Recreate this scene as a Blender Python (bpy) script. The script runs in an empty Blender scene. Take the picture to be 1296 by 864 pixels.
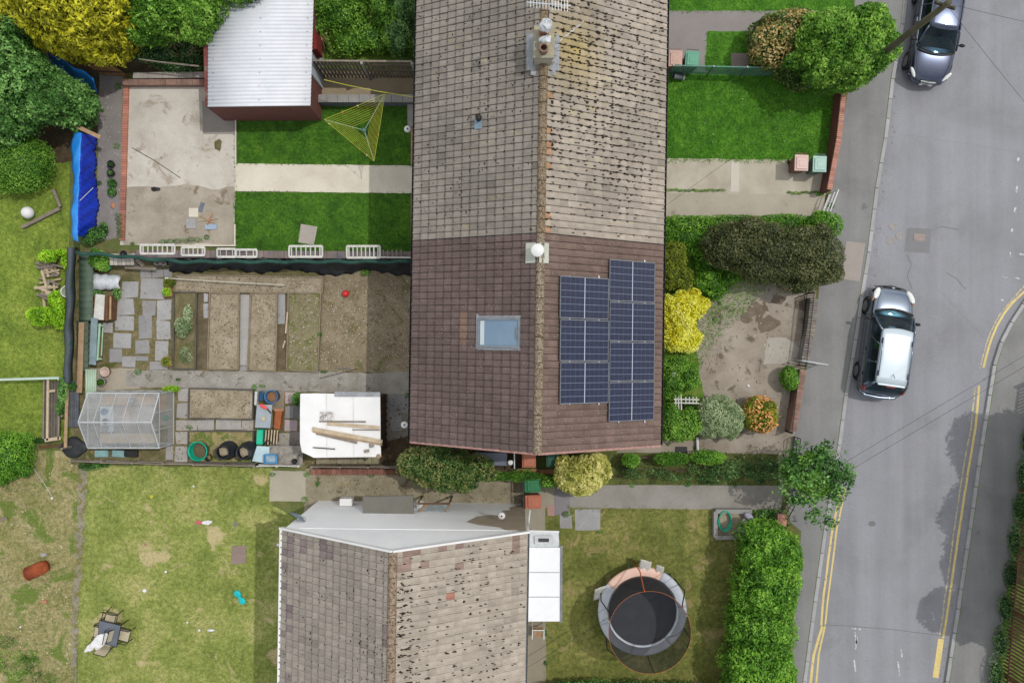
import bpy, math, random
import numpy as np
from mathutils import Matrix, Vector
random.seed(7); rng = np.random.default_rng(7)
R = math.radians
scene = bpy.context.scene
col = scene.collection
H = 34.0; S = 30.0; CX = 648.0; CY = 432.0

def P(px, py, z=0.0):
    """where a point of the place that stands at height z appears at this place of the survey photo"""
    k = (H - z) / H / S
    return Vector(((px - CX) * k, -(py - CY) * k, z))

def on_plane(px, py, p0, n):
    d = Vector(((px - CX) / S, -(py - CY) / S, -H)); o = Vector((0, 0, H))
    t = (p0 - o).dot(n) / d.dot(n)
    return o + d * t

# ---------------------------------------------------------------- materials
def lin(c):
    c = c / 255.0
    return c / 12.92 if c <= 0.04045 else ((c + 0.055) / 1.055) ** 2.4
GAIN = 1.27
def C(r, g, b, k=1.0):
    return (min(lin(r) * k / GAIN, .9), min(lin(g) * k / GAIN, .9), min(lin(b) * k / GAIN, .9), 1)

def newmat(name):
    m = bpy.data.materials.new(name); m.use_nodes = True
    nt = m.node_tree; nt.nodes.clear()
    out = nt.nodes.new('ShaderNodeOutputMaterial'); b = nt.nodes.new('ShaderNodeBsdfPrincipled')
    nt.links.new(b.outputs[0], out.inputs[0])
    return m, nt, b, out

def N(nt, typ, **kw):
    n = nt.nodes.new(typ)
    for k, v in kw.items():
        setattr(n, k, v)
    return n

def noise(nt, vec, scale, detail=6, rough=.6, dist=0):
    n = N(nt, 'ShaderNodeTexNoise'); n.inputs['Scale'].default_value = scale
    n.inputs['Detail'].default_value = detail; n.inputs['Roughness'].default_value = rough
    n.inputs['Distortion'].default_value = dist
    nt.links.new(vec, n.inputs['Vector']); return n.outputs[0]

def ramp(nt, fac, cols, lo=.3, hi=.7):
    r = N(nt, 'ShaderNodeValToRGB'); e = r.color_ramp.elements
    n = len(cols)
    while len(e) < n: e.new(.5)
    for i, c in enumerate(cols):
        e[i].position = lo + (hi - lo) * i / max(1, n - 1); e[i].color = c
    nt.links.new(fac, r.inputs[0]); return r.outputs[0]

def mixc(nt, fac, a, b, mode='MIX'):
    m = N(nt, 'ShaderNodeMix', data_type='RGBA', blend_type=mode)
    for s, v in ((m.inputs[0], fac), (m.inputs[6], a), (m.inputs[7], b)):
        if hasattr(v, 'links') or isinstance(v, bpy.types.NodeSocket): nt.links.new(v, s)
        else: s.default_value = v
    return m.outputs[2]

def fmath(nt, op, a, b=0.0, clamp=False):
    m = N(nt, 'ShaderNodeMath', operation=op); m.use_clamp = clamp
    for s, v in ((m.inputs[0], a), (m.inputs[1], b)):
        if isinstance(v, bpy.types.NodeSocket): nt.links.new(v, s)
        else: s.default_value = v
    return m.outputs[0]

def bump(nt, b, h, strength, dist=.02):
    n = N(nt, 'ShaderNodeBump'); n.inputs['Strength'].default_value = strength; n.inputs['Distance'].default_value = dist
    nt.links.new(h, n.inputs['Height']); nt.links.new(n.outputs[0], b.inputs['Normal'])

def objvec(nt): return N(nt, 'ShaderNodeTexCoord').outputs['Object']

def surf(name, cols, scale=1.5, fine=25, fineamt=.25, rough=.9, bmp=.4, metal=0, spots=None, spotscale=3, spotcov=.62,
         speck=None, speckscale=60, speckcov=.68, crack=None, detail=7, attr=False, spec=.3, lo=.3, hi=.7, coat=0, grain=0, streak=0):
    m, nt, b, out = newmat(name); v = objvec(nt)
    n1 = noise(nt, v, scale, detail, .62, .3)
    c = ramp(nt, n1, cols, lo, hi) if len(cols) > 1 else None
    if c is None:
        c = mixc(nt, 1.0, cols[0], cols[0])
    if streak:
        mp = N(nt, 'ShaderNodeMapping'); mp.inputs['Rotation'].default_value = (0, 0, R(8)); mp.inputs['Scale'].default_value = (1.3, .05, 1); nt.links.new(v, mp.inputs[0])
        c = mixc(nt, 1.0, c, ramp(nt, noise(nt, mp.outputs[0], 1.0, 4), [(.92, .92, .915, 1), (1.07, 1.07, 1.06, 1)], .35, .65), 'MULTIPLY')
        c = mixc(nt, 1.0, c, ramp(nt, noise(nt, v, 38, 2, .9), [(.82, .82, .82, 1), (1.18, 1.18, 1.18, 1)], .35, .65), 'MULTIPLY')
    if grain:
        g3 = noise(nt, v, grain, 3, .8)
        c = mixc(nt, 1.0, c, ramp(nt, g3, [(.55, .6, .5, 1), (1.45, 1.4, 1.5, 1)], .3, .7), 'MULTIPLY')
    if attr:
        a = N(nt, 'ShaderNodeAttribute', attribute_name='Col')
        c = mixc(nt, 1.0, a.outputs[0], c, 'MULTIPLY')
    n2 = noise(nt, v, fine, 5, .7)
    if spots:
        s = noise(nt, v, spotscale, 6, .65, .6)
        f = ramp(nt, s, [(0, 0, 0, 1), (1, 1, 1, 1)], spotcov, spotcov + .07)
        c = mixc(nt, f, c, spots)
    if speck:
        s = noise(nt, v, speckscale, 2, .5)
        f = ramp(nt, s, [(0, 0, 0, 1), (1, 1, 1, 1)], speckcov, speckcov + .04)
        c = mixc(nt, f, c, speck)
    g = ramp(nt, n2, [(1 - fineamt,) * 3 + (1,), (1 + fineamt,) * 3 + (1,)], .25, .75)
    c = mixc(nt, 1.0, c, g, 'MULTIPLY')
    if crack:
        w = noise(nt, v, 2.0, 4, .6)
        vv = N(nt, 'ShaderNodeVectorMath', operation='ADD'); nt.links.new(v, vv.inputs[0])
        sc = N(nt, 'ShaderNodeVectorMath', operation='SCALE'); sc.inputs['Scale'].default_value = .5
        cb = N(nt, 'ShaderNodeCombineXYZ'); nt.links.new(w, cb.inputs[0]); nt.links.new(w, cb.inputs[1])
        nt.links.new(cb.outputs[0], sc.inputs[0]); nt.links.new(sc.outputs[0], vv.inputs[1])
        vo = N(nt, 'ShaderNodeTexVoronoi', feature='DISTANCE_TO_EDGE'); vo.inputs['Scale'].default_value = crack[0]
        nt.links.new(vv.outputs[0], vo.inputs['Vector'])
        f = ramp(nt, vo.outputs[0], [(1, 1, 1, 1), (0, 0, 0, 1)], .0, crack[1])
        mk = ramp(nt, noise(nt, v, .35, 2), [(0, 0, 0, 1), (1, 1, 1, 1)], .45, .6)
        f = mixc(nt, 1.0, f, mk, 'MULTIPLY')
        c = mixc(nt, f, c, crack[2])
    nt.links.new(c, b.inputs['Base Color'])
    b.inputs['Roughness'].default_value = rough; b.inputs['Metallic'].default_value = metal
    b.inputs['Specular IOR Level'].default_value = spec
    if coat: b.inputs['Coat Weight'].default_value = coat; b.inputs['Coat Roughness'].default_value = .05
    if bmp: bump(nt, b, n2, bmp, .02)
    return m

def leafmat(name, cols, trans=.3, rough=.5, spec=.3, k=1.75):
    cols = [tuple(min(x * k, .85) for x in c[:3]) + (1,) for c in cols]
    m, nt, b, out = newmat(name)
    a = N(nt, 'ShaderNodeAttribute', attribute_name='Col')
    sp = N(nt, 'ShaderNodeSeparateColor'); nt.links.new(a.outputs[0], sp.inputs[0])
    c = ramp(nt, sp.outputs[0], cols, .0, 1.)
    nt.links.new(c, b.inputs['Base Color']); b.inputs['Roughness'].default_value = rough
    b.inputs['Specular IOR Level'].default_value = spec
    t = N(nt, 'ShaderNodeBsdfTranslucent'); nt.links.new(c, t.inputs[0])
    mx = N(nt, 'ShaderNodeMixShader'); mx.inputs[0].default_value = trans
    nt.links.new(b.outputs[0], mx.inputs[1]); nt.links.new(t.outputs[0], mx.inputs[2]); nt.links.new(mx.outputs[0], out.inputs[0])
    return m

def brickmat(name, c1, c2, mortar, w=.225, h=.075, rough=.9):
    m, nt, b, out = newmat(name); v = objvec(nt)
    sx = N(nt, 'ShaderNodeSeparateXYZ'); nt.links.new(v, sx.inputs[0])
    cb = N(nt, 'ShaderNodeCombineXYZ'); nt.links.new(fmath(nt, 'ADD', sx.outputs[0], sx.outputs[1]), cb.inputs[0]); nt.links.new(sx.outputs[2], cb.inputs[1])
    br = N(nt, 'ShaderNodeTexBrick'); br.inputs['Scale'].default_value = 1
    br.inputs['Brick Width'].default_value = w; br.inputs['Row Height'].default_value = h; br.inputs['Mortar Size'].default_value = .008
    br.inputs['Color1'].default_value = c1; br.inputs['Color2'].default_value = c2; br.inputs['Mortar'].default_value = mortar
    nt.links.new(cb.outputs[0], br.inputs['Vector'])
    n2 = noise(nt, v, 18, 5, .7)
    g = ramp(nt, n2, [(.7, .7, .7, 1), (1.25, 1.25, 1.25, 1)], .25, .75)
    nt.links.new(mixc(nt, 1.0, br.outputs[0], g, 'MULTIPLY'), b.inputs['Base Color']); b.inputs['Roughness'].default_value = rough
    bump(nt, b, n2, .4)
    return m

def glassmat(name, tint, opac=.35, milk=None, rough=.05):
    """thin pane: part see-through, part reflecting, and optionally a milky film"""
    m, nt, b, out = newmat(name)
    t = N(nt, 'ShaderNodeBsdfTransparent'); t.inputs[0].default_value = tint
    b.inputs['Base Color'].default_value = milk or (.02, .03, .035, 1); b.inputs['Roughness'].default_value = rough
    b.inputs['Specular IOR Level'].default_value = .8
    f = noise(nt, objvec(nt), 1.2, 5, .6)
    r = ramp(nt, f, [(max(opac - .12, 0),) * 3 + (1,), (opac + .12,) * 3 + (1,)], .3, .7)
    mx = N(nt, 'ShaderNodeMixShader'); nt.links.new(r, mx.inputs[0])
    nt.links.new(t.outputs[0], mx.inputs[1]); nt.links.new(b.outputs[0], mx.inputs[2]); nt.links.new(mx.outputs[0], out.inputs[0])
    return m

# ---------------------------------------------------------------- mesh builder
class B:
    def __init__(s): s.v = []; s.f = []; s.c = []
    def add(s, vs, fs, c=None):
        o = len(s.v); s.v += [tuple(v) for v in vs]; s.f += [tuple(i + o for i in f) for f in fs]
        s.c += [c if c is not None else 1.0] * len(vs); return s
    def poly(s, pts, c=None): return s.add(pts, [tuple(range(len(pts)))], c)
    def prism(s, pts, z0, z1, c=None):
        """pts: (x,y) outline, counter-clockwise or not"""
        a = sum(pts[i][0] * pts[(i + 1) % len(pts)][1] - pts[(i + 1) % len(pts)][0] * pts[i][1] for i in range(len(pts)))
        if a < 0: pts = pts[::-1]
        n = len(pts)
        vs = [(p[0], p[1], z0) for p in pts] + [(p[0], p[1], z1) for p in pts]
        fs = [tuple(range(n, 2 * n)), tuple(reversed(range(n)))] + [(i, (i + 1) % n, n + (i + 1) % n, n + i) for i in range(n)]
        return s.add(vs, fs, c)
    def box(s, c, size, rz=0.0, M=None, col=None, taper=1.0):
        x, y, z = size[0] / 2, size[1] / 2, size[2] / 2
        vs = [Vector((a * x * (taper if e > 0 else 1), b_ * y * (taper if e > 0 else 1), e * z)) for e in (-1, 1) for b_ in (-1, 1) for a in (-1, 1)]
        m = Matrix.Translation(Vector(c)) @ (M if M is not None else Matrix.Rotation(rz, 4, 'Z'))
        vs = [m @ v for v in vs]
        return s.add(vs, [(0, 2, 3, 1), (4, 5, 7, 6), (0, 1, 5, 4), (2, 6, 7, 3), (0, 4, 6, 2), (1, 3, 7, 5)], col)
    def bar(s, a, b_, w, h, col=None):
        """square-section bar between two points"""
        a = Vector(a); b_ = Vector(b_); d = b_ - a; L = d.length
        if L < 1e-5: return s
        q = d.to_track_quat('X', 'Z').to_matrix().to_4x4()
        return s.box((a + b_) / 2, (L, w, h), M=q, col=col)
    def tube(s, pts, r, n=8, r2=None, cap=True, col=None):
        pts = [Vector(p) for p in pts]; r2 = r if r2 is None else r2; vs = []; m = len(pts)
        prev = None
        for i, p in enumerate(pts):
            d = (pts[min(i + 1, m - 1)] - pts[max(i - 1, 0)]).normalized()
            if prev is None:
                u = d.orthogonal().normalized()
            else:
                u = (prev - d * prev.dot(d)).normalized()
            prev = u; w = d.cross(u); rr = r + (r2 - r) * i / max(1, m - 1)
            vs += [p + (u * math.cos(t) + w * math.sin(t)) * rr for t in (2 * math.pi * k / n for k in range(n))]
        fs = [(i * n + k, i * n + (k + 1) % n, (i + 1) * n + (k + 1) % n, (i + 1) * n + k) for i in range(m - 1) for k in range(n)]
        if cap: fs += [tuple(reversed(range(n))), tuple(range((m - 1) * n, m * n))]
        return s.add(vs, fs, col)
    def ring(s, c, rad, r, n=48, m=8, M=None, a0=0, a1=2 * math.pi, col=None):
        full = abs(a1 - a0 - 2 * math.pi) < 1e-3
        pts = []
        cnt = n if full else n + 1
        vs = []
        for i in range(cnt):
            t = a0 + (a1 - a0) * i / n
            for k in range(m):
                p = 2 * math.pi * k / m
                v = Vector(((rad + r * math.cos(p)) * math.cos(t), (rad + r * math.cos(p)) * math.sin(t), r * math.sin(p)))
                if M is not None: v = M @ v
                vs.append(v + Vector(c))
        fs = []
        for i in range(n):
            j = (i + 1) % cnt
            for k in range(m): fs.append((i * m + k, j * m + k, j * m + (k + 1) % m, i * m + (k + 1) % m))
        return s.add(vs, fs, col)
    def lathe(s, prof, c=(0, 0, 0), n=24, M=None, col=None, capb=False, capt=False):
        vs = []
        for r, z in prof:
            for k in range(n):
                t = 2 * math.pi * k / n; v = Vector((r * math.cos(t), r * math.sin(t), z))
                if M is not None: v = M @ v
                vs.append(v + Vector(c))
        m = len(prof)
        fs = [(i * n + k, i * n + (k + 1) % n, (i + 1) * n + (k + 1) % n, (i + 1) * n + k) for i in range(m - 1) for k in range(n)]
        if capb: fs.append(tuple(reversed(range(n))))
        if capt: fs.append(tuple(range((m - 1) * n, m * n)))
        return s.add(vs, fs, col)
    def ell(s, c, rad, n=16, m=10, M=None, lump=0.0, col=None, half=False):
        vs = []; ph = [random.uniform(0, 6) for _ in range(3)]
        for i in range(m + 1):
            t = (math.pi / 2 if half else math.pi) * i / m
            for k in range(n):
                p = 2 * math.pi * k / n
                d = Vector((math.sin(t) * math.cos(p), math.sin(t) * math.sin(p), math.cos(t)))
                f = 1 + lump * (math.sin(3 * d.x + ph[0]) * math.cos(4 * d.y + ph[1]) + .5 * math.sin(7 * d.z + 5 * d.x + ph[2]))
                v = Vector((d.x * rad[0], d.y * rad[1], d.z * rad[2])) * f
                if M is not None: v = M @ v
                vs.append(v + Vector(c))
        fs = [(i * n + k, (i + 1) * n + k, (i + 1) * n + (k + 1) % n, i * n + (k + 1) % n) for i in range(m) for k in range(n)]
        return s.add(vs, fs, col)
    def sheet(s, grid, col=None):
        """grid: rows of 3D points"""
        m = len(grid); n = len(grid[0])
        return s.add([p for r in grid for p in r], [(i * n + k, i * n + k + 1, (i + 1) * n + k + 1, (i + 1) * n + k) for i in range(m - 1) for k in range(n - 1)], col)

WM = {}
def tagit(o, label=None, cat=None, group=None, kind=None):
    if label: o['label'] = label
    if cat: o['category'] = cat
    if group: o['group'] = group
    if kind: o['kind'] = kind
    return o
def thing(name, label, cat, loc=(0, 0, 0), rz=0.0, group=None):
    o = bpy.data.objects.new(name, None); col.objects.link(o); o.empty_display_size = .2
    o.location = loc; o.rotation_euler = (0, 0, rz)
    WM[o.name] = Matrix.Translation(Vector(loc)) @ Matrix.Rotation(rz, 4, 'Z')
    return tagit(o, label, cat, group)
def link(name, me, parent=None):
    o = bpy.data.objects.new(name, me); col.objects.link(o)
    if parent is not None: o.parent = parent
    WM[o.name] = WM[parent.name].copy() if parent is not None else Matrix.Identity(4)
    return o
def make(name, b, mat, parent=None, local=False, smooth=False, bevel=0, sub=0, label=None, cat=None, group=None, kind=None, solid=0, base=None):
    """one mesh object from a builder; vertices in world space unless local"""
    me = bpy.data.meshes.new(name); me.from_pydata(b.v, [], b.f)
    if parent is not None and not local: me.transform(WM[parent.name].inverted())
    if True:
        at = me.attributes.new('Col', 'FLOAT_COLOR', 'POINT'); arr = np.ones((len(b.v), 4), dtype=np.float32)
        for i, c in enumerate(b.c): arr[i, :3] = c if not np.isscalar(c) else (c, c, c)
        at.data.foreach_set('color', arr.ravel())
    me.materials.append(mat); me.update()
    o = link(name, me, parent)
    if parent is None and not local and kind != 'structure' and kind != 'stuff':
        # origin at the thing's base
        a = np.array(b.v); c0 = Vector(((a[:, 0].min() + a[:, 0].max()) / 2, (a[:, 1].min() + a[:, 1].max()) / 2, a[:, 2].min()))
        me.transform(Matrix.Translation(-c0)); o.location = c0; WM[o.name] = Matrix.Translation(c0)
    if smooth:
        me.polygons.foreach_set('use_smooth', [True] * len(me.polygons))
    if solid:
        md = o.modifiers.new('solid', 'SOLIDIFY'); md.thickness = solid; md.offset = 0
    if bevel:
        md = o.modifiers.new('bevel', 'BEVEL'); md.width = bevel; md.segments = 2; md.limit_method = 'ANGLE'
    if sub:
        md = o.modifiers.new('sub', 'SUBSURF'); md.levels = sub; md.render_levels = sub
    return tagit(o, label, cat, group, kind)

def npmesh(name, verts, nper, mat, parent=None, cols=None, kind=None, label=None, cat=None, group=None, extra=None):
    """verts (F*nper,3): separate nper-gons"""
    F = len(verts) // nper
    me = bpy.data.meshes.new(name); nv = len(verts)
    V = verts; ex_f = 0
    if extra is not None:   # (verts, quads)
        V = np.vstack([verts, extra[0]])
    me.vertices.add(len(V)); me.vertices.foreach_set('co', V.astype(np.float32).ravel())
    idx = np.arange(nv, dtype=np.int32); starts = np.arange(F, dtype=np.int32) * nper; tot = np.full(F, nper, dtype=np.int32)
    if extra is not None:
        q = np.asarray(extra[1], dtype=np.int32) + nv
        idx = np.concatenate([idx, q.ravel()]); starts = np.concatenate([starts, F * nper + np.arange(len(q), dtype=np.int32) * 4]); tot = np.concatenate([tot, np.full(len(q), 4, dtype=np.int32)])
    me.loops.add(len(idx)); me.loops.foreach_set('vertex_index', idx)
    me.polygons.add(len(starts)); me.polygons.foreach_set('loop_start', starts); me.polygons.foreach_set('loop_total', tot)
    me.update(calc_edges=True)
    if cols is not None:
        c = cols if cols.ndim == 2 else np.repeat(cols[:, None], 3, 1)
        c = np.repeat(c, nper, 0)
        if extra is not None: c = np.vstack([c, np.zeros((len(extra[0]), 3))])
        arr = np.ones((len(V), 4), dtype=np.float32); arr[:, :3] = c
        at = me.attributes.new('Col', 'FLOAT_COLOR', 'POINT'); at.data.foreach_set('color', arr.ravel())
    if parent is not None: me.transform(WM[parent.name].inverted())
    me.materials.append(mat); o = link(name, me, parent)
    return tagit(o, label, cat, group, kind)

def lumps(p, f, seed=0):
    r = np.random.default_rng(seed); out = 0
    for i in range(5):
        k = r.normal(size=3); k = k / np.linalg.norm(k) * f * r.uniform(.6, 1.8)
        out = out + np.sin(p @ k + r.uniform(0, 6))
    return out / 5

def leaf_cloud(blobs, dens, size, flat=.5, asp=.5, lumpf=3.0, lumpa=.16, core=True, gap=0.0, zmin=.05, spread=.2, up=.3, ptn=2.0):
    """blobs: (cx,cy,cz,rx,ry,rz[,rot]) -> leaf quads, one value per leaf, dark inner cores"""
    Vs = []; Cs = []; ev = []; ef = []
    for bi, bl in enumerate(blobs):
        cx, cy, cz, rx, ry, rz = bl[:6]; rot = bl[6] if len(bl) > 6 else 0
        area = 4 * math.pi * (((rx * ry) ** 1.6 + (rx * rz) ** 1.6 + (ry * rz) ** 1.6) / 3) ** (1 / 1.6)
        n = int(area * dens)
        d = rng.normal(size=(n, 3)); d /= np.linalg.norm(d, axis=1)[:, None]
        d[:, 2] = np.where((d[:, 2] < -.3) & (rng.random(n) < .6), -d[:, 2], d[:, 2])
        if ptn > 2: d = d / (np.sum(np.abs(d) ** ptn, 1) ** (1 / ptn))[:, None]
        sc = np.array([rx, ry, rz]); p = d * sc
        cr, sr = math.cos(rot), math.sin(rot)
        seed = int(abs(cx * 131 + cy * 71 + bi)) + 1
        L = lumps(p + np.array([cx, cy, cz]), lumpf, seed)
        L2 = lumps(p + np.array([cx, cy, cz]), lumpf * 2.7, seed + 5)
        L3 = lumps(p + np.array([cx, cy, cz]), lumpf * 6, seed + 7)
        rad = 1 + lumpa * L + lumpa * .6 * L2 + .07 * L3 - spread * rng.random(n) ** 2.0
        rad = rad + (rng.random(n) < .12) * rng.uniform(.02, .1, n)
        L = L + .35 * L3; rad = np.where(L3 < -.62, rad * .93, rad)
        p = p * rad[:, None]
        if gap:
            keep = (lumps(p + cx, lumpf * 1.5, seed + 9) + rng.normal(size=n) * .2) > gap - .6
            p, d, L, L2, rad = p[keep], d[keep], L[keep], L2[keep], rad[keep]; n = len(p)
        q = p.copy(); q[:, 0] = p[:, 0] * cr - p[:, 1] * sr; q[:, 1] = p[:, 0] * sr + p[:, 1] * cr
        dn = d.copy(); dn[:, 0] = d[:, 0] * cr - d[:, 1] * sr; dn[:, 1] = d[:, 0] * sr + d[:, 1] * cr
        q += np.array([cx, cy, cz])
        keep = q[:, 2] > zmin
        q, dn, L, L2, rad = q[keep], dn[keep], L[keep], L2[keep], rad[keep]; n = len(q)
        nrm = dn * (1 - flat) + rng.normal(size=(n, 3)) * flat + np.array([0, 0, up]); nrm /= np.linalg.norm(nrm, axis=1)[:, None]
        a = np.cross(nrm, rng.normal(size=(n, 3))); a /= np.linalg.norm(a, axis=1)[:, None]
        b_ = np.cross(nrm, a)
        s_ = size * rng.uniform(.5, 1.4, n)[:, None]
        quad = np.stack([q - a * s_ * .5, q + b_ * s_ * asp * .5, q + a * s_ * .5, q - b_ * s_ * asp * .5], 1).reshape(-1, 3)
        Vs.append(quad)
        Cs.append(np.clip(.40 + .30 * L + .2 * L2 + rng.normal(size=n) * .17 + (rad - .9) * .8, 0, 1))  # deeper leaves coloured darker, as shade within the crown
        if core:  # core takes the darkest leaf colour, standing for shade in the gaps
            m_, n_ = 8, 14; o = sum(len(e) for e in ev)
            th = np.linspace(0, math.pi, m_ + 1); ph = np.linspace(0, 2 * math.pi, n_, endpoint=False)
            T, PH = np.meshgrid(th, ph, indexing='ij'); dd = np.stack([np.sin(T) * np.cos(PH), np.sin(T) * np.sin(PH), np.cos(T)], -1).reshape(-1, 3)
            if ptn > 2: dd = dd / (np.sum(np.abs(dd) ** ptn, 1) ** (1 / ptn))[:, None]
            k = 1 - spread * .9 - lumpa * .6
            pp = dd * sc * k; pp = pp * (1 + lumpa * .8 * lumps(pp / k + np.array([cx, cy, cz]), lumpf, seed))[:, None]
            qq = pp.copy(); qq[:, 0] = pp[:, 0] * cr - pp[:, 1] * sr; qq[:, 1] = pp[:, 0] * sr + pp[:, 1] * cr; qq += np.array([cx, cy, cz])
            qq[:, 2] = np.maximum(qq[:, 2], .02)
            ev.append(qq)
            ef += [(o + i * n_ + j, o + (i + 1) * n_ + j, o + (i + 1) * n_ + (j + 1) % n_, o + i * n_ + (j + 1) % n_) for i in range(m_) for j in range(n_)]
    return np.vstack(Vs), np.concatenate(Cs), (np.vstack(ev), ef) if core else None

def inpoly(x, y, poly):
    c = np.zeros(len(x), bool); n = len(poly); j = n - 1
    for i in range(n):
        xi, yi = poly[i]; xj, yj = poly[j]
        t = ((yi > y) != (yj > y)) & (x < (xj - xi) * (y - yi) / ((yj - yi) or 1e-9) + xi)
        c ^= t; j = i
    return c

def grass(poly_px, dens, h, w, mat, label, z=0.012, lumpf=1.2, holes=(), bald=0.0, bias=.45, grow=0.0):
    pts = [P(*p)[:2] for p in poly_px]; xs = [p[0] for p in pts]; ys = [p[1] for p in pts]
    A = (max(xs) - min(xs)) * (max(ys) - min(ys)); n = int(A * dens)
    x = rng.uniform(min(xs), max(xs), n); y = rng.uniform(min(ys), max(ys), n)
    k = inpoly(x, y, pts)
    for hp in holes: k &= ~inpoly(x, y, [P(*p)[:2] for p in hp])
    x, y = x[k], y[k]
    p3 = np.stack([x, y, np.zeros(len(x))], 1)
    L = lumps(p3, lumpf, 3) + .5 * lumps(p3, lumpf * 3.1, 4) + .4 * lumps(p3, lumpf * 8, 5)
    if bald:
        k = L + rng.normal(size=len(x)) * .35 > -1 + bald * 1.3
        x, y, L = x[k], y[k], L[k]
    n = len(x)
    if grow: x = x + rng.normal(size=n) * grow; y = y + rng.normal(size=n) * grow
    th = rng.uniform(0, 6.283, n); hh = h * rng.uniform(.5, 1.3, n) * (1 + .3 * L); ww = w * rng.uniform(.6, 1.3, n)
    lean = rng.uniform(.3, 1.3, n) * hh; ta = rng.uniform(0, 6.283, n)
    a = np.stack([x - np.cos(th) * ww / 2, y - np.sin(th) * ww / 2, np.full(n, z)], 1)
    b_ = np.stack([x + np.cos(th) * ww / 2, y + np.sin(th) * ww / 2, np.full(n, z)], 1)
    c = np.stack([x + np.cos(ta) * lean, y + np.sin(ta) * lean, z + hh], 1)
    V = np.stack([a, b_, c], 1).reshape(-1, 3)
    return npmesh('grass', V, 3, mat, cols=np.clip(bias + .25 * L + rng.normal(size=n) * .17, 0, 1), kind='stuff', label=label, cat='grass')

LV = [0]
def ground_sheet(name, mat, lvl, poly_px, jit=.015, **kw):
    LV[0] += 1; lvl = lvl + LV[0] * .00037
    pts = [P(*p) for p in poly_px]; out = []
    for i, a in enumerate(pts):
        b_ = pts[(i + 1) % len(pts)]; L = (b_ - a).length; n = max(1, min(60, int(L / .25))) if jit else 1
        nrm = Vector((-(b_ - a).y, (b_ - a).x, 0)).normalized()
        for k in range(n):
            q = a.lerp(b_, k / n)
            if k and jit: q += nrm * random.uniform(-jit, jit)
            out.append((q.x, q.y, lvl))
    a = sum(out[i][0] * out[(i + 1) % len(out)][1] - out[(i + 1) % len(out)][0] * out[i][1] for i in range(len(out)))
    if a < 0: out = out[::-1]
    return make(name, B().poly(out), mat, kind='structure', **kw)

def rect(x0, y0, x1, y1): return [(x0, y0), (x1, y0), (x1, y1), (x0, y1)]

def debris(poly_px, dens, s0, s1, cols, label, z=.02, name='stones', lumpf=2.0, thr=-.2, cat='debris'):
    """loose bits too many to count: small angular flakes lying on the surface"""
    pts = [P(*p)[:2] for p in poly_px]; xs = [p[0] for p in pts]; ys = [p[1] for p in pts]
    n = int((max(xs) - min(xs)) * (max(ys) - min(ys)) * dens); x = rng.uniform(min(xs), max(xs), n); y = rng.uniform(min(ys), max(ys), n)
    k = inpoly(x, y, pts); x, y = x[k], y[k]; L = lumps(np.stack([x, y, x * 0], 1), lumpf, 11); k = L + rng.normal(size=len(x)) * .3 > thr; x, y = x[k], y[k]; n = len(x)
    s = s0 + (s1 - s0) * rng.random(n) ** 3; a = rng.uniform(0, 6.28, n); q = []
    for i in range(4):
        r = s * rng.uniform(.6, 1.1, n); t = a + i * 1.57 + rng.uniform(-.4, .4, n); q.append(np.stack([x + r * np.cos(t), y + r * np.sin(t), z + s * rng.uniform(.0, .9, n)], 1))
    if not cols in DM: DM[cols] = leafmat('flakes', list(cols), trans=0, rough=.9, k=1.0)
    return npmesh(name, np.stack(q, 1).reshape(-1, 3), 4, DM[cols], cols=rng.random(n), kind='stuff', label=label, cat=cat)
DM = {}
# ================================================================ camera, sky, sun
cam = bpy.data.cameras.new('camera'); cam.lens = 36 * H / (1296 / S); cam.sensor_width = 36; cam.clip_end = 2000
co = bpy.data.objects.new('camera', cam); col.objects.link(co); co.location = (0, 0, H); scene.camera = co
SUNV = Vector((.48, .20, 1.0)).normalized()
w = bpy.data.worlds.new('World'); scene.world = w; w.use_nodes = True
nt = w.node_tree; bg = nt.nodes['Background']; sk = nt.nodes.new('ShaderNodeTexSky'); sk.sky_type = 'NISHITA'; sk.sun_disc = False
sk.sun_elevation = math.asin(SUNV.z); sk.sun_rotation = math.atan2(SUNV.x, SUNV.y); sk.air_density = 1.0; sk.dust_density = 2.5; sk.ozone_density = 1.0
# broken cloud mixed into the sky for shadow fill, brightened northward for the gable
tc = nt.nodes.new('ShaderNodeTexCoord'); cn_ = noise(nt, tc.outputs['Generated'], 2.2, 7, .6, .4)
cm = ramp(nt, cn_, [(0, 0, 0, 1), (1, 1, 1, 1)], .36, .58)
sg = nt.nodes.new('ShaderNodeSeparateXYZ'); nt.links.new(tc.outputs['Generated'], sg.inputs[0])
cl_ = ramp(nt, fmath(nt, 'ADD', fmath(nt, 'MULTIPLY', sg.outputs[1], .5), .5), [(6.2, 6.25, 6.3, 1), (11, 11, 11, 1)], .2, .9)
nt.links.new(mixc(nt, cm, sk.outputs[0], cl_), bg.inputs[0]); bg.inputs[1].default_value = .135
sl = bpy.data.lights.new('sun', 'SUN'); sl.energy = 1.95; sl.angle = R(.55); sl.color = (1, .965, .91)
so = bpy.data.objects.new('sun', sl); col.objects.link(so); so.rotation_euler = (-SUNV).to_track_quat('-Z', 'Y').to_euler()
scene.view_settings.view_transform = 'Standard'; scene.view_settings.look = 'None'; scene.view_settings.exposure = 0

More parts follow.
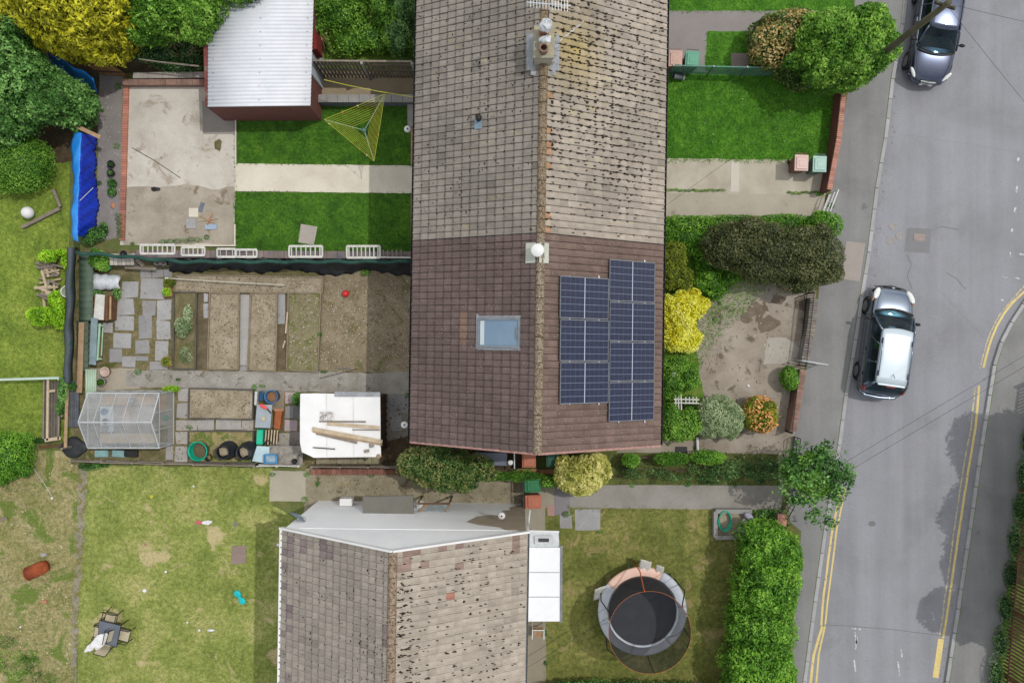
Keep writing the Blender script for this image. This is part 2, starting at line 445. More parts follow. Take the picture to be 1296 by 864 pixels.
# ================================================================ materials
MT = {}
MT['soilgrass'] = surf('mixed_ground', [C(105, 95, 62), C(95, 108, 55), C(130, 122, 80)], 1.2, 20, .35)
MT['asphalt'] = surf('worn_asphalt', [C(133, 134, 138), C(145, 146, 151), C(151, 152, 159)], .35, 90, .22, .9, .3, spots=C(136, 136, 138), spotscale=.3, spotcov=.66, speck=C(119, 119, 121), speckscale=25, speckcov=.75, streak=1)
MT['pavement'] = surf('pavement_asphalt', [C(125, 125, 124), C(136, 136, 135), C(143, 143, 143)], .5, 110, .22, .9, .3, spots=C(116, 116, 116), spotscale=1.1, spotcov=.64, streak=1)
MT['asphalt_patch'] = surf('patched_asphalt', [C(124, 124, 126), C(134, 134, 136)], 1.5, 90, .22)
MT['kerb'] = surf('kerb_concrete', [C(160, 160, 160), C(185, 185, 186)], 1.2, 30, .2)
MT['yellow'] = surf('yellow_paint', [C(214, 190, 120), C(228, 208, 142)], 2, 40, .15, spots=C(160, 155, 140), spotscale=6, spotcov=.6)
MT['yellow_worn'] = surf('worn_yellow_paint', [C(200, 185, 135), C(215, 200, 150)], 2, 40, .2, spots=C(152, 152, 150), spotscale=9, spotcov=.48)
MT['white_mark'] = surf('worn_white_paint', [C(205, 206, 208), C(225, 226, 226)], 3, 40, .15, spots=C(155, 156, 160), spotscale=9, spotcov=.46)
MT['lawn_deep'] = surf('watered_lawn', [C(44, 79, 15), C(64, 108, 23), C(84, 125, 31)], 1.4, 14, .35, grain=5.5)
MT['lawn_lush'] = surf('lush_lawn', [C(50, 94, 17), C(68, 118, 26), C(92, 142, 38)], 1.6, 12, .35, grain=5.5)
MT['lawn_west'] = surf('mown_lawn', [C(96, 116, 41), C(119, 139, 52), C(141, 155, 66)], .9, 16, .3, grain=5.5)
MT['lawn_dry'] = surf('dry_lawn', [C(104, 120, 50), C(136, 146, 74), C(170, 166, 106)], .55, 16, .3, spots=C(186, 172, 128), spotscale=.7, spotcov=.57, grain=5.5)
MT['lawn_tired'] = surf('tired_lawn', [C(90, 98, 42), C(112, 116, 56), C(140, 136, 78)], .8, 16, .3, spots=C(150, 136, 92), spotscale=1, spotcov=.57, grain=5.5)  # olive tone of dry, patchy grass
MT['rough'] = surf('rough_ground', [C(118, 122, 66), C(150, 142, 98), C(176, 164, 128)], .8, 14, .35, spots=C(104, 122, 52), spotscale=.8, spotcov=.52, grain=5.5)
MT['patio'] = surf('patio_concrete', [C(184, 177, 164), C(202, 196, 184), C(214, 209, 198)], .8, 30, .16, spots=C(170, 160, 145), spotscale=.9, spotcov=.56)
MT['patio_old'] = surf('stained_concrete', [C(150, 140, 124), C(166, 157, 142), C(182, 172, 156)], 1.0, 30, .2, spots=C(132, 120, 102), spotscale=1.6, spotcov=.58)
MT['cream'] = surf('cream_path', [C(205, 197, 178), C(218, 211, 193), C(226, 220, 204)], .8, 30, .1, spots=C(196, 184, 160), spotscale=1.5, spotcov=.66)
MT['greypath'] = surf('grey_gravelly_concrete', [C(136, 131, 121), C(153, 149, 140), C(168, 164, 156)], 1.6, 50, .28, spots=C(117, 110, 95), spotscale=2.4, spotcov=.58)
MT['frontpath'] = surf('front_path_concrete', [C(136, 132, 124), C(148, 144, 136), C(156, 152, 145)], 1.0, 50, .2)
MT['alley'] = surf('alley_concrete', [C(127, 119, 97), C(149, 141, 119), C(164, 158, 136)], 1.2, 30, .25, spots=C(104, 97, 73), spotscale=1.5, spotcov=.57)
MT['flag'] = surf('paving_flag', [C(155, 154, 153), C(174, 173, 173)], 2.0, 35, .2, attr=True, spots=C(136, 134, 125), spotscale=4, spotcov=.6)
MT['moss_ground'] = surf('mossy_joint', [C(92, 92, 54), C(114, 106, 74), C(138, 126, 98)], 2.2, 30, .4, spots=C(84, 92, 44), spotscale=1.4, spotcov=.56)
MT['soil'] = surf('bare_soil', [C(122, 110, 88), C(142, 130, 106), C(160, 148, 124)], 1.0, 35, .3, spots=C(112, 108, 70), spotscale=.9, spotcov=.55, speck=C(178, 170, 150), speckscale=40, speckcov=.72)
MT['soil_pale'] = surf('dry_bed_soil', [C(136, 124, 102), C(158, 146, 124), C(176, 166, 146)], 1.3, 40, .3, spots=C(116, 106, 82), spotscale=1.6, spotcov=.62, speck=C(196, 188, 170), speckscale=45, speckcov=.72)
MT['soil_dark'] = surf('dark_bed_soil', [C(86, 76, 56), C(104, 92, 70), C(120, 108, 84)], 3, 40, .4)
MT['drive2'] = surf('old_drive_concrete', [C(140, 129, 114), C(159, 149, 135), C(174, 164, 151)], .9, 35, .24, spots=C(110, 100, 85), spotscale=1.2, spotcov=.57)
MT['drive1'] = surf('drive_concrete', [C(169, 161, 145), C(186, 178, 161), C(196, 190, 173)], 1.0, 40, .16)
MT['weedgreen'] = surf('green_cover', [C(67, 101, 28), C(97, 129, 41), C(126, 138, 64)], 2.0, 14, .4)
MT['dirtdark'] = surf('dark_earth', [C(60, 52, 38), C(80, 68, 50), C(98, 84, 60)], 3, 25, .4)  # plain dark brown earth colours

leafG = lambda n, c, **k: leafmat(n, c, **k)
LF = {
 'grass_deep': leafG('grass_deep', [C(28, 62, 12), C(56, 98, 24), C(98, 138, 46)], trans=.3, k=1.95),
 'grass_lush': leafG('grass_lush', [C(40, 84, 14), C(76, 126, 32), C(132, 168, 70)], trans=.3, k=2.3),
 'grass_west': leafG('grass_west', [C(76, 96, 30), C(110, 132, 44), C(150, 160, 74)], trans=.3, k=1.4),
 'grass_dry': leafG('grass_dry', [C(88, 108, 34), C(134, 144, 66), C(184, 176, 112)], trans=.3, k=1.4),
 'grass_tired': leafG('grass_tired', [C(78, 92, 34), C(112, 120, 54), C(160, 154, 96)], trans=.3, k=1.4),
 'grass_rough': leafG('grass_rough', [C(92, 112, 44), C(150, 146, 92), C(190, 178, 138)], trans=.3, k=1.4),
 'conifer': leafG('conifer_leaf', [C(74, 76, 10), C(134, 134, 20), C(196, 192, 50)], k=1.75),
 'mid': leafG('mid_green_leaf', [C(26, 56, 18), C(62, 102, 42), C(116, 152, 82)], k=2.1),
 'dark': leafG('dark_green_leaf', [C(24, 48, 20), C(60, 94, 44), C(108, 138, 84)], k=2.0),
 'fresh': leafG('fresh_green_leaf', [C(40, 76, 16), C(80, 122, 34), C(132, 168, 70)], k=1.85),
 'lime': leafG('lime_leaf', [C(66, 104, 10), C(122, 168, 26), C(176, 210, 60)]),
 'hedge': leafG('hedge_leaf', [C(38, 74, 14), C(78, 124, 32), C(128, 168, 60)], k=1.8),
 'olive': leafG('olive_leaf', [C(58, 72, 14), C(100, 114, 30), C(150, 156, 58)]),
 'purple': leafG('bronze_leaf', [C(32, 42, 20), C(70, 78, 44), C(112, 110, 74)], k=2.0),
 'yellow': leafG('yellow_leaf', [C(170, 156, 20), C(232, 220, 60), C(255, 248, 130)], k=1.6),
 'variegated': leafG('variegated_leaf', [C(104, 116, 40), C(186, 186, 92), C(238, 228, 158)], k=1.3),
 'silver': leafG('silver_leaf', [C(92, 112, 74), C(148, 168, 122), C(200, 212, 172)], k=1.3),
 'redgreen': leafG('reddish_leaf', [C(38, 62, 24), C(76, 108, 50), C(140, 132, 84)]),
 'blossom': leafG('blossom', [C(150, 132, 66), C(194, 172, 104), C(226, 198, 150)], trans=.15, k=1.0),
 'orange': leafG('orange_blossom', [C(188, 110, 40), C(226, 156, 82), C(240, 196, 130)], trans=.15, k=1.0),
 'rhod': leafG('shiny_leaf', [C(34, 52, 18), C(66, 86, 36), C(110, 122, 60)], trans=.1),
}
wood = lambda n, a, b_, s=3: surf(n, [a, b_], s, 30, .3, .85, .5)
MT['wood_grey'] = wood('weathered_wood', C(118, 108, 96), C(150, 140, 126))
MT['wood_brown'] = wood('brown_wood', C(88, 62, 40), C(124, 92, 62))
MT['wood_pale'] = wood('pale_wood', C(176, 156, 128), C(206, 190, 164))
MT['wood_dark'] = wood('dark_wood', C(52, 42, 32), C(78, 64, 48))
MT['wood_tan'] = wood('tan_wood', C(150, 122, 92), C(182, 154, 122))
MT['fence_wood'] = wood('fence_wood', C(92, 84, 70), C(124, 114, 98))
MT['white_metal'] = surf('white_sheet', [C(216, 221, 228), C(236, 238, 242)], .8, 20, .05, .5, .1, spots=C(196, 200, 204), spotscale=1.1, spotcov=.68)
MT['white_felt'] = surf('white_felt', [C(228, 228, 226), C(246, 246, 246)], .9, 20, .05, .7, .1, spots=C(196, 192, 184), spotscale=1.6, spotcov=.68)
MT['white_paint'] = surf('white_paint', [C(222, 222, 220), C(238, 238, 238)], 1, 20, .06, .5, .1)
MT['render'] = surf('white_roughcast', [(.8, .81, .83, 1), (.9, .9, .9, 1)], .5, 70, .10, .95, .6)
MT['render_bare'] = surf('bare_roughcast', [C(168, 154, 136), C(186, 172, 152)], 2, 70, .2, .95, .8)
MT['render_wall'] = surf('pebbledash', [C(176, 168, 150), C(194, 186, 168)], 1, 60, .2, .95, .8)
MT['grey_felt'] = surf('grey_felt', [C(112, 110, 102), C(124, 122, 114)], 1, 30, .12)
MT['lead'] = surf('lead_flashing', [C(130, 134, 138), C(168, 172, 176)], 4, 30, .2, .6)
MT['dark_metal'] = surf('black_metal', [C(34, 34, 34), C(48, 48, 48)], 3, 20, .1, .5, .1)
MT['grey_metal'] = surf('grey_metal', [C(120, 124, 128), C(150, 154, 158)], 3, 20, .1, .4, .1, metal=.5)
MT['gutter'] = surf('black_gutter', [C(30, 30, 32), C(44, 44, 46)], 3, 20, .1, .4, .1)
MT['brick'] = brickmat('red_brick', C(146, 104, 88), C(124, 84, 70), C(150, 142, 130))
MT['brick_dark'] = brickmat('dark_red_brick', C(128, 66, 60), C(108, 52, 48), C(120, 96, 86))
MT['block'] = surf('concrete_block', [C(138, 136, 132), C(158, 156, 152)], 2, 30, .2)
MT['brick_top'] = surf('brick_coping', [C(184, 132, 114), C(204, 156, 138)], 3, 30, .15, attr=True)
MT['brick_old'] = surf('old_brick_coping', [C(140, 112, 98), C(164, 136, 122)], 4, 30, .3, attr=True)
MT['glass_dark'] = surf('window_glass', [(.015, .02, .025, 1), (.03, .035, .04, 1)], 2, 10, .05, .06, 0, spec=.7)

# ================================================================ ground
KL = [(1204, -420), (1168, -160), (1146, 0), (1142.6, 31), (1130, 100), (1121, 175), (1110, 238), (1100, 319), (1091, 374), (1083, 430), (1071, 500), (1062.5, 563), (1045, 669), (1032, 761), (1018.6, 862), (985, 1080), (930, 1400)]
KR = [(2400, -130), (1500, 215), (1380, 290), (1330, 340), (1296, 385), (1281, 408), (1268, 433), (1259, 462), (1253, 500), (1243, 563), (1228, 669), (1213, 770), (1199, 862), (1165, 1080), (1110, 1400)]
g0 = B().poly([(-220, -220, -.16), (220, -220, -.16), (220, 220, -.16), (-220, 220, -.16)])
make('ground', g0, MT['soilgrass'], kind='structure')
rd = [P(x - 6, y) for x, y in KL]; rr_ = [P(x + 6, y) for x, y in KR]
road = [(p.x, p.y, -.10) for p in rd] + [(p.x, p.y, -.10) for p in reversed(rr_)] + [(75, 40, -.10), (-2 + 25, 40, -.10)]
make('road', B().poly(road[::-1]), MT['asphalt'], kind='structure')
# raised land either side of the road
yl = [P(*p) for p in KL]
make('garden_ground', B().poly([(-80, 28.4, 0), (-80, -32, 0)] + [(p.x, p.y, 0) for p in reversed(yl)]), MT['soilgrass'], kind='structure')
yr = [P(*p) for p in KR]
make('verge_ground', B().poly([(p.x, p.y, 0) for p in yr] + [(110, -32, 0), (110, 18.7, 0)]), MT['weedgreen'], kind='structure')
def strip(pts, d0, d1, z):
    """quads between two offsets (px, to the right of travel) of a pixel line"""
    q = [Vector((p[0], p[1])) for p in pts]; g = []
    for i, p in enumerate(q):
        t = (q[min(i + 1, len(q) - 1)] - q[max(i - 1, 0)]).normalized(); n = Vector((-t.y, t.x))
        g.append([P(*(p + n * d1)), P(*(p + n * d0))])
    return [[Vector((a.x, a.y, z)) for a in r] for r in g]
# left footway: from garden boundary line to the kerb
GL = [(1080, -420), (1084, -160), (1082, 0), (1079, 60), (1074, 112), (1052, 241), (1043, 272), (1036, 375), (1022, 460), (1006, 548), (998, 640), (1000, 660), (1014, 672), (1008, 760), (994, 864), (960, 1080), (905, 1400)]
def band(name, A, Bp, z, mat):
    return make(name, B().poly([(P(*p).x, P(*p).y, z) for p in A] + [(P(*p).x, P(*p).y, z) for p in reversed(Bp)]), mat, kind='structure')
band('pavement', GL, [(x - 3, y) for x, y in KL], .004, MT['pavement'])
KR2 = [(x + 3, y) for x, y in KR]
band('pavement', [(1210, 1400), (1235, 1080), (1262, 864), (1272, 760), (1284, 680), (1296, 600), (1310, 520), (1330, 440), (1400, 350), (1540, 262), (2400, -60)], KR2[::-1], .004, MT['pavement'])
def kerb(line, side):
    g = strip(line, -2.6, 2.6, .012); b = B(); n = len(g)
    q = []
    # split into real kerb stones
    cl = [((r[0] + r[1]) / 2) for r in g]
    for i in range(n - 1):
        a, c = cl[i], cl[i + 1]; L = (c - a).length; k = max(1, int(round(L / .91)))
        for j in range(k):
            p0 = a.lerp(c, (j + .012) / k); p1 = a.lerp(c, (j + .988) / k)
            b.bar((p0.x, p0.y, -.07), (p1.x, p1.y, -.07), .15, .165, col=random.uniform(.86, 1.08))
    make('kerb', b, MTK, kind='structure', bevel=.012)
MTK = surf('kerb_stone', [C(160, 160, 160), C(182, 182, 183)], 1.2, 40, .2, attr=True)
kerb(KL, 1); kerb(KR, -1)
# lines of yellow and worn white paint
def mark(pts, wpx, mat, name='road_marking', z=-.096):
    g = strip(pts, -wpx / 2, wpx / 2, z); b = B(); n = len(g)
    b.sheet(g); make(name, b, mat, kind='structure')
def dense(pts, step=12, j=.25):
    out = []
    for a, b_ in zip(pts, pts[1:]):
        L = math.hypot(b_[0] - a[0], b_[1] - a[1]); k = max(1, int(L / step))
        for i in range(k): out.append((a[0] + (b_[0] - a[0]) * i / k + random.uniform(-j, j), a[1] + (b_[1] - a[1]) * i / k))
    out.append(pts[-1]); return out
mark(dense([(1066, 618), (1055, 668), (1043.5, 753), (1040.5, 792)]), 2.8, MT['yellow'])
mark(dense([(1071.5, 618), (1060.5, 668), (1049.5, 753), (1045.5, 792)]), 2.2, MT['yellow'])
mark(dense([(1042, 793), (1031, 830), (1027, 864), (1010, 980), (960, 1300)]), 3.4, MT['yellow'])
mark(dense([(1045, 793), (1037, 830), (1034, 864), (1018, 980), (968, 1300)]), 2.4, MT['yellow'])
mark(dense([(1241, 488), (1236.5, 540), (1229, 584), (1214.6, 677), (1199, 786), (1195, 808)]), 3.0, MT['yellow'])
mark(dense([(1235.5, 492), (1230, 545), (1222, 584), (1208.5, 677), (1193.5, 786), (1190, 808)]), 1.9, MT['yellow_worn'])
mark([(1192.5, 809), (1189, 835), (1185.5, 858)], 7.5, MT['yellow'])
mark(dense([(1246.5, 465), (1250, 450), (1256, 430), (1263, 413), (1273, 396), (1283, 383), (1297, 370), (1325, 342), (1375, 300), (1500, 232)], 8, .1), 2.8, MT['yellow'])
mark(dense([(1242, 466), (1249, 438), (1255, 421), (1265, 401), (1276, 387), (1296, 364), (1322, 336), (1372, 294), (1496, 226)], 8, .1), 1.9, MT['yellow_worn'])
for x, y, l in ((1291, 199, 5), (1289, 235, 8), (1283, 289, 4), (1287, 262, 6)): mark([(x, y), (x - 1, y + l)], 2.4, MT['white_mark'])
for x0, y0, x1, y1 in ((1270, 350, 1277, 351), (1287, 351, 1293, 353), (1268, 379, 1273, 380), (1292, 321, 1299, 322), (1079, 795.5, 1091, 797), (1083, 800, 1085.5, 815), (1086, 806, 1084, 822), (1082, 835, 1084, 850), (1141, 820, 1143, 832), (1138, 838, 1140, 856), (1280, 318, 1281, 325)):
    mark([(x0, y0), (x1, y1)], 1.8, MT['white_mark'])
# road repairs and ironwork
make('road_patch', B().poly([tuple(P(*p)[:2]) + (-.0965,) for p in ((1150, 288), (1180, 289), (1178, 320), (1146, 318))][::-1]), MT['asphalt_patch'], kind='structure')
ground_sheet('pavement_slab', surf('pinkish_concrete', [C(158, 150, 142), C(168, 160, 152)], 2, 60, .15), .010, [(1071, 305), (1095, 308), (1088, 356), (1064, 353)], 0)
iron = surf('cover_iron', [C(150, 136, 130), C(168, 152, 146)], 6, 40, .25)
b = B().box((P(1165, 300).x, P(1165, 300).y, -.092), (.46, .30, .012), rz=R(-3))
for i in range(5): b.box((P(1158.5 + i * 3.2, 300).x, P(1165, 300).y, -.086), (.03, .24, .008), rz=R(-3))
make('valve_cover', b, iron, label='small rectangular iron access cover set in the darker tarmac patch on the road', cat='access cover')
for (x, y), lb in zip(((1131.5, 286), (1140, 298), (1128, 304)), ('pale round utility cover nearest the top of the group of three by the kerb', 'pale round utility cover on the right of the group of three by the kerb', 'pale round utility cover lowest of the group of three by the kerb')):
    p = P(x, y); b = B().lathe([(0, .01), (.07, .01), (.075, .004), (.12, .004), (.125, .012), (.165, .012), (.17, 0)], (p.x, p.y, -.099), 20)
    make('utility_cover', b, surf('faded_cover', [C(150, 146, 144), C(166, 160, 156)], 8, 40, .3), label=lb, cat='access cover', group='round covers in the road')

GS = ground_sheet
seam = surf('tar_seam', [C(112, 112, 113), C(126, 126, 127)], 3, 30, .2)
for k_, ln in enumerate(([(1044, 791), (1080, 793), (1130, 797), (1194, 805)], [(1150, 322), (1155, 336), (1149, 350), (1156, 366)], [(1200, 345), (1212, 352), (1224, 366)], [(1181, 292), (1192, 286), (1215, 290)])):
    mark(dense(ln, 6, .6), .8, seam, 'road_crack', -.0955 + .0002 * k_)
make('road_stain', B().poly([tuple(P(1105 + 5 * math.cos(t_), 663 + 3.5 * math.sin(t_ * 1.0))[:2]) + (-.0962,) for t_ in [-.7 * 1.0 * i for i in range(9)]][::-1]), seam, kind='structure')
# ---- west lawn, rough ground and the back lawn of the lower house
GS('lawn', MT['lawn_west'], .006, [(-250, 200), (88, 205), (88, 480), (95, 556), (-250, 560)], .04)
GS('rough_ground', MT['rough'], .006, [(-250, 558), (96, 572), (108, 590), (98, 760), (92, 1000), (-250, 1000)], .05)
GS('lawn', MT['lawn_dry'], .006, [(108, 588), (345, 592), (345, 640), (385, 660), (400, 1100), (96, 1100), (99, 760)], .04)
GS('path', surf('worn_strip', [C(128, 122, 108), C(160, 152, 136)], 2.5, 30, .3, spots=C(120, 116, 66), spotscale=3, spotcov=.5), .010, [(98, 572), (111, 590), (106, 690), (99, 790), (96, 900), (90, 900), (92, 760), (98, 650)], .05)
GS('path', MT['cream'] if 0 else surf('pale_slabs', [C(168, 162, 144), C(180, 174, 156)], 1, 40, .15), .012, [(342, 595), (387, 596), (387, 634), (341, 634)], .01)
GS('path', MT['alley'], .009, [(387, 592), (662, 592), (662, 660), (384, 660)], .01)
GS('path', surf('grey_slabs', [C(150, 144, 128), C(164, 158, 142)], 1.5, 40, .18), .010, [(660, 603), (704, 603), (708, 672), (660, 672)], .0)
# ---- upper back garden
GS('patio', MT['patio'], .008, [(158, 104), (299, 108), (298, 310), (152, 310)], .0)
GS('patio', MT['patio_old'], .012, [(160, 237), (208, 236), (240, 234), (268, 240), (297, 236), (297, 309), (156, 309), (158, 262)], .05)
GS('patio', surf('shadowed_concrete_strip', [C(146, 140, 132), C(158, 152, 144)], 1.2, 30, .18), .013, [(256, 128), (300, 128), (300, 170), (257, 170)], .0)  # shadow of the brick outbuilding painted as a darker sheet
GS('path', surf('speckled_path', [C(128, 122, 118), C(146, 140, 135)], 1.2, 40, .25, spots=C(176, 172, 166), spotscale=5, spotcov=.62), .010, [(126, 95), (156, 97), (153, 300), (122, 306)], .02)
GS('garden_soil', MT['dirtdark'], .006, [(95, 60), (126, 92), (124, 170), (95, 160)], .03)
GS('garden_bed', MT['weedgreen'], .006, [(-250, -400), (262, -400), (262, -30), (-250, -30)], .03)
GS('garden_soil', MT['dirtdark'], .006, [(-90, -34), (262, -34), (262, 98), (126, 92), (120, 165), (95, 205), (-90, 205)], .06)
GS('lawn', MT['lawn_deep'], .009, [(300, 129), (521, 129), (522, 209), (300, 207)], .02)
GS('lawn', MT['lawn_deep'], .009, [(297, 243), (521, 245), (520, 318), (297, 318)], .02)
GS('path', MT['cream'], .012, [(298, 207), (530, 210), (530, 245), (297, 242)], .01)
GS('patio', surf('beige_yard', [C(150, 136, 112), C(166, 152, 128)], 1, 30, .2), .008, [(392, 90), (530, 92), (530, 124), (392, 122)], .0)
GS('garden_bed', MT['weedgreen'], .007, [(398, -300), (530, -300), (529, 88), (400, 88)], .03)
# ---- allotment garden
GS('garden_soil', MT['soil'], .008, [(404, 338), (530, 338), (530, 472), (404, 470)], .02)
GS('garden_soil', MT['moss_ground'], .006, [(90, 316), (405, 318), (405, 589), (90, 588)], .0)
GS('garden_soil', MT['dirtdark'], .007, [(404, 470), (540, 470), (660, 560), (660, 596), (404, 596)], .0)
GS('path', MT['greypath'], .013, [(160, 468), (524, 472), (524, 499), (160, 489)], .03)
GS('path', surf('stepped_slabs', [C(160, 150, 134), C(178, 168, 152)], 1.5, 30, .2, spots=C(120, 112, 92), spotscale=3), .012, [(112, 466), (176, 466), (178, 492), (112, 494)], .03)
GS('path', surf('lower_slabs', [C(124, 120, 110), C(146, 142, 132)], 2, 30, .25), .011, [(486, 496), (536, 496), (536, 545), (486, 560)], .03)
# ---- front gardens
GS('lawn', MT['lawn_lush'], .008, [(800, -400), (1082, -400), (1080, 16), (800, 14)], .03)
GS('path', surf('tarmac_path', [C(140, 134, 132), C(152, 146, 144)], .8, 60, .2), .009, [(800, 14), (1082, 14), (1078, 42), (896, 42), (896, 92), (800, 92)], .01)
GS('lawn', MT['lawn_lush'], .010, [(895, 40), (1000, 40), (1000, 92), (892, 90)], .03)
GS('lawn', MT['lawn_lush'], .008, [(800, 92), (1070, 94), (1056, 205), (800, 202)], .03)
GS('driveway', MT['drive1'], .012, [(800, 200), (1052, 203), (1040, 275), (800, 275)], .02)
GS('garden_bed', MT['weedgreen'], .009, [(800, 273), (1042, 272), (1036, 330), (940, 375), (885, 440), (800, 440)], .03)
GS('driveway', MT['drive2'], .012, [(915, 352), (1034, 360), (1006, 548), (990, 620), (700, 622), (800, 560), (880, 540), (884, 500), (872, 460), (886, 396)], .03)
GS('driveway', surf('pale_patch', [C(166, 160, 150), C(176, 170, 160)], 2, 40, .15), .016, [(971, 427), (994, 427), (1012, 440), (1006, 459), (966, 461)], .02)
GS('garden_bed', MT['weedgreen'], .013, [(800, 430), (880, 440), (890, 500), (884, 556), (800, 560)], .04)
GS('garden_bed', surf('weedy_earth', [C(62, 56, 40), C(84, 92, 44), C(110, 118, 60)], 2.5, 16, .4), .013, [(664, 572), (760, 572), (985, 574), (985, 616), (740, 616), (664, 604)], .02)
GS('path', MT['frontpath'], .016, [(716, 613), (992, 614), (988, 645), (716, 642)], .01)
GS('lawn', MT['lawn_tired'], .010, [(690, 642), (985, 644), (1012, 680), (990, 1000), (690, 1000)], .03)
GS('path', surf('side_path', [C(140, 132, 112), C(152, 144, 126)], 1.5, 40, .2), .016, [(660, 780), (691, 780), (692, 1000), (660, 1000)], .02)

# hole in the old drive
p = P(998, 414)
make('drive_hole', B().lathe([(0, .002), (.13, .003), (.2, .006)], (p.x, p.y, .012), 9, col=None), MT['wood_dark'], kind='structure')
for i, (x, y, s) in enumerate(((957, 392, .5), (973, 410, .6), (945, 402, .35), (1018, 385, .5), (985, 379, .4))):
    q = [(x + 30 * s * random.uniform(.5, 1) * math.cos(t), y + 22 * s * random.uniform(.5, 1) * math.sin(t)) for t in [k * .5236 for k in range(12)]]
    GS('dirt_stain', surf('dirt_stain', [C(104, 92, 78), C(132, 120, 104)], 3, 30, .3), .0165 + .001 * i, q, .02)

# ---- slabs laid one by one
def slabs(lst, z=.03, base=(1, 1, 1), name='paving'):
    b = B()
    for x0, y0, x1, y1, *k in lst:
        k = k[0] if k else random.uniform(.88, 1.06)
        pts = [P(x + random.uniform(-1.1, 1.1), y + random.uniform(-1.1, 1.1)) for x, y in rect(x0, y0, x1, y1)]
        cc = k if not np.isscalar(k) else (k * base[0], k * base[1], k * base[2])
        b.prism([(p.x, p.y) for p in pts], 0, z + random.uniform(0, .008), cc)
    return make(name, b, MT['flag'], kind='structure', bevel=.01)
slabs([(178, 352, 208, 378), (154, 357, 175, 377), (147, 378, 170, 398), (146, 399, 170, 418), (143, 421, 167, 440), (198, 380, 217, 405), (198, 406, 216, 430), (196, 431, 213, 456), (181, 380, 197, 400, .78), (175, 400, 193, 428, .74), (172, 430, 190, 448, .8), (131, 408, 142, 421), (193, 341, 207, 351, .8), (208, 340, 219, 351, .8), (178, 341, 192, 351, .8), (190, 457, 212, 467, .85), (155, 451, 172, 464, .95), (138, 442, 155, 458, .8), (173, 450, 188, 456, .76)])
slabs([(225, 491, 240, 508, 1.0), (224, 510, 240, 529, .95), (224, 531, 250, 544, (1.04, .98, .9)), (251, 531, 272, 544, .98), (273, 531, 306, 544, 1.0), (307, 531, 322, 544, (1.05, .98, .88)), (223, 546, 240, 562, (1.05, 1, .9)), (221, 564, 240, 585, (1.05, 1, .92)), (210, 564, 220, 582, .9)], base=(1.02, .98, .92))
slabs([(361, 496, 377, 510, (1.25, 1.02, 1.0)), (361, 513, 371, 530, .74), (371, 513, 380, 530, .5), (361, 531, 376, 546, (1.2, 1.0, 1.05)), (351, 547, 366, 563, (.98, .95, .82)), (366, 547, 380, 563, (.72, .64, .6)), (341, 563, 383, 588, .72), (344, 495, 360, 520, (.8, .66, .5))])
slabs([(727, 643, 760, 671, .92), (708, 652, 724, 668, .9)], .03)
slabs([(702, 617, 721, 651, (.66, .62, .66)), (692, 639, 703, 653, (1.15, .72, .64))], .025)
slabs([(486, 470, 524, 497, (.9, .88, .82)), (488, 500, 503, 520, .7), (503, 500, 518, 522, .72), (494, 522, 508, 545, .85)], .02)
make('paving_slab', B().prism([tuple(P(*q)[:2]) for q in ((381, 283.5), (402, 287), (397.5, 310), (377.5, 307))], 0, .035, (1.12, 1.04, .92)), MT['flag'], kind='structure', bevel=.01)
GS('driveway', surf('pale_joint', [C(200, 194, 180), C(208, 202, 190)], 2, 40, .12), .016, [(925, 204), (935, 204), (935, 243), (924, 243)], .02)
GS('driveway', surf('drive_lower', [C(168, 160, 144), C(184, 176, 160)], .9, 40, .18, spots=C(152, 142, 124), spotscale=1.4, spotcov=.6), .0155, [(835, 245), (1036, 246), (1036, 273), (835, 273)], .01)
slabs([(925, 68, 947, 88, (.74, .6, .54)), (293, 690, 312, 713, (.76, .58, .5))], .03, name='paving_slab')
slabs([(304, 372, 316, 462, (1.0, .98, .92)), (258, 371, 264, 382, 1.05), (258, 383, 264, 393, 1.0), (258, 393, 264, 402, .98), (350, 371, 362, 410, .9), (304, 463, 316, 470, .8)], .04)
GS('garden_soil', MT['soil_dark'], .010, rect(250, 370, 265, 468), .01)
GS('garden_soil', MT['soil_dark'], .010, rect(350, 370, 366, 468), .01)
GS('garden_soil', MT['soil_dark'], .010, rect(304, 370, 318, 468), .01)
# ================================================================ houses
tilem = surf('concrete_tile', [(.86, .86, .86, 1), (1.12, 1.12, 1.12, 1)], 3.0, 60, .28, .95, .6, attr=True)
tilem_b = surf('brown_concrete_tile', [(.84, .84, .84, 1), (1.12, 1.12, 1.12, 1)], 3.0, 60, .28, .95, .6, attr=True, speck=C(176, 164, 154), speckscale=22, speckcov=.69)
mossm = surf('moss', [C(34, 28, 20), C(58, 48, 34)], 8, 40, .3)
ridgem = surf('ridge_tile', [C(128, 116, 100), C(156, 144, 128)], 5, 40, .3, attr=True, spots=C(92, 72, 48), spotscale=14, spotcov=.5, speck=C(190, 186, 170), speckscale=30, speckcov=.62)

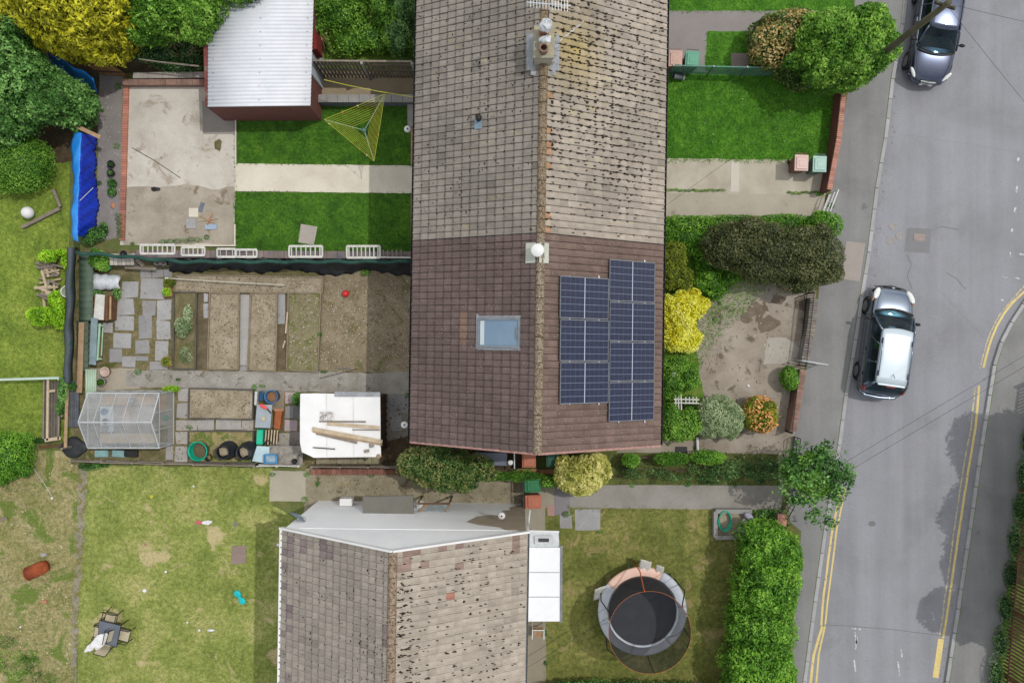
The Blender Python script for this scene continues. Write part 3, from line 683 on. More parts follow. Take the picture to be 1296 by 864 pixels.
def tile_slope(frame, side, hx, L0, L1, ze, zr, colf, cover=.232, gauge=.335, seed=1, lich=None):
    """interlocking tiles, one slope; frame-local: x across, y along the ridge"""
    r = np.random.default_rng(seed)
    sl_ = math.hypot(hx, zr - ze); nr = int(round(sl_ / gauge)); g = sl_ / nr
    nc = int(round((L1 - L0) / cover)); cw = (L1 - L0) / nc
    ux, uz = -side * hx / sl_, (zr - ze) / sl_       # up the slope
    nx, nz = side * uz, -ux * side * 1.0             # normal (pointing up/out)
    nz = hx / sl_; nx = side * (zr - ze) / sl_
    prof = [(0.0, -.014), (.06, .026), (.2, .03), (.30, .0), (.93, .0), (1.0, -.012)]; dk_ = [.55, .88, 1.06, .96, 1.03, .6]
    V = []; Cc = []; F = []
    for j in range(nr):
        for i in range(nc):
            jz = r.normal() * .003; jy = r.normal() * .002; base = np.array(colf(i * cw + L0, j * g, j, i, r)) ; o = len(V)
            for (s0, lift) in ((j * g - .012, None), (j * g - .012, .042 if side < 0 else .02), (j * g + .04, .038 if side < 0 else .02), (j * g + g + .02, .004)):
                for (u, h_), dd_ in zip(prof, dk_):
                    hh = (h_ + (lift if lift is not None else -.004)) + (jz if lift else 0)
                    if lift is None: hh = -.004
                    s_ = s0
                    V.append((side * hx + ux * s_ + nx * hh, L0 + i * cw + u * cw + jy, ze + uz * s_ + nz * hh)); Cc.append(base * dd_ * ((.5 if side < 0 else .9) if lift is None else .58 if lift == .042 else 1) * (1 + r.normal() * .06) + (np.array((.05, .04, -.03)) * max(0, r.normal()) * .5 if lich and lich(i * cw + L0, s0) > r.random() else 0))  # lower edges coloured dark as shade under each course, strongest on the west slope
            for a in range(3):
                for k in range(5):
                    q = (o + a * 6 + k, o + a * 6 + k + 1, o + a * 6 + 7 + k, o + a * 6 + 6 + k)
                    F.append(q if side > 0 else q[::-1])
    b = B(); b.v = [tuple(WM[frame.name] @ Vector(v)) for v in V]; b.f = F; b.c = [tuple(c) for c in Cc]
    return b

def slope_pt(side, hx, ze, zr, y, s, lift=0.0):
    sl_ = math.hypot(hx, zr - ze)
    return Vector((side * hx - side * hx / sl_ * s + side * (zr - ze) / sl_ * lift, y, ze + (zr - ze) / sl_ * s + hx / sl_ * lift))

def moss_bits(frame, specs, hx, ze, zr, gauge, L0, L1, size=1.0):
    """small dark cushions lying in the laps of the tiles"""
    b = B(); r = random.Random(5); cw = (L1 - L0) / int(round((L1 - L0) / .232)); sl_ = math.hypot(hx, zr - ze); nr = int(round(sl_ / gauge)); g = sl_ / nr
    for side, n, fn in specs:
        c = 0; tries = 0
        while c < n and tries < n * 30:
            tries += 1
            y = r.uniform(L0, L1); s = r.randint(0, nr - 1) * g + r.uniform(-.03, .03) + (r.uniform(0, g) if r.random() < .25 else 0)
            if s < .03: continue
            if side > 0 and r.random() < .7: s += r.uniform(-.12, .12); y = L0 + round((y - L0) / .232) * .232 + r.uniform(-.03, .03)
            if r.random() > fn(y, s): continue
            c += 1
            p = WM[frame.name] @ slope_pt(side, hx, ze, zr, y, s, .03)
            sx, sy = (r.uniform(.04, .10), r.uniform(.015, .03)) if side > 0 else (r.uniform(.02, .035), r.uniform(.02, .05))
            sx *= size; sy *= size
            k = 6; vs = [p + Vector((0, 0, .03))] + [p + Vector((sx * math.cos(t + .3) * r.uniform(.7, 1.2), sy * math.sin(t + .3) * r.uniform(.7, 1.2), -.01)) for t in [2 * math.pi * q / k for q in range(k)]]
            b.add(vs, [(0, 1 + q, 1 + (q + 1) % k) for q in range(k)])
    return b

def ridge_caps(frame, y0, y1, zr, r=.135, colf=None):
    b = B(); n = int((y1 - y0) / .42); L = (y1 - y0) / n
    for i in range(n):
        c = colf(y0 + i * L) if colf else 1.0; n_ = 9; vs = []
        for (yy, rr) in ((y0 + i * L - .01, r * 1.08), (y0 + i * L + L * .93, r)):
            for k in range(n_ + 1):
                t = math.pi * (k / n_) * 1.1 - .16
                vs.append(WM[frame.name] @ Vector((rr * math.cos(t) * 1.05, yy, zr - .06 + rr * math.sin(t))))
            vs.append(WM[frame.name] @ Vector((0, yy, zr - .09)))
        m = n_ + 2
        fs = [(k, k + 1, m + k + 1, m + k) for k in range(n_)] + [(k + 1, k, n_ + 1) for k in range(n_)] + [(m + k, m + k + 1, m + n_ + 1) for k in range(n_)]
        b.add(vs, fs, c)
    return b

def house_shell(fr, hx, L0, L1, ze, zr, over, wallm, gables, vover=.12, wall_name='wall'):
    """solid body of walls with gables, closed under the roof"""
    w = hx - over; zt = ze + (zr - ze) * over / hx - .06
    b = B(); y0, y1 = L0 + vover, L1 - vover
    for y, fl in ((y0, 1), (y1, -1)):
        q = [(-w, y, 0), (w, y, 0), (w, y, zt), (0, y, zr - .06), (-w, y, zt)]
        b.poly([WM[fr.name] @ Vector(v) for v in (q if fl > 0 else q[::-1])])
    for x, fl in ((-w, 1), (w, -1)):
        q = [(x, y1, 0), (x, y0, 0), (x, y0, zt), (x, y1, zt)]
        b.poly([WM[fr.name] @ Vector(v) for v in (q if fl > 0 else q[::-1])])
    make(wall_name, b, wallm, fr)
    # deck and soffit
    b = B()
    for side in (-1, 1):
        q = [slope_pt(side, hx, ze, zr, L0 + .02, 0.0, -.03), slope_pt(side, hx, ze, zr, L1 - .02, 0.0, -.03), slope_pt(side, hx, ze, zr, L1 - .02, math.hypot(hx, zr - ze), -.03), slope_pt(side, hx, ze, zr, L0 + .02, math.hypot(hx, zr - ze), -.03)]
        b.poly([WM[fr.name] @ v for v in q])
    make('roof_deck', b, MT['wood_dark'], fr)

def gutter(fr, side, hx, L0, L1, ze, mat, r=.06):
    b = B(); n = 6; x = side * (hx + .035)
    vs = []
    for y in (L0, L1):
        for k in range(n + 1):
            t = math.pi + math.pi * k / n; vs.append(WM[fr.name] @ Vector((x + r * math.cos(t), y, ze - .02 + r * math.sin(t))))
    b.add(vs, [(k, k + 1, n + 2 + k, n + 1 + k) for k in range(n)])
    make('gutter', b, mat, fr, solid=.008)

def window_on_wall(fr, x, y, z, w, h, facing, frame_m=None):
    """a framed window: facing 'x' (+-1) for side walls, 'y' (+-1) for gables; local coordinates of the house"""
    ax, s = facing; b = B(); g = B(); t = .06
    def bx(bb, u, v, du, dv, d, off):
        c = (x + s * off, y + u, z + v) if ax == 'x' else (x + u, y + s * off, z + v)
        sz = (d, du, dv) if ax == 'x' else (du, d, dv)
        vs = B().box(c, sz); bb.add([WM[fr.name] @ Vector(q) for q in vs.v], vs.f)
    for u in (-w / 2, 0, w / 2): bx(b, u, 0, t, h + t, .08, .02)
    for v in (-h / 2, h / 2, h * .2): bx(b, 0, v, w, t, .076, .02)
    bx(b, 0, -h / 2 - .06, w + .16, .05, .16, .05)
    f = make('window', b, frame_m or MT['white_paint'], fr)
    bx(g, 0, 0, w, h, .02, .012); make('pane', g, MT['glass_dark'], f)

# ---------------------------------------------------------------- upper terrace: grey half and brown half
A = thing('brick_house', 'house under a half grey, half brown roof that carries the solar panels', 'house', (.827, -3.643, 0), R(-.9))
hxA, zeA, zrA = 4.457, 5.2, 7.8
house_shell(A, hxA, 0, 22, zeA, zrA, .35, MT['render_wall'], 1)
LA = 7.17
def colA_old(side):  # sunlit street slope coloured lighter than the shaded garden slope
    def f(y, s, j, i, r):
        k = r.normal(1, .055); 
        v = np.array(C(140, 131, 124)[:3]) if side > 0 else np.array(C(143, 136, 127)[:3])
        if side > 0: v = np.array(C(168, 158, 145)[:3])
        if r.random() < .03: v = v * .8
        if side > 0:
            d = math.hypot((y - 13.2) / 1.6, (s - 3.9) / 1.5)
            if d < 1: v = v * (1 - .8 * (1 - d)) + np.array(C(176, 156, 100)[:3]) * .8 * (1 - d)
            elif s > 4.75 and r.random() < .2: v = np.array(C(176, 138, 108)[:3])
        k *= 1 + .08 * math.sin(y * .9 + s * 1.3) + .05 * math.sin(y * 2.3 - s)
        return v * k
    return f
def colA_new(side):  # base brown carries the shade: darker on the west slope
    def f(y, s, j, i, r):
        v = np.array(C(108, 93, 89)[:3]) if side < 0 else np.array(C(121, 102, 93)[:3])
        k = r.normal(1, .06) * (1 + .07 * math.sin(y * 1.3 + s * 1.1))
        if side < 0 and 4.6 > y > 3.3 and 2.05 < s < 2.3: v = np.array(C(128, 104, 92)[:3])
        return v * k
    return f
for sd in (-1, 1):
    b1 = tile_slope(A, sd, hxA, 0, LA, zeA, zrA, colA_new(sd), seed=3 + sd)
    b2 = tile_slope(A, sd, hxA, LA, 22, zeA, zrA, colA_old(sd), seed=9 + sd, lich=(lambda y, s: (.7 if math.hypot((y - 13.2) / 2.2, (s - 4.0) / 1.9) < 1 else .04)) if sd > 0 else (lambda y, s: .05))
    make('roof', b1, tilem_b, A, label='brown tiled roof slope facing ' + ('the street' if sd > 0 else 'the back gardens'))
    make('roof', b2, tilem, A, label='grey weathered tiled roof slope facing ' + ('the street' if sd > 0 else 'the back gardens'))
    gutter(A, sd, hxA, 0, 22, zeA, MT['gutter'])
def mfA(side):
    def f(y, s):
        if y < LA + .1: return .0
        base = .18 + .5 * max(0, math.sin(y * .8 + 1) * math.sin(s * 1.7 + y * .5))
        if side > 0: base += .9 * math.exp(-((y - 12.5) / 3) ** 2) * (.4 + s / 5) + (.9 if 4.7 < s < 5.1 else 0)
        else: base += .5 * math.exp(-((y - 12.5) / 2.5) ** 2) * (s / 5) + .1
        if y < 9 and side > 0: base *= .5
        return base
    return f
make('moss', moss_bits(A, [(1, 2600, mfA(1)), (-1, 1900, mfA(-1))], hxA, zeA, zrA, .335, LA, 21.5), mossm, A, kind='stuff')
flek = surf('lichen_fleck', [C(150, 142, 130), C(196, 190, 178)], 8, 40, .2)
def mfl(y, s): return .5 + .5 * math.sin(y * 3) * math.sin(s * 4)
bl = moss_bits(A, [(1, 500, mfl), (-1, 500, mfl)], hxA, zeA, zrA, .335, .1, LA, .55)
make('lichen', bl, flek, A, kind='stuff')
make('ridge', ridge_caps(A, 0, 22, zrA, colf=lambda y: (.82, .74, .62) if y > LA else (.95, .92, .86)), ridgem, A, smooth=False)
# verge: pinkish mortar and undercloak along the south gable
b = B(); vm = surf('verge_mortar', [C(160, 120, 112), C(186, 148, 138)], 4, 30, .2)
for sd in (-1, 1):
    for k in range(22):
        s0, s1 = [k * 5.16 / 22 + .005, (k + 1) * 5.16 / 22 - .005]
        p0 = WM[A.name] @ slope_pt(sd, hxA, zeA, zrA, -.015, s0, .01); p1 = WM[A.name] @ slope_pt(sd, hxA, zeA, zrA, -.015, s1, .01)
        b.bar(p0, p1, .07, .075)
make('verge', b, vm, A)
# the party line between the two roofs
b = B()
for sd in (-1, 1):
    b.bar(WM[A.name] @ slope_pt(sd, hxA, zeA, zrA, LA, 0, .035), WM[A.name] @ slope_pt(sd, hxA, zeA, zrA, LA, 5.14, .035), .02, .03)
make('bonding_gutter', b, MT['gutter'], A)
for y in (2.2, 5.2, 9.0, 12.5, 16.5, 19.5):
    window_on_wall(A, -4.107, y, 4.1, 1.3, 1.1, ('x', -1)); window_on_wall(A, 4.107, y, 4.1, 1.5, 1.1, ('x', 1))
    window_on_wall(A, 4.107, y, 1.5, 1.6, 1.3, ('x', 1))
window_on_wall(A, -1.8, .12, 4.0, .9, 1.0, ('y', -1))
for y in (3.7, 10.8, 14.6):
    for sx in (-1, 1):
        b = B().box((sx * 4.12, y, 1.02), (.05, .9, 2.04)); d = B(); d.add([WM[A.name] @ Vector(v) for v in b.v], b.f)
        dd = make('door', d, surf('door_paint', [C(70, 40, 36), C(84, 50, 44)], 2, 20, .1, .5), A)
        b = B().box((sx * 4.17, y + .33, 1.02), (.06, .12, .03)); d = B(); d.add([WM[A.name] @ Vector(v) for v in b.v], b.f); make('handle', d, MT['grey_metal'], dd)
# downpipes
for sx, y in ((-1, LA), (1, LA), (-1, .35)):
    a = WM[A.name] @ Vector((sx * (hxA + .0), y, 5.12)); c = WM[A.name] @ Vector((sx * 4.17, y, 4.75)); e = WM[A.name] @ Vector((sx * 4.17, y, .05))
    make('downpipe', B().tube([a, c, e], .035, 8), MT['gutter'], A)

planeA = {}
for sd in (-1, 1):
    p0 = WM[A.name] @ slope_pt(sd, hxA, zeA, zrA, 0, 0, 0)
    nn = (WM[A.name].to_3x3() @ Vector((sd * (zrA - zeA), 0, hxA))).normalized(); planeA[sd] = (p0, nn)
def on_roof(px, py, sd, lift=.04):
    p0, n = planeA[sd]; return on_plane(px, py, p0 + n * lift, n)
def roof_axes(sd):
    p0, n = planeA[sd]; yv = (WM[A.name].to_3x3() @ Vector((0, 1, 0))).normalized(); return yv.cross(n).normalized(), yv, n   # down/up-slope x, along ridge, normal
def roof_mat(sd):
    xa, ya, n = roof_axes(sd); M = Matrix.Identity(4)
    for i in range(3): M[i][0], M[i][1], M[i][2] = xa[i], ya[i], n[i]
    return M

# roof window on the west slope
M = roof_mat(-1); c = (on_roof(606, 402, -1) + on_roof(659, 441, -1)) / 2
wx = (on_roof(659, 421, -1) - on_roof(606, 421, -1)).length; wy = (on_roof(632, 402, -1) - on_roof(632, 441, -1)).length
def plate(b, u0, v0, u1, v1, z0, z1, cc=c, MM=M):
    return b.box(cc + MM.to_3x3() @ Vector(((u0 + u1) / 2, (v0 + v1) / 2, (z0 + z1) / 2)), (abs(u1 - u0), abs(v1 - v0), z1 - z0), M=MM)
b = B(); t = .09
plate(b, -wx / 2, -wy / 2, wx / 2, -wy / 2 + t, 0, .09); plate(b, -wx / 2, wy / 2 - t, wx / 2, wy / 2, 0, .09)
plate(b, -wx / 2, -wy / 2 + t, -wx / 2 + t * .8, wy / 2 - t, 0, .09); plate(b, wx / 2 - t * .8, -wy / 2 + t, wx / 2, wy / 2 - t, 0, .09)
rw = make('roof_window', b, surf('window_flashing', [C(120, 128, 134), C(146, 152, 158)], 3, 20, .1, .4, .1, metal=.3), A, bevel=.01)
b = B(); plate(b, -wx / 2 + t * .8, -wy / 2 + t, wx / 2 - t * .8, wy / 2 - t, .02, .05); make('pane', b, surf('sky_glass', [C(110, 136, 158), C(122, 148, 170)], .8, 10, .05, .08, 0, spec=.9), rw)
b = B(); plate(b, -wx / 2 + t, -wy / 2 + t * 1.2, -wx / 2 + t + .16, wy / 2 - t * 1.2, .052, .06); make('blind', b, surf('pale_blind', [C(190, 204, 208), C(204, 214, 216)], 2, 20, .08), rw)
b = B(); plate(b, wx / 2 - .12, -.2, wx / 2 - .06, .2, .092, .11); make('vent_bar', b, MT['grey_metal'], rw)
b = B(); plate(b, -wx / 2 - .09, -wy / 2 - .04, -wx / 2 - .02, wy / 2 + .12, .0, .035); plate(b, -wx / 2 - .02, wy / 2 + .003, wx / 2, wy / 2 + .06, 0, .04); plate(b, -wx / 2 - .02, -wy / 2 - .06, wx / 2, -wy / 2 - .003, 0, .04)
make('flashing', b, MT['lead'], rw)

# small vent on the grey slope
p = on_roof(606, 153, -1, .05); vt = thing('roof_vent', 'small dark pipe vent with blue grey flashing on the grey west roof slope', 'vent', p)
M = roof_mat(-1)
make('flashing', B().box(p + M.to_3x3() @ Vector((-.02, -.1, 0)), (.3, .34, .02), M=M), surf('blue_lead', [C(116, 142, 164), C(140, 160, 176)], 4, 20, .1), vt)
make('cowl', B().lathe([(.09, -.05), (.09, .16), (.11, .18), (.11, .25), (.05, .29), (0, .3)], p + Vector((0, .05, 0)), 14), MT['dark_metal'], vt, smooth=True)

# chimney on the ridge
pc = WM[A.name] @ Vector((-.02, 13.12, 7.3))
ch = make('chimney', B().box(pc + Vector((0, 0, .45)), (.56, .92, 1.4), rz=R(-.9)), MT['render_wall'], A, bevel=.01)
top = pc.z + 1.12
b = B().box((pc.x, pc.y, top + .03), (.66, 1.02, .1), rz=R(-.9)); make('capping', b, surf('chimney_cap', [C(150, 146, 128), C(172, 166, 146)], 5, 30, .25, spots=C(190, 170, 90), spotscale=5, spotcov=.56), ch, bevel=.015)
b = B()
b.box((pc.x, pc.y - .62, 7.68), (.8, .34, .03), rz=R(-.9)); b.box((pc.x - .42, pc.y, 7.6), (.26, 1.2, .03), M=Matrix.Rotation(R(-30), 4, 'Y')); b.box((pc.x + .42, pc.y, 7.6), (.26, 1.2, .03), M=Matrix.Rotation(R(30), 4, 'Y'))
make('flashing', b, MT['lead'], ch)
pot = B().lathe([(.15, 0), (.13, .32), (.16, .36), (.16, .42), (.1, .42), (.1, .36)], (pc.x, pc.y + .27, top + .07), 16)
pt = make('chimney_pot', pot, surf('terracotta', [C(140, 90, 72), C(160, 108, 88)], 4, 30, .2), ch, smooth=True)
# crinkled bright metal cowls
bright = surf('bright_metal', [C(200, 206, 210), C(236, 240, 242)], 3, 20, .1, .3, .3, metal=.2)
make('cowl', B().ell((pc.x + .02, pc.y + .3, top + .62), (.2, .2, .22), 10, 7, lump=.22), bright, ch)
make('cowl', B().ell((pc.x + .03, pc.y - .05, top + .34), (.2, .16, .16), 9, 6, lump=.25), bright, ch)
make('chimney_pot', B().lathe([(.14, 0), (.12, .3), (.15, .34), (.15, .4), (.1, .4), (.1, .34), (.1, .1)], (pc.x - .02, pc.y - .3, top + .03), 16), surf('terracotta_b', [C(128, 100, 84), C(150, 122, 104)], 4, 30, .2), ch, smooth=True)

# television aerial strapped to the chimney
ta = thing('television_aerial', 'silver television aerial with long boom fixed above the ridge chimney', 'aerial', (pc.x, pc.y + .7, 7.9))
alu = surf('aluminium', [C(190, 198, 204), C(216, 222, 226)], 3, 20, .1, .3, .1, metal=.4)
m0 = P(693, 30, 7.9); m1 = Vector((m0.x + .0, m0.y + .02, 10.1)); 
make('mast', B().tube([m0, m1], .022, 8), MT['grey_metal'], ta)
a = P(666, 3, 10.0); bb_ = P(722, 8, 10.0); make('boom', B().tube([a, bb_], .02, 8), alu, ta)
b = B()
for i in range(13):
    q = a.lerp(bb_, .1 + .9 * i / 13); b.tube([q + Vector((0, -.16 - .002 * i, .03)), q + Vector((0, .16, .03))], .006, 5)
b.sheet([[a.lerp(bb_, .02) + Vector((0, y, z)) for y in (-.25, .25)] for z in (-.22, 0)]); b.sheet([[a.lerp(bb_, .02) + Vector((0, y, z)) for y in (-.25, .25)] for z in (.03, .25)])
make('elements', b, alu, ta, solid=.006)
ta2 = thing('radio_aerial', 'thin diagonal radio aerial rod leaning out over the lichen covered roof beside the chimney', 'aerial', P(700, 58, 8.2))
make('rod', B().tube([P(700, 58, 8.3), P(737, 29, 8.9)], .012, 6), alu, ta2)
for k in (.35, .55, .75, .95):
    q = P(700, 58, 8.3).lerp(P(737, 29, 8.9), k); make('element', B().tube([q + Vector((-.09, -.1, 0)), q + Vector((.09, .1, 0))], .006, 5), alu, ta2)

# white terminal on the ridge of the brown half
zt = 8.05; p = P(680, 317, zt); rt = thing('flue_terminal', 'round white flue terminal with square pale flashing on the ridge of the brown roof', 'flue', (p.x, p.y, 7.7))
b = B()
for sd in (-1, 1):
    M = roof_mat(sd); q = on_roof(680 + sd * 8.5, 320, sd, .07); b.box(q, (.36, .66, .02), M=M)
make('flashing', b, surf('pale_lead', [C(176, 182, 172), C(196, 198, 180)], 4, 20, .15), rt)
make('terminal', B().lathe([(.13, -.4), (.13, .0), (.21, .02), (.22, .09), (.19, .12), (.17, .13), (.09, .18), (0, .19)], p, 28), MT['white_paint'], rt, smooth=True)

# wall lamps on the west side
def wall_lamp(px, py, z, lab, dx=.5):
    p = P(px, py, z); t = thing('wall_lamp', lab, 'lamp', p)
    make('lamp_head', B().lathe([(0, .0), (.05, .0), (.12, .02), (.135, .06), (.12, .1), (0, .12)], p, 18), MT['white_paint'], t, smooth=True)
    make('sensor', B().ell(p + Vector((0, 0, .125)), (.035, .035, .02), 10, 6), MT['dark_metal'], t, smooth=True)
    make('bracket', B().tube([p + Vector((0, 0, .03)), p + Vector((dx * .6, -.05, -.05)), p + Vector((dx, -.12, -.1))], .02, 6), MT['grey_metal'], t)
wall_lamp(516, 164, 2.6, 'round white lamp on a bracket beside the grey roofed house wall by the small lawn', .62)
wall_lamp(512, 537, 2.6, 'round white lamp on a bracket by the dark corner beside the brown roof', .55)

# solar panels
cellm, nt, bs, out = newmat('solar_cells')
uv = N(nt, 'ShaderNodeAttribute', attribute_name='Col'); sp = N(nt, 'ShaderNodeSeparateColor'); nt.links.new(uv.outputs[0], sp.inputs[0])
def gridline(comp, n, wdt):
    f = fmath(nt, 'FRACT', fmath(nt, 'MULTIPLY', comp, n)); d = fmath(nt, 'ABSOLUTE', fmath(nt, 'SUBTRACT', f, .5)); return fmath(nt, 'GREATER_THAN', d, .5 - wdt)
lx, ly = sp.outputs[0], sp.outputs[1]
v = objvec(nt)
cr = ramp(nt, noise(nt, v, 6, 3), [C(18, 23, 48), C(28, 34, 64)], .35, .65)
vo = N(nt, 'ShaderNodeTexVoronoi'); vo.inputs['Scale'].default_value = 60; nt.links.new(v, vo.inputs['Vector'])
cr = mixc(nt, .18, cr, vo.outputs['Color'], 'OVERLAY')
bus = gridline(lx, 40, .06)
cr = mixc(nt, fmath(nt, 'MULTIPLY', bus, .22), cr, C(120, 126, 150))
cr = mixc(nt, fmath(nt, 'MULTIPLY', gridline(lx, 10, .03), .45), cr, C(96, 108, 140))
cr = mixc(nt, fmath(nt, 'MULTIPLY', gridline(ly, 6, .024), .75), cr, C(150, 164, 186))
mid = fmath(nt, 'LESS_THAN', fmath(nt, 'ABSOLUTE', fmath(nt, 'SUBTRACT', lx, .5)), .007)
cr = mixc(nt, mid, cr, C(190, 200, 214))
nt.links.new(cr, bs.inputs['Base Color']); bs.inputs['Roughness'].default_value = .12; bs.inputs['Specular IOR Level'].default_value = .5
M = roof_mat(1)
ulab = ['northernmost panel of the left column of three', 'middle panel of the left column of three', 'southernmost panel of the left column of three',
        'topmost panel of the right column of four', 'second panel from the top in the right column of four', 'third panel from the top in the right column of four', 'lowest panel of the right column of four']
pan = [(709, 351, 770, 403), (709, 405, 770, 456.5), (709, 458.5, 770, 510), (771.5, 330.5, 828.5, 381.5), (771.5, 383.3, 828.5, 431.5), (771.5, 433.3, 828, 481.7), (771, 483.5, 827.5, 532)]
for i, (x0, y0, x1, y1) in enumerate(pan):
    a = on_roof(x0, (y0 + y1) / 2, 1, .14); c2 = on_roof(x1, (y0 + y1) / 2, 1, .14); c = (a + c2) / 2; W_ = (c2 - a).length + .01
    Hh = (on_roof((x0 + x1) / 2, y0, 1, .14) - on_roof((x0 + x1) / 2, y1, 1, .14)).length + .02
    t = thing('solar_panel', 'blue solar panel, ' + ulab[i], 'solar panel', c - M.to_3x3() @ Vector((0, 0, .02)), 0, 'solar panels on the brown roof')
    b = B(); e = .022
    for u0, v0, u1, v1 in ((-W_ / 2, -Hh / 2, W_ / 2, -Hh / 2 + e), (-W_ / 2, Hh / 2 - e, W_ / 2, Hh / 2), (-W_ / 2, -Hh / 2 + e, -W_ / 2 + e, Hh / 2 - e), (W_ / 2 - e, -Hh / 2 + e, W_ / 2, Hh / 2 - e)): plate(b, u0, v0, u1, v1, -.03, .012, c, M)
    make('frame', b, MT['grey_metal'], t)
    g = B(); hw, hh = W_ / 2 - e, Hh / 2 - e
    vs = [c + M.to_3x3() @ Vector((u * hw, v_ * hh, .006)) for u, v_ in ((-1, -1), (1, -1), (1, 1), (-1, 1))]
    for vv, cc in zip(vs, ((0, 0, .5), (1, 0, .5), (1, 1, .5), (0, 1, .5))): g.v.append(tuple(vv)); g.c.append((max(cc[0], .0001), cc[1], cc[2]))
    g.f.append((0, 1, 2, 3)); make('cell_sheet', g, cellm, t)
    b = B(); plate(b, -hw, -hh, hw, hh, -.03, -.01, c, M); make('backing', b, MT['white_paint'], t)
for (x, ya, yb), lb in zip(((721, 349, 512), (758, 349, 512), (783, 329, 534.5), (816, 329, 534.5)), ('first', 'second', 'third', 'fourth')):
    a = on_roof(x, ya, 1, .075); c2 = on_roof(x, yb, 1, .075)
    make('mounting_rail', B().bar(a, c2, .04, .04), alu, label='aluminium mounting rail under the solar panels, %s rail from the ridge' % lb, cat='rail', group='rails under the solar panels')

# ---------------------------------------------------------------- lower house, roughcast gable
Bh = thing('brick_house', 'lower house with white roughcast gable and pale grey pantile roof', 'house', (-3.835, -6.72, 0), R(-.9))
hxB, zeB, zrB = 4.37, 5.2, 8.1
house_shell(Bh, hxB, -20, 0, zeB, zrB, .05, MT['render'], 1, vover=.05)
def colB(side):  # light and shade in the tile colour: paler east, darker west
    def f(y, s, j, i, r):
        v = np.array(C(158, 150, 140)[:3]) if side < 0 else np.array(C(176, 166, 152)[:3])
        k = r.normal(1, .05) * (1 + .05 * math.sin(y * 1.1 + s * 2))
        if j % 1 == 0 and r.random() < .05: k *= .86
        n = (y, s)
        if side > 0 and (-.75 < y < 0 and 3.2 < s < 5.2 and r.random() < .55 or -1.2 < y < 0 and 2.6 < s < 3.2 and r.random() < .5 or (-1.0 < y < -.2 and .3 < s < .7 and r.random() < .6)): v = np.array(C(150, 128, 118)[:3])
        if side > 0 and -2.1 < y < -1.87 and 2.95 < s < 3.27: v = np.array(C(172, 122, 106)[:3])
        if side < 0 and (-.9 < y < -.2 and (.7 < s < 1.3 or 1.7 < s < 2.5) and r.random() < .65 or (s < .34 and r.random() < .25) or (s > 4.6 and -3.2 < y < -2.6)): v = np.array(C(134, 122, 120)[:3])
        return v * k
    return f
for sd in (-1, 1):
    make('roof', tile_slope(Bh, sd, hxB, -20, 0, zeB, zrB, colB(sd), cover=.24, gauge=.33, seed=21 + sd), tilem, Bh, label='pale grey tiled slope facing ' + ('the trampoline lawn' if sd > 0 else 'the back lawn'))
def mfB(side):
    def f(y, s):
        b_ = .12 + .35 * max(0, math.sin(y * 1.1) * math.sin(s * 2.1 + y * .4))
        if side > 0 and s > 4.55: b_ = 1.2 if y < -.8 else .2
        if side < 0: b_ += .8 * max(0, (s - 2.2) / 3) * (1 if y < -3 else .15)
        return b_
    return f
make('moss', moss_bits(Bh, [(1, 800, mfB(1)), (-1, 1200, mfB(-1))], hxB, zeB, zrB, .33, -9.5, -.1), mossm, Bh, kind='stuff')
make('ridge', ridge_caps(Bh, -20, 0, zrB, colf=lambda y: (1.1, .98, .92)), ridgem, Bh)
b = B(); wb = [WM[Bh.name] @ Vector(v) for v in ((-hxB - .06, -.0, zeB + .03), (0, -.0, zrB + .05), (hxB + .06, -.0, zeB + .03))]
b.bar(wb[0], wb[1], .07, .16); b.bar(wb[1], wb[2], .07, .16); make('bargeboard', b, MT['white_paint'], Bh)
b = B(); b.bar(WM[Bh.name] @ Vector((-hxB - .045, 0, zeB - .02)), WM[Bh.name] @ Vector((-hxB - .045, -20, zeB - .02)), .09, .13); make('fascia', b, MT['white_paint'], Bh)
gutter(Bh, 1, hxB, -20, 0, zeB, MT['grey_metal'])
for y in (-3, -7, -12, -16):
    window_on_wall(Bh, -4.32, y, 4.0, 1.3, 1.1, ('x', -1)); window_on_wall(Bh, -4.32, y, 1.4, 1.5, 1.2, ('x', -1)); window_on_wall(Bh, 4.32, y - .5, 4.0, 1.3, 1.1, ('x', 1))
# bare patch on the gable wall
yb = WM[Bh.name] @ Vector((0, -.05, 0)); pn = (WM[Bh.name].to_3x3() @ Vector((0, 1, 0))).normalized()
bare = [(590, 660), (604, 653), (622, 651), (631, 652), (636, 646), (646, 645), (644, 642), (652, 640), (664, 638), (666, 672), (640, 671), (632, 667), (624, 666), (606, 664)]
bare = [(max(min(x, 665), 500), y) for x, y in bare]
bp = [on_plane(x, y, yb + pn * .004, pn) for x, y in bare]
make('bare_render', B().poly(bp), MT['render_bare'], Bh, label='brown unpainted patch of render')
b = B(); q0 = on_plane(380, 668, yb + pn * .006, pn); q1 = on_plane(655, 671, yb + pn * .006, pn); b.bar(q0, q1, .012, .02); make('render_bead', b, MT['render'], Bh)
wall_lamp(635, 652, 3.6, 'small round lamp on the brown bare patch of the white gable', .0)
# canopy over the side door
zc = 2.35
def at(x, y, z): p = P(x, y, z); return p
c0 = [P(459, 628, zc), P(523, 627, zc), P(523, 650.5, zc), P(459, 650.5, zc)]
cn = make('canopy', B().prism([(p.x, p.y) for p in c0], zc - .14, zc), MT['grey_felt'], Bh, bevel=.01)
q = P(438, 635, 1.15); b = B().box((q.x, q.y + .0, 1.0), (.5, .3, .5)); make('meter_box', b, MT['white_paint'], Bh, bevel=.02)
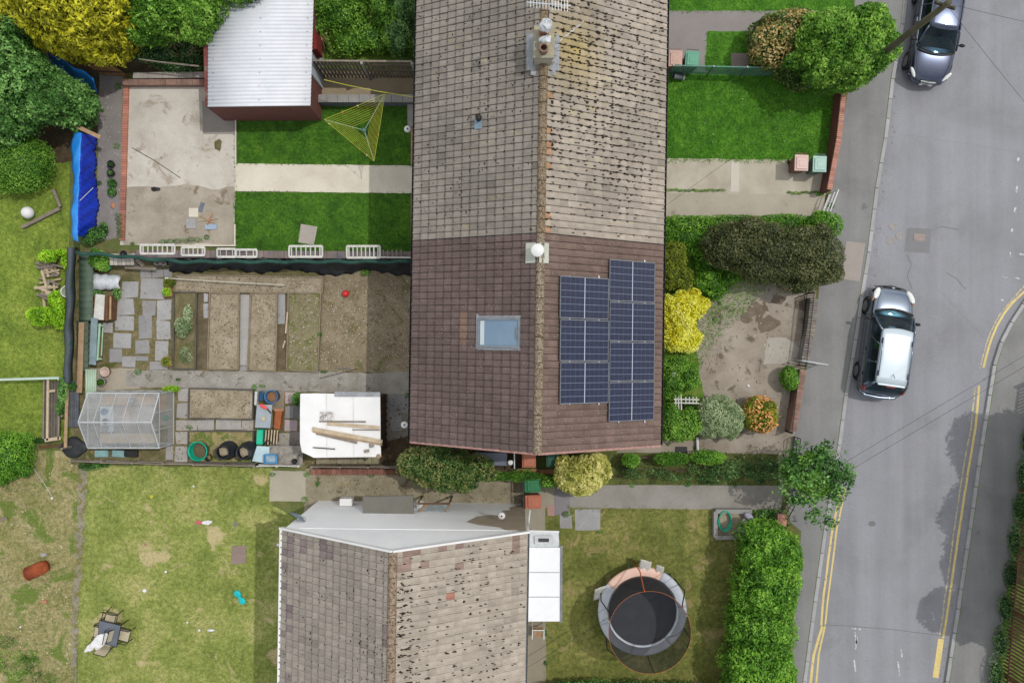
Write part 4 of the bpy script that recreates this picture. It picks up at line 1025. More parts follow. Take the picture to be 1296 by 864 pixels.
# lean-to log and tool store against the wall
st = thing('lean_to_store', 'small glazed lean-to with a brown wooden post standing against the white gable', 'store', P(546, 640, 0))
fp = [P(529, 634, 0), P(566, 634, 0)]; b = B()
for x, y in ((530, 636), (569, 636)): q = P(x, y, 1.5); b.box((q.x, q.y, .75), (.06, .06, 1.5))
a0, a1 = P(529, 637, 1.5), P(569, 637, 1.5); b.bar(a0, a1, .06, .06); make('frame', b, MT['wood_brown'], st)
make('rafter', B().bar(P(529, 650, 2.0), P(540, 638, 1.45), .1, .06), MT['wood_tan'], st); make('rafter', B().bar(P(562, 651, 2.0), P(569, 638, 1.45), .06, .05), MT['wood_tan'], st)
b = B().poly([P(540, 638, 1.45), P(569, 638, 1.45), P(562, 651, 1.98), P(532, 651, 1.98)]); make('glass_roof', b, glassmat('hazy_glass', (.8, .85, .88, 1), .45, C(190, 200, 204)), st)
b = B().ell(P(533, 642, 1.2), (.22, .3, .35), 12, 8, lump=.1); make('white_drum', b, MT['white_paint'], st, smooth=True)
# satellite dish
p = P(378, 651, 3.9); sd_ = thing('satellite_dish', 'blue grey satellite dish on the corner of the white gable', 'satellite dish', p)
Md = Matrix.Rotation(R(18), 4, 'Z') @ Matrix.Rotation(R(62), 4, 'X') @ Matrix.Rotation(R(10), 4, 'Y')
Md = Vector((.15, .75, .35)).normalized().to_track_quat('Z', 'X').to_matrix().to_4x4() @ Matrix.Rotation(R(50), 4, 'Z')
Md = Vector((-.45, -.8, .22)).normalized().to_track_quat('Z', 'Y').to_matrix().to_4x4()
make('dish', B().lathe([(0, 0), (.12, .012), (.25, .05), (.33, .09), (.34, .09)], p, 24, M=Md), surf('dish_paint', [C(120, 138, 152), C(140, 156, 168)], 3, 20, .1, .4), sd_, smooth=True, solid=.012)
make('arm', B().tube([p, p + Md.to_3x3() @ Vector((0, -.3, .02)), p + Md.to_3x3() @ Vector((0, -.1, .42))], .012, 6), MT['grey_metal'], sd_)
make('receiver', B().ell(p + Md.to_3x3() @ Vector((0, -.08, .42)), (.035, .035, .07), 10, 6), MT['white_paint'], sd_)
make('bracket', B().tube([p, p + Vector((.25, -.15, -.1))], .018, 6), MT['grey_metal'], sd_)
# security camera on the west wall
p = P(354, 690, 3.6); t = thing('security_camera', 'small white security camera on the west side of the lower house', 'camera', p)
make('body', B().tube([p + Vector((-.1, .05, 0)), p + Vector((.08, -.03, .03))], .05, 10), MT['white_paint'], t); make('bracket', B().tube([p, p + Vector((.22, 0, 0))], .02, 6), MT['grey_metal'], t)
# white downpipe and ladder-like trellis on the corner
b = B()
for dx in (0, .09): b.tube([P(666.5, 672, 4.9) + Vector((dx, 0, 0)), P(666.5, 672, 4.9) + Vector((dx - .0, .0, -4.85))], .022, 6)
make('downpipe', b, MT['white_paint'], Bh)
b = B(); a = P(668, 672, 2.5); c = P(671, 645, 2.5); b.tube([a, c], .022, 6); make('rail', b, MT['white_paint'], Bh)
# porch with a white roof
zp = 2.4
pts = [P(667, 692.5, zp), P(709, 692.5, zp), P(708.5, 786, zp), P(666, 786, zp)]
po = make('porch_roof', B().prism([(p.x, p.y) for p in pts], zp - .12, zp), surf('white_roof_sheet', [C(240, 242, 244), C(250, 252, 253)], 1, 20, .03, .5, .05), Bh, bevel=.01)
for yy in (724, 755): make('seam', B().bar(P(668, yy, zp + .006), P(708, yy, zp + .006), .02, .012), MT['grey_metal'], po)
make('gutter', B().bar(P(710.5, 690, zp - .02), P(710, 787, zp - .02), .09, .08), MT['grey_metal'], po)
b = B().prism([(p.x, p.y) for p in (P(668, 690, zp), P(706, 690, zp), P(705, 783, zp), P(668, 783, zp))], 0, zp - .123); make('porch_wall', b, MT['render'], Bh)
pts = [P(669, 672, zp - .1), P(707, 673, zp - .1), P(708, 691.5, zp - .1), P(669, 691.5, zp - .1)]
ps = make('side_porch_roof', B().prism([(p.x, p.y) for p in pts], zp - .26, zp - .1), surf('hazy_sheet', [C(200, 206, 208), C(222, 226, 228)], 4, 20, .1, .4), Bh)
b = B(); b.bar(pts[0] + Vector((0, .02, .02)), pts[1] + Vector((.02, .02, .02)), .07, .06)
make('edge_trim', b, MT['white_paint'], ps)
q = P(688, 683, zp - .05); b = B()
for s_ in ((.72, .34, .05), ): b.box((q.x, q.y, q.z), s_)
sk_ = make('rooflight', b, surf('rooflight_frame', [C(190, 194, 196), C(214, 216, 218)], 4, 20, .1, .4), ps, bevel=.015)
make('pane', B().box((q.x, q.y, q.z + .032), (.42, .14, .02)), MT['glass_dark'], sk_)
# ================================================================ walls, fences and boundary things
def wall_run(name, pts, thick, h, mat, top, label, cat='wall', z0=0, cap=.05, capover=.02, capname='coping', courses=None):
    """a free-standing wall along world points; coping either a slab or single bricks on edge"""
    pts = [Vector((p[0], p[1], 0)) for p in pts]; m = sum(pts, Vector()) / len(pts)
    t = thing(name, label, cat, (m.x, m.y, z0)); b = B(); c = B()
    L = []; n = len(pts)
    for i, p in enumerate(pts):
        d = (pts[min(i + 1, n - 1)] - pts[max(i - 1, 0)]).normalized(); nn = Vector((-d.y, d.x, 0)); L.append((p + nn * thick / 2, p - nn * thick / 2))
    out = [a for a, _ in L] + [c_ for _, c_ in reversed(L)]
    b.prism([(p.x, p.y) for p in out], z0, h - cap)
    make('wall_body', b, mat, t)
    for i in range(n - 1):
        a, e = pts[i], pts[i + 1]; d = e - a; ln = d.length; step = courses or ln
        k = max(1, int(round(ln / step))); u = d.normalized(); rz = math.atan2(u.y, u.x)
        for j in range(k):
            q = a + d * ((j + .5) / k); v = random.uniform(.75, 1.12)
            c.box((q.x, q.y, h - cap / 2 + random.uniform(-.003, .003)), (ln / k - (.012 if courses else 0), thick + capover * 2, cap), rz=rz, col=(v, v * random.uniform(.9, 1.02), v * random.uniform(.9, 1.02)) if courses else 1.0)
    make(capname, c, top, t)
    return t

# brick wall along the footway, north garden
t_ = wall_run('brick_wall', [P(1069, 112, .9), P(1062, 176, .9), P(1050, 240, .9)], .20, .9, MT['brick_dark'], MT['brick_top'], 'red brick garden wall with orange coping beside the footway next to the two bins', cap=.09, capover=.0, courses=.086)
# low old brick wall with a coping, south of the gate
wall_run('brick_wall', [P(1017, 468, .75), P(1011, 505, .75), P(1004, 546, .75)], .24, .75, MT['brick'], MT['brick_old'], 'low worn brick wall with dark red coping between the round shrub and the footway', cap=.09, capover=.01, courses=.1)
wall_run('rubble_wall', [P(1031, 378, .6), P(1027, 415, .6), P(1020, 455, .6)], .30, .6, MT['block'], surf('rubble_top', [C(120, 114, 108), C(158, 152, 146)], 5, 30, .3, attr=True), 'low crumbling grey wall with loose coping stones between old drive and footway', courses=.16, cap=.1)
# railing behind the rubble wall
def railing(p0, p1, h, n, label, mat, name='railing', horiz=2, z0=0, r=.012, pick=True):
    p0, p1 = Vector(p0), Vector(p1); t = thing(name, label, 'railing', (p0 + p1) / 2)
    b = B()
    for k in range(horiz):
        z = z0 + h * (1 - k / max(1, horiz - 1) * .85) if horiz > 1 else z0 + h
        b.bar((p0.x, p0.y, z), (p1.x, p1.y, z), r * 2, r * 2)
    if pick:
        for i in range(n):
            q = p0.lerp(p1, i / (n - 1)); b.tube([(q.x, q.y, z0 + .02), (q.x, q.y, z0 + h + .05)], r, 5)
    make('bars', b, mat, t)
    for q in (p0, p1): make('post', B().box((q.x, q.y, (h + .08) / 2), (.06, .06, h + .08)), mat, t)
    return t
railing(P(1020, 372), P(1010, 462), .95, 30, 'dark metal railing on the inner side of the crumbling grey wall', MT['dark_metal'], r=.014)
railing(P(1003, 470), P(994, 545), .8, 24, 'dark metal railing behind the low worn brick wall', MT['dark_metal'], r=.012)
# brick pier by the iron gate
p = P(990, 658, .9); t = thing('brick_pier', 'short brick pier at the end of the tall hedge by the iron gate', 'pier', (p.x, p.y, 0))
make('pier_body', B().box((p.x, p.y, .42), (.32, .46, .84)), MT['brick'], t); make('pier_cap', B().box((p.x, p.y, .875), (.36, .5, .07)), MT['brick_top'], t, bevel=.008)

def gate(p0, p1, h, label, mat, n=9, tilt=0.0, name='gate'):
    p0, p1 = Vector(p0), Vector(p1); t = thing(name, label, 'gate', p0); d = p1 - p0; L = d.length; u = d / L; nn = Vector((-u.y, u.x, 0))
    def q(s, z): return p0 + u * s + Vector((0, 0, .06 + z * math.cos(tilt))) + nn * z * math.sin(tilt)
    b = B()
    for s0, z0, s1, z1 in ((0, 0, 0, h), (L, 0, L, h), (0, 0, L, 0), (0, h, L, h), (0, h * .6, L, h * .6), (0, h * .15, L, h * .15)): b.bar(q(s0, z0), q(s1, z1), .03, .03)
    make('frame', b, mat, t); b = B()
    for i in range(1, n): b.tube([q(L * i / n, 0), q(L * i / n, h)], .008, 5)
    make('bars', b, mat, t)
    b = B(); b.ring(q(L / 2, h * .8), .09, .008, 20, 5, M=Matrix.Rotation(R(90), 4, 'X')); make('scroll', b, mat, t)
gate(P(1049, 246, 0), P(1039, 272, 0), .95, 'low white iron drive gate beside the end of the brick wall', MT['white_paint'], 7)
gate(P(1046, 462, 0) + Vector((-.35, .05, 0)), P(1004, 455, 0), 1.0, 'pale grey metal gate standing open out over the footway', surf('gate_paint', [C(186, 188, 190), C(206, 208, 210)], 3, 20, .1, .5), 9, tilt=.0)
gate(P(1003, 618, 0), P(986, 650, 0), 1.0, 'black iron gate at the street end of the front path', MT['dark_metal'], 8)
gate(P(1004, 552, 0), P(1001, 580, 0), .8, 'thin black iron gate at the south end of the old drive', MT['dark_metal'], 8)

# green see-through fence between the two northern lawns
t = thing('glazed_fence', 'low green translucent sheet fence between the bins and the front lawn', 'fence', P(910, 96, 0))
gs = glassmat('green_sheet', (.72, .88, .82, 1), .45, C(130, 170, 156))
a, e = P(846, 94, 0), P(975, 97, 0); b = B().sheet([[Vector((a.x, a.y, .1)), Vector((e.x, e.y, .1))], [Vector((a.x, a.y, 1.05)), Vector((e.x, e.y, 1.05))]])
make('panel', b, gs, t, solid=.012); make('rail', B().bar((a.x, a.y, 1.07), (e.x, e.y, 1.07), .04, .03), surf('green_rail', [C(96, 140, 126), C(116, 160, 144)], 3, 20, .1), t)
for f in (0, .38, .7, 1): q = a.lerp(e, f); make('post', B().tube([(q.x, q.y, 0), (q.x, q.y, 1.12)], .035, 8), MT['grey_metal'], t)
p = P(852, 96, .35); t = thing('drain_pipe', 'short grey pipe lying by the fence beside the pink bin', 'pipe', p)
make('pipe_body', B().lathe([(.12, 0), (.12, .5), (.1, .5), (.1, .02)], p, 16, M=Matrix.Rotation(R(115), 4, 'Y') @ Matrix.Rotation(R(0), 4, 'X')), MT['grey_metal'], t, smooth=True); make('collar', B().lathe([(.14, .44), (.14, .52), (.12, .52), (.12, .44)], p, 16, M=Matrix.Rotation(R(115), 4, 'Y')), MT['lead'], t)

# ---------------------------------------------------------------- board fences
def board_fence(g0, g1, h, label, mat, bw=.12, gap=.012, post_every=1.9, rails=2, name='wooden_fence', side=1, postm=None, lean=0.0, top=None):
    a, e = Vector(g0), Vector(g1); d = e - a; L = d.length; u = d / L; nn = Vector((-u.y, u.x, 0)) * side
    t = thing(name, label, 'fence', (a + e) / 2); b = B(); n = int(L / (bw + gap)); rz = math.atan2(u.y, u.x)
    for i in range(n):
        q = a + u * (i + .5) * (L / n); hh = h + random.uniform(-.02, .02)
        b.box((q.x, q.y, hh / 2 + .02), (bw, .018, hh), rz=rz + random.uniform(-.02, .02), col=random.uniform(.75, 1.15))
    make('boards', b, mat, t)
    for k in range(rails):
        z = h * (.25 + .6 * k / max(1, rails - 1)); o = nn * .035
        make('rail', B().bar(a + o + Vector((0, 0, z)), e + o + Vector((0, 0, z)), .045, .08), mat, t)
    m = max(1, int(round(L / post_every)))
    for i in range(m + 1):
        q = a + u * L * i / m + nn * .08
        make('post', B().box((q.x, q.y, (h + .06) / 2), (.10, .10, h + .06), rz=rz), postm or MT['block'], t)
    if top: make('top_rail', B().bar(a + Vector((0, 0, h + .03)), e + Vector((0, 0, h + .03)), .07, .03), top, t)
    return t
fw = surf('fence_boards', [C(98, 90, 76), C(128, 118, 102)], 3, 30, .3, .9, .5, attr=True)
board_fence(P(409, 98), P(529, 99), 2.0, 'tall weathered board fence with concrete posts behind the shed', fw, bw=.11, gap=.035, side=-1, post_every=1.75, rails=3, top=MT['wood_grey'])
# low retaining wall under the little yard
wall_run('retaining_wall', [P(400, 124.5, .65), P(523, 124.5, .65)], .28, .65, surf('shaded_block', [C(96, 98, 104), C(112, 114, 120)], 3, 30, .2), MT['block'], 'low grey block wall with pale coping along the north side of the small lawn', courses=.45, cap=.06)  # wall body toned dark to paint the shade on its south face
wall_run('retaining_wall', [P(519, 131, .3), P(519.5, 160, .3)], .2, .3, MT['block'], MT['block'], 'very short grey block wall between the small lawn and the house')
b = B()
for i in range(42):
    q = P(521.8, 162 + i * 3.45 if i < 14 else 162 + i * 3.45, .06)
    if 207 < 162 + i * 3.45 < 246: continue
    b.box((q.x, q.y, .04), (.11, .105, .09), col=random.uniform(.8, 1.1))
make('brick_edging', b, MT['brick_top'], label='row of red edging bricks between the lawn and the back wall of the house', cat='edging')
# edging bricks west of the patio, brown brick course to the north
b = B(); y = 104
while y < 305:
    k = random.uniform(.8, 1.1); cc = (k, k * .82, k * .76) if y < 225 else (k * .72, k * .6, k * .58)
    q = P(159.5 - (y - 104) * .028, y, .1); b.box((q.x, q.y, .05), (.22, .095, .1), col=cc); y += 3.2
make('brick_edging', b, MT['brick_top'], label='long row of red bricks edging the west side of the pale patio', cat='edging')
wall_run('low_wall', [P(155, 104, .35), P(264, 104, .35)], .2, .35, MT['brick'], MT['brick_old'], 'low brown brick wall along the north edge of the pale patio', courses=.22, cap=.07)
wall_run('low_wall', [P(168, 95.5, .4), P(264, 94.5, .4)], .2, .4, MT['block'], surf('pale_cap', [C(160, 154, 144), C(184, 178, 168)], 4, 30, .25, attr=True), 'low pale concrete wall behind the brown brick wall under the shrubs', courses=.6, cap=.07)
b = B(); b.bar(P(298.5, 130, .05), P(298.5, 207, .05), .05, .1); make('concrete_edging', b, MT['cream'], label='pale concrete edging strip beside the small north lawn', cat='edging')
b = B(); b.bar(P(297.5, 284, .05), P(297.5, 311, .05), .06, .1); b.bar(P(205, 311, .06), P(298.5, 311, .06), .06, .12); make('concrete_edging', b, MT['cream'], label='white painted edging round the south east corner of the pale patio', cat='edging')

# wall with white racks and green netting between the two back gardens
gt = surf('wall_top', [C(104, 108, 116), C(150, 132, 122)], 2, 30, .2, attr=True)
wall_run('block_wall', [P(172, 321, 1.1), P(521, 323, 1.1)], .26, 1.1, MT['block'], gt, 'long grey block wall between the two back gardens under the white racks', courses=.44, cap=.06)
netm = surf('green_netting', [C(28, 62, 54), C(48, 92, 80)], 2.5, 30, .3, .8, .4)
blackn = surf('black_sheeting', [C(34, 36, 38), C(58, 62, 66)], 1.6, 14, .35, .55, .6)
g = []
NX = 60
for j, (f, z) in enumerate(((0, 1.16), (.08, 1.14), (.3, .75), (.55, .38), (.8, .14), (1, .03))):
    row = []
    for i in range(NX + 1):
        x = 214 + (522 - 214) * i / NX; lo = 343 + 3 * math.sin(i * .35) + (3 if i > 30 else 0)
        y0 = 327.5 + .8 * math.sin(i * .5); yy = P(x, y0, 1.16).y + (P(x, lo, 0).y - P(x, y0, 1.16).y) * f
        row.append(Vector((P(x, y0, z).x, yy + .05 * math.sin(i * 1.7 + j * 2), z + .05 * math.sin(i * 1.1 + j) * (0 < f < 1))))
    g.append(row)
bb = B().sheet(g[::-1]); make('netting_drape', bb, blackn, label='black sheeting draped down the garden side of the block wall', cat='sheeting', smooth=True, solid=.006)
g = []
for j, dz in enumerate((.0, .03, .0)):
    g.append([Vector((P(96 + (520 - 96) * i / 70, 0, 1.18).x, P(0, 317 + (12 * (min(i, 22) / 22) ** 1) + 1.0 * math.sin(i * .9) + j * 2.2, 1.2).y, 1.19 + dz + .02 * math.sin(i * 1.3))) for i in range(71)])
make('netting_roll', B().sheet(g[::-1]), netm, label='rolled green netting running along the top of the block wall', cat='netting', smooth=True, solid=.01)
# white racks lying on the wall
def rack(x0, y0, x1, y1, z, label, n, rows=2, kind=0):
    t = thing('white_rack', label, 'rack', P((x0 + x1) / 2, (y0 + y1) / 2, z - .06), 0, 'white slatted racks along the block wall')
    zt = z; a, b2, c, d = P(x0, y0, zt + .10), P(x1, y0, zt + .10), P(x1, y1, zt), P(x0, y1, zt)
    make('rail', B().bar(a, b2, .09, .035), MT['white_weathered'], t); make('rail', B().bar(d, c, .09, .035), MT['white_weathered'], t)
    b = B()
    for i in range(n):
        f = (i + .5) / n; b.bar(a.lerp(b2, f) - Vector((0, .05, 0)), d.lerp(c, f) + Vector((0, .05, 0)), .05 if kind == 0 else .03, .02)
    make('slats', b, MT['white_weathered'], t)
    b = B(); b.bar(a, d, .07, .034); b.bar(b2, c, .07, .034); make('end_pieces', b, MT['white_weathered'], t)
MT['white_weathered'] = surf('weathered_white_paint', [C(186, 184, 176), C(216, 214, 208)], 4, 30, .2, .7, spots=C(168, 160, 148), spotscale=8, spotcov=.62)
rack(178, 310, 221, 321, 1.16, 'white slatted rack on the west end of the block wall', 7)
rack(230, 313, 259, 323, 1.16, 'short white slatted rack, second from the west on the block wall', 5)
rack(275, 315, 298, 325, 1.18, 'small broken white rack at the middle of the patio edge on the wall', 3, kind=1)
rack(299, 316, 325, 325, 1.16, 'white rack with wide gaps at the corner of lawn and patio', 3)
rack(366, 311.5, 408, 325, 1.18, 'white slatted rack on the wall directly south of the loose slab', 7)
rack(439, 311.5, 481, 326, 1.18, 'white slatted rack on the wall third from the house corner end', 8)
t = thing('low_picket', 'short row of pale picket posts at the house end of the block wall', 'fence', P(502, 322, 1.1))
make('rail', B().bar(P(482, 325.5, 1.2), P(521, 326, 1.2), .05, .04), MT['white_weathered'], t)
for i in range(5): make('post', B().bar(P(485 + i * 5.6, 316, 1.28), P(486 + i * 5.6, 326, 1.18), .05, .03), MT['wood_grey'], t)

# blue tarpaulins over the west fence
blueL = surf('bright_blue_tarpaulin', [C(24, 128, 226), C(56, 156, 240)], 1.2, 10, .15, .4, .5); blueD = surf('deep_blue_tarpaulin', [C(20, 50, 190), C(34, 74, 214)], 1.0, 8, .2, .4, .6)
t = thing('tarpaulin', 'long blue tarpaulin hanging over the fence beside the grey path', 'tarpaulin', P(106, 236, 0))
g = []; h_ = 1.35
for j in range(6):
    row = []
    for i in range(41):
        y = 166 + 138 * i / 40; f = j / 5
        xl = 91.5 + (1 if i < 3 else 0) - 1.5 * math.sin(i * .25) + .8 * math.sin(i * .8); xr = 103 - 4.5 * min(1, i / 30.) + .4 * math.sin(i)
        row.append(P(xl + (xr - xl) * f, y + f * 2, h_ - .25 * (1 - f) ** 2 + .03 * math.sin(i * .7 + j)))
    g.append(row)
make('top_flap', B().sheet(g), blueL, t, smooth=True, solid=.006)
g = []
for j in range(9):
    row = []
    for i in range(61):
        f = j / 8; y = 168 + 130 * i / 60 + (2 + 6 * f) * 0; xt = 103 - 4.5 * min(1, i / 45.) ; xb = 122 + 1.2 * math.sin(i * .5) - (3 * math.sin(i * .12) if i > 30 else 0) - (8 * max(0, (i - 52) / 8))
        a_ = P(xt, y + f * 1.5, h_); b__ = P(xb, y + 3 + f * 1, .04)
        q = a_.lerp(b__, f); q.x += .05 * math.sin(i * .9 + j * 1.3) * math.sin(math.pi * f) + .03 * math.sin(i * 2.1 - j); row.append(q)
    g.append(row)
make('side_flap', B().sheet(g), blueD, t, smooth=True, solid=.006)
b = B().tube([P(117, 238, .6) + Vector((.05, 0, .05)), P(101, 254, 1.4)], .012, 6); make('rope', b, MT['white_paint'], t)
g = [[P(60 + 58 * i / 14 + j * 1.5, 66 + 32 * i / 14 + j * 5 + 1.5 * math.sin(i), 1.5 - .28 * j + .05 * math.sin(i * 1.3 + j * 2)) for i in range(15)] for j in range(5)]
make('tarpaulin', B().sheet(g), blueL, label='crumpled blue sheet poking out under the yellow conifer', cat='tarpaulin', smooth=True, solid=.008)
make('fence_board', B().bar(P(91, 157, 1.5), P(127, 174, 1.2), .16, .06), MT['wood_tan'], label='pale wooden board crossing the top end of the long blue tarpaulin', cat='board', bevel=.006)
t = thing('wooden_fence', 'short brown boarded fence end beneath the yellow conifer', 'fence', P(136, 90, 0))
b = B()
for i in range(9): q = P(121 + i * 4, 88 + i * .4, .6); b.box((q.x, q.y, .6), (.10, .03, 1.2), rz=.2, col=random.uniform(.8, 1.1))
make('boards', b, surf('brown_boards', [C(132, 100, 62), C(156, 124, 82)], 4, 30, .25, attr=True), t); make('rail', B().bar(P(120, 90, 1.0), P(155, 92, 1.0), .05, .07), MT['wood_dark'], t)
b = B(); b.bar(P(176, 75, 1.4), P(205, 79, 1.3), .05, .05); b.bar(P(205, 79, 1.3), P(252, 84, 1.3), .06, .05); make('grey_pole', b, MT['wood_grey'], label='long grey pole resting on the undergrowth north of the patio', cat='pole')

# west side of the allotment: dark netted fence, sheets of corrugated stuff, planks
dn = surf('dark_netting', [C(56, 66, 72), C(84, 92, 98)], 1.2, 14, .25, .6, .4, spots=C(40, 78, 66), spotscale=.9, spotcov=.58)
g = []
for j, (x, z) in enumerate(((84.5, .9), (86, 1.1), (89.5, 1.15), (93, 1.0), (95, .5), (96.5, .06))):
    g.append([P(x - 4.5 * (i / 30) + .8 * math.sin(i * .6 + j * .3), 313 + 172 * i / 30, z + .05 * math.sin(i * .8 + j)) for i in range(31)])
make('netting_drape', B().sheet(g), dn, label='dark netting wrapped over the fence along the west edge of the vegetable garden', cat='netting', smooth=True, solid=.008)
def corrugated(x0, y0, x1, y1, z0, z1, mat, label, name='corrugated_sheet', pitch=.09, amp=.018, along='y'):
    """px rect, heights at the y0 and y1 ends; ribs run along x or y"""
    g = []; a, b2, c, d = P(x0, y0, z0), P(x1, y0, z0), P(x1, y1, z1), P(x0, y1, z1)
    if along == 'y': a, b2, c, d = a, d, c, b2   # ribs run along y: the wave goes along x
    W = (d - a).length; n = max(6, int(W / pitch * 6)); rows = []
    for i in range(n + 1):
        f = i / n; up = Vector((0, 0, amp * math.sin(2 * math.pi * f * W / pitch))); rows.append([a.lerp(d, f) + up, b2.lerp(c, f) + up])
    return make(name, B().sheet(rows), mat, label=label, cat='sheet', smooth=True, solid=.006)
cg = surf('green_corrugated', [C(70, 88, 72), C(94, 112, 94)], 1.5, 20, .2, .6, .3)
corrugated(100, 322, 118, 406, .5, .5, cg, 'dark green corrugated sheet beside the west fence below the small leafy shrub', along='x', pitch=.26, amp=.02)
corrugated(97, 406, 112, 470, .42, .42, cg, 'green corrugated sheet behind the blue grey board', along='x', pitch=.26, amp=.02)
corrugated(108, 467, 122, 503, .5, .6, surf('pale_green_corrugated', [C(160, 184, 158), C(184, 204, 180)], 1.5, 20, .12, .5, .3), 'pale green corrugated sheet just north of the greenhouse', along='y', pitch=.1)
make('timber_plank', B().bar(P(103.5, 408, .6), P(100.5, 497, .55), .22, .07), MT['wood_tan'], label='thick tan plank lying north to south beside the west fence', cat='plank', bevel=.01)
make('board', B().prism([(p.x, p.y) for p in (P(114.5, 402, .7), P(123, 403, .7), P(120.5, 462, .7), P(112, 461, .7))], .62, .66), surf('bluegrey_board', [C(104, 124, 130), C(140, 158, 162)], 2, 25, .2), label='long blue grey painted board by the pale green frame', cat='board', bevel=.005)
t = thing('window_frame', 'pale green wooden frame lying beside the blue grey board', 'frame', P(127, 432, .5)); pg = surf('palegreen_paint', [C(140, 176, 146), C(168, 198, 170)], 3, 25, .12)
make('side_rail', B().bar(P(126.5, 409, .62), P(123.5, 456, .6), .07, .05), pg, t); make('side_rail', B().bar(P(130.5, 414, .62), P(128.5, 450, .6), .035, .04), pg, t)
make('cross_rail', B().bar(P(122, 411.5, .6), P(131, 412, .6), .05, .06), pg, t); make('cross_rail', B().bar(P(119, 453.5, .6), P(129, 454, .6), .05, .06), pg, t)
t = thing('hutch', 'old wooden box with white top and brown side by the silver bag', 'box', P(130, 390, 0))
make('box_body', B().prism([(p.x, p.y) for p in (P(119, 374, .6), P(141, 374, .6), P(139, 405, .6), P(118, 405, .6))], .02, .58), MT['wood_brown'], t)
make('lid', B().prism([(p.x, p.y) for p in (P(121, 372, .62), P(132.5, 373, .62), P(131, 405, .62), P(118, 404, .62))], .582, .62), MT['white_weathered'], t, bevel=.008)
make('slat', B().bar(P(135.5, 374, .62), P(135, 406, .62), .08, .03), MT['wood_brown'], t); make('slat', B().bar(P(140, 375, .62), P(139.5, 404, .62), .07, .03), MT['wood_tan'], t)
silver = surf('silver_sack', [C(186, 192, 198), C(222, 226, 230)], 2.2, 12, .15, .4, .6)
g = []
for j in range(9):
    g.append([P(112 + 39 * i / 14 + (1.5 * math.sin(j) if i == 14 else 0), 345 + 24 * j / 8 + 2.5 * (i / 14) * (1 - j / 4) + .6 * math.sin(i * 1.4), .32 * math.sin(math.pi * min(max(j / 8, .02), .98)) ** .5 + .05 * math.sin(i * 1.9 + j * 1.1) * (.3 + .7 * (i > 7)) + .05) for i in range(15)])
make('silver_sack', B().sheet(g), silver, label='shiny silver plastic sack lying on the ground below the small leafy shrub', cat='sack', smooth=True, solid=.01)
# weathered crate and clutter under the block wall
t = thing('pallet_crate', 'weathered whitish crate of planks in the corner beneath the block wall', 'crate', P(160, 330, 0))
b = B()
for i in range(6): b.bar(P(141 + i * 5.2, 321, .72), P(141.5 + i * 5.2, 335.5, .7), .15, .025, col=random.uniform(.8, 1.1))
make('top_boards', b, surf('whitish_boards', [C(160, 152, 142), C(196, 190, 180)], 4, 30, .25, attr=True), t)
make('crate_body', B().prism([(p.x, p.y) for p in (P(141, 322, .68), P(170, 322, .68), P(170, 335, .68), P(141, 335, .68))], .02, .68), MT['wood_grey'], t)
p = P(157.5, 322, .75); make('black_bowl', B().lathe([(0, 0), (.12, 0), (.16, .1), (.15, .1), (.11, .02)], p, 16), MT['dark_metal'], label='black bowl standing on the whitish crate', cat='bowl', smooth=True)
p = P(169.5, 324, .74); make('stone_block', B().box((p.x, p.y, p.z + .05), (.18, .2, .1), rz=.2), MT['flag'], label='small pale block beside the black bowl on the crate', cat='block', bevel=.01)
make('plank', B().bar(P(158, 338, .4), P(198, 340, .35), .14, .04), MT['wood_grey'], label='grey plank on the ground just south of the whitish crate', cat='plank', bevel=.004)
make('plank', B().bar(P(172, 328, .72), P(182, 336, .5), .16, .03), MT['wood_grey'], label='short tilted grey board at the east end of the whitish crate', cat='plank', bevel=.004)
for x, y, lb in ((201, 333, 'left'), (209, 334, 'right')):
    p = P(x, y, .1); make('stone_pot', B().lathe([(0, 0), (.1, 0), (.13, .2), (.11, .2), (.09, .05), (0, .05)], p, 14), MT['block'], label='old grey stone pot under the wall, the %s of two' % lb, cat='pot', smooth=True)
p = P(136, 339, .3); make('green_scoop', B().ell(p, (.22, .11, .07), 14, 8, M=Matrix.Rotation(R(25), 4, 'Z')), surf('teal_plastic', [C(20, 150, 120), C(36, 172, 140)], 2, 20, .1, .4), label='teal plastic scoop beside the small leafy shrub', cat='scoop', smooth=True)

# raised beds
def bed(name, outline, label, mat, bt=.055, bh=.16, woodm=None, soilz=.09):
    pts = [P(*p) for p in outline]; c = sum(pts, Vector()) / 4; t = thing(name, label, 'raised bed', (c.x, c.y, 0))
    for i in range(4):
        a, e = pts[i], pts[(i + 1) % 4]
        make('board', B().bar(a + Vector((0, 0, bh / 2)), e + Vector((0, 0, bh / 2)), bt, bh - .003 * i), woodm or MT['bedwood'], t)
    g = [[pts[0].lerp(pts[1], i / 10).lerp(pts[3].lerp(pts[2], i / 10), j / 14) + Vector((0, 0, soilz + random.uniform(-.02, .03))) for i in range(11)] for j in range(15)]
    make('soil', B().sheet(g[::-1]), mat, t, smooth=True)
MT['bedwood'] = wood('bed_boards', C(118, 106, 86), C(150, 138, 116))
MT['bedwood2'] = wood('bed_boards_dark', C(76, 74, 70), C(100, 96, 90))
bed('raised_bed', [(224, 348), (410, 351), (409, 371), (222, 369)], 'long narrow raised bed running east to west under the black sheeting', MT['soil_pale'])
bed('raised_bed', [(222, 370), (250, 370), (249, 467), (221, 466)], 'narrow green raised bed with the silvery plants at the west end', MT['moss_ground'], woodm=MT['bedwood2'])
bed('raised_bed', [(267, 371), (304, 371), (303, 467), (264, 467)], 'raised bed with pale dry soil, second from the west', MT['soil_pale'])
bed('raised_bed', [(319, 371), (352, 371), (350, 469), (315, 468)], 'raised bed with brown dry soil, third from the west', MT['soil_pale'])
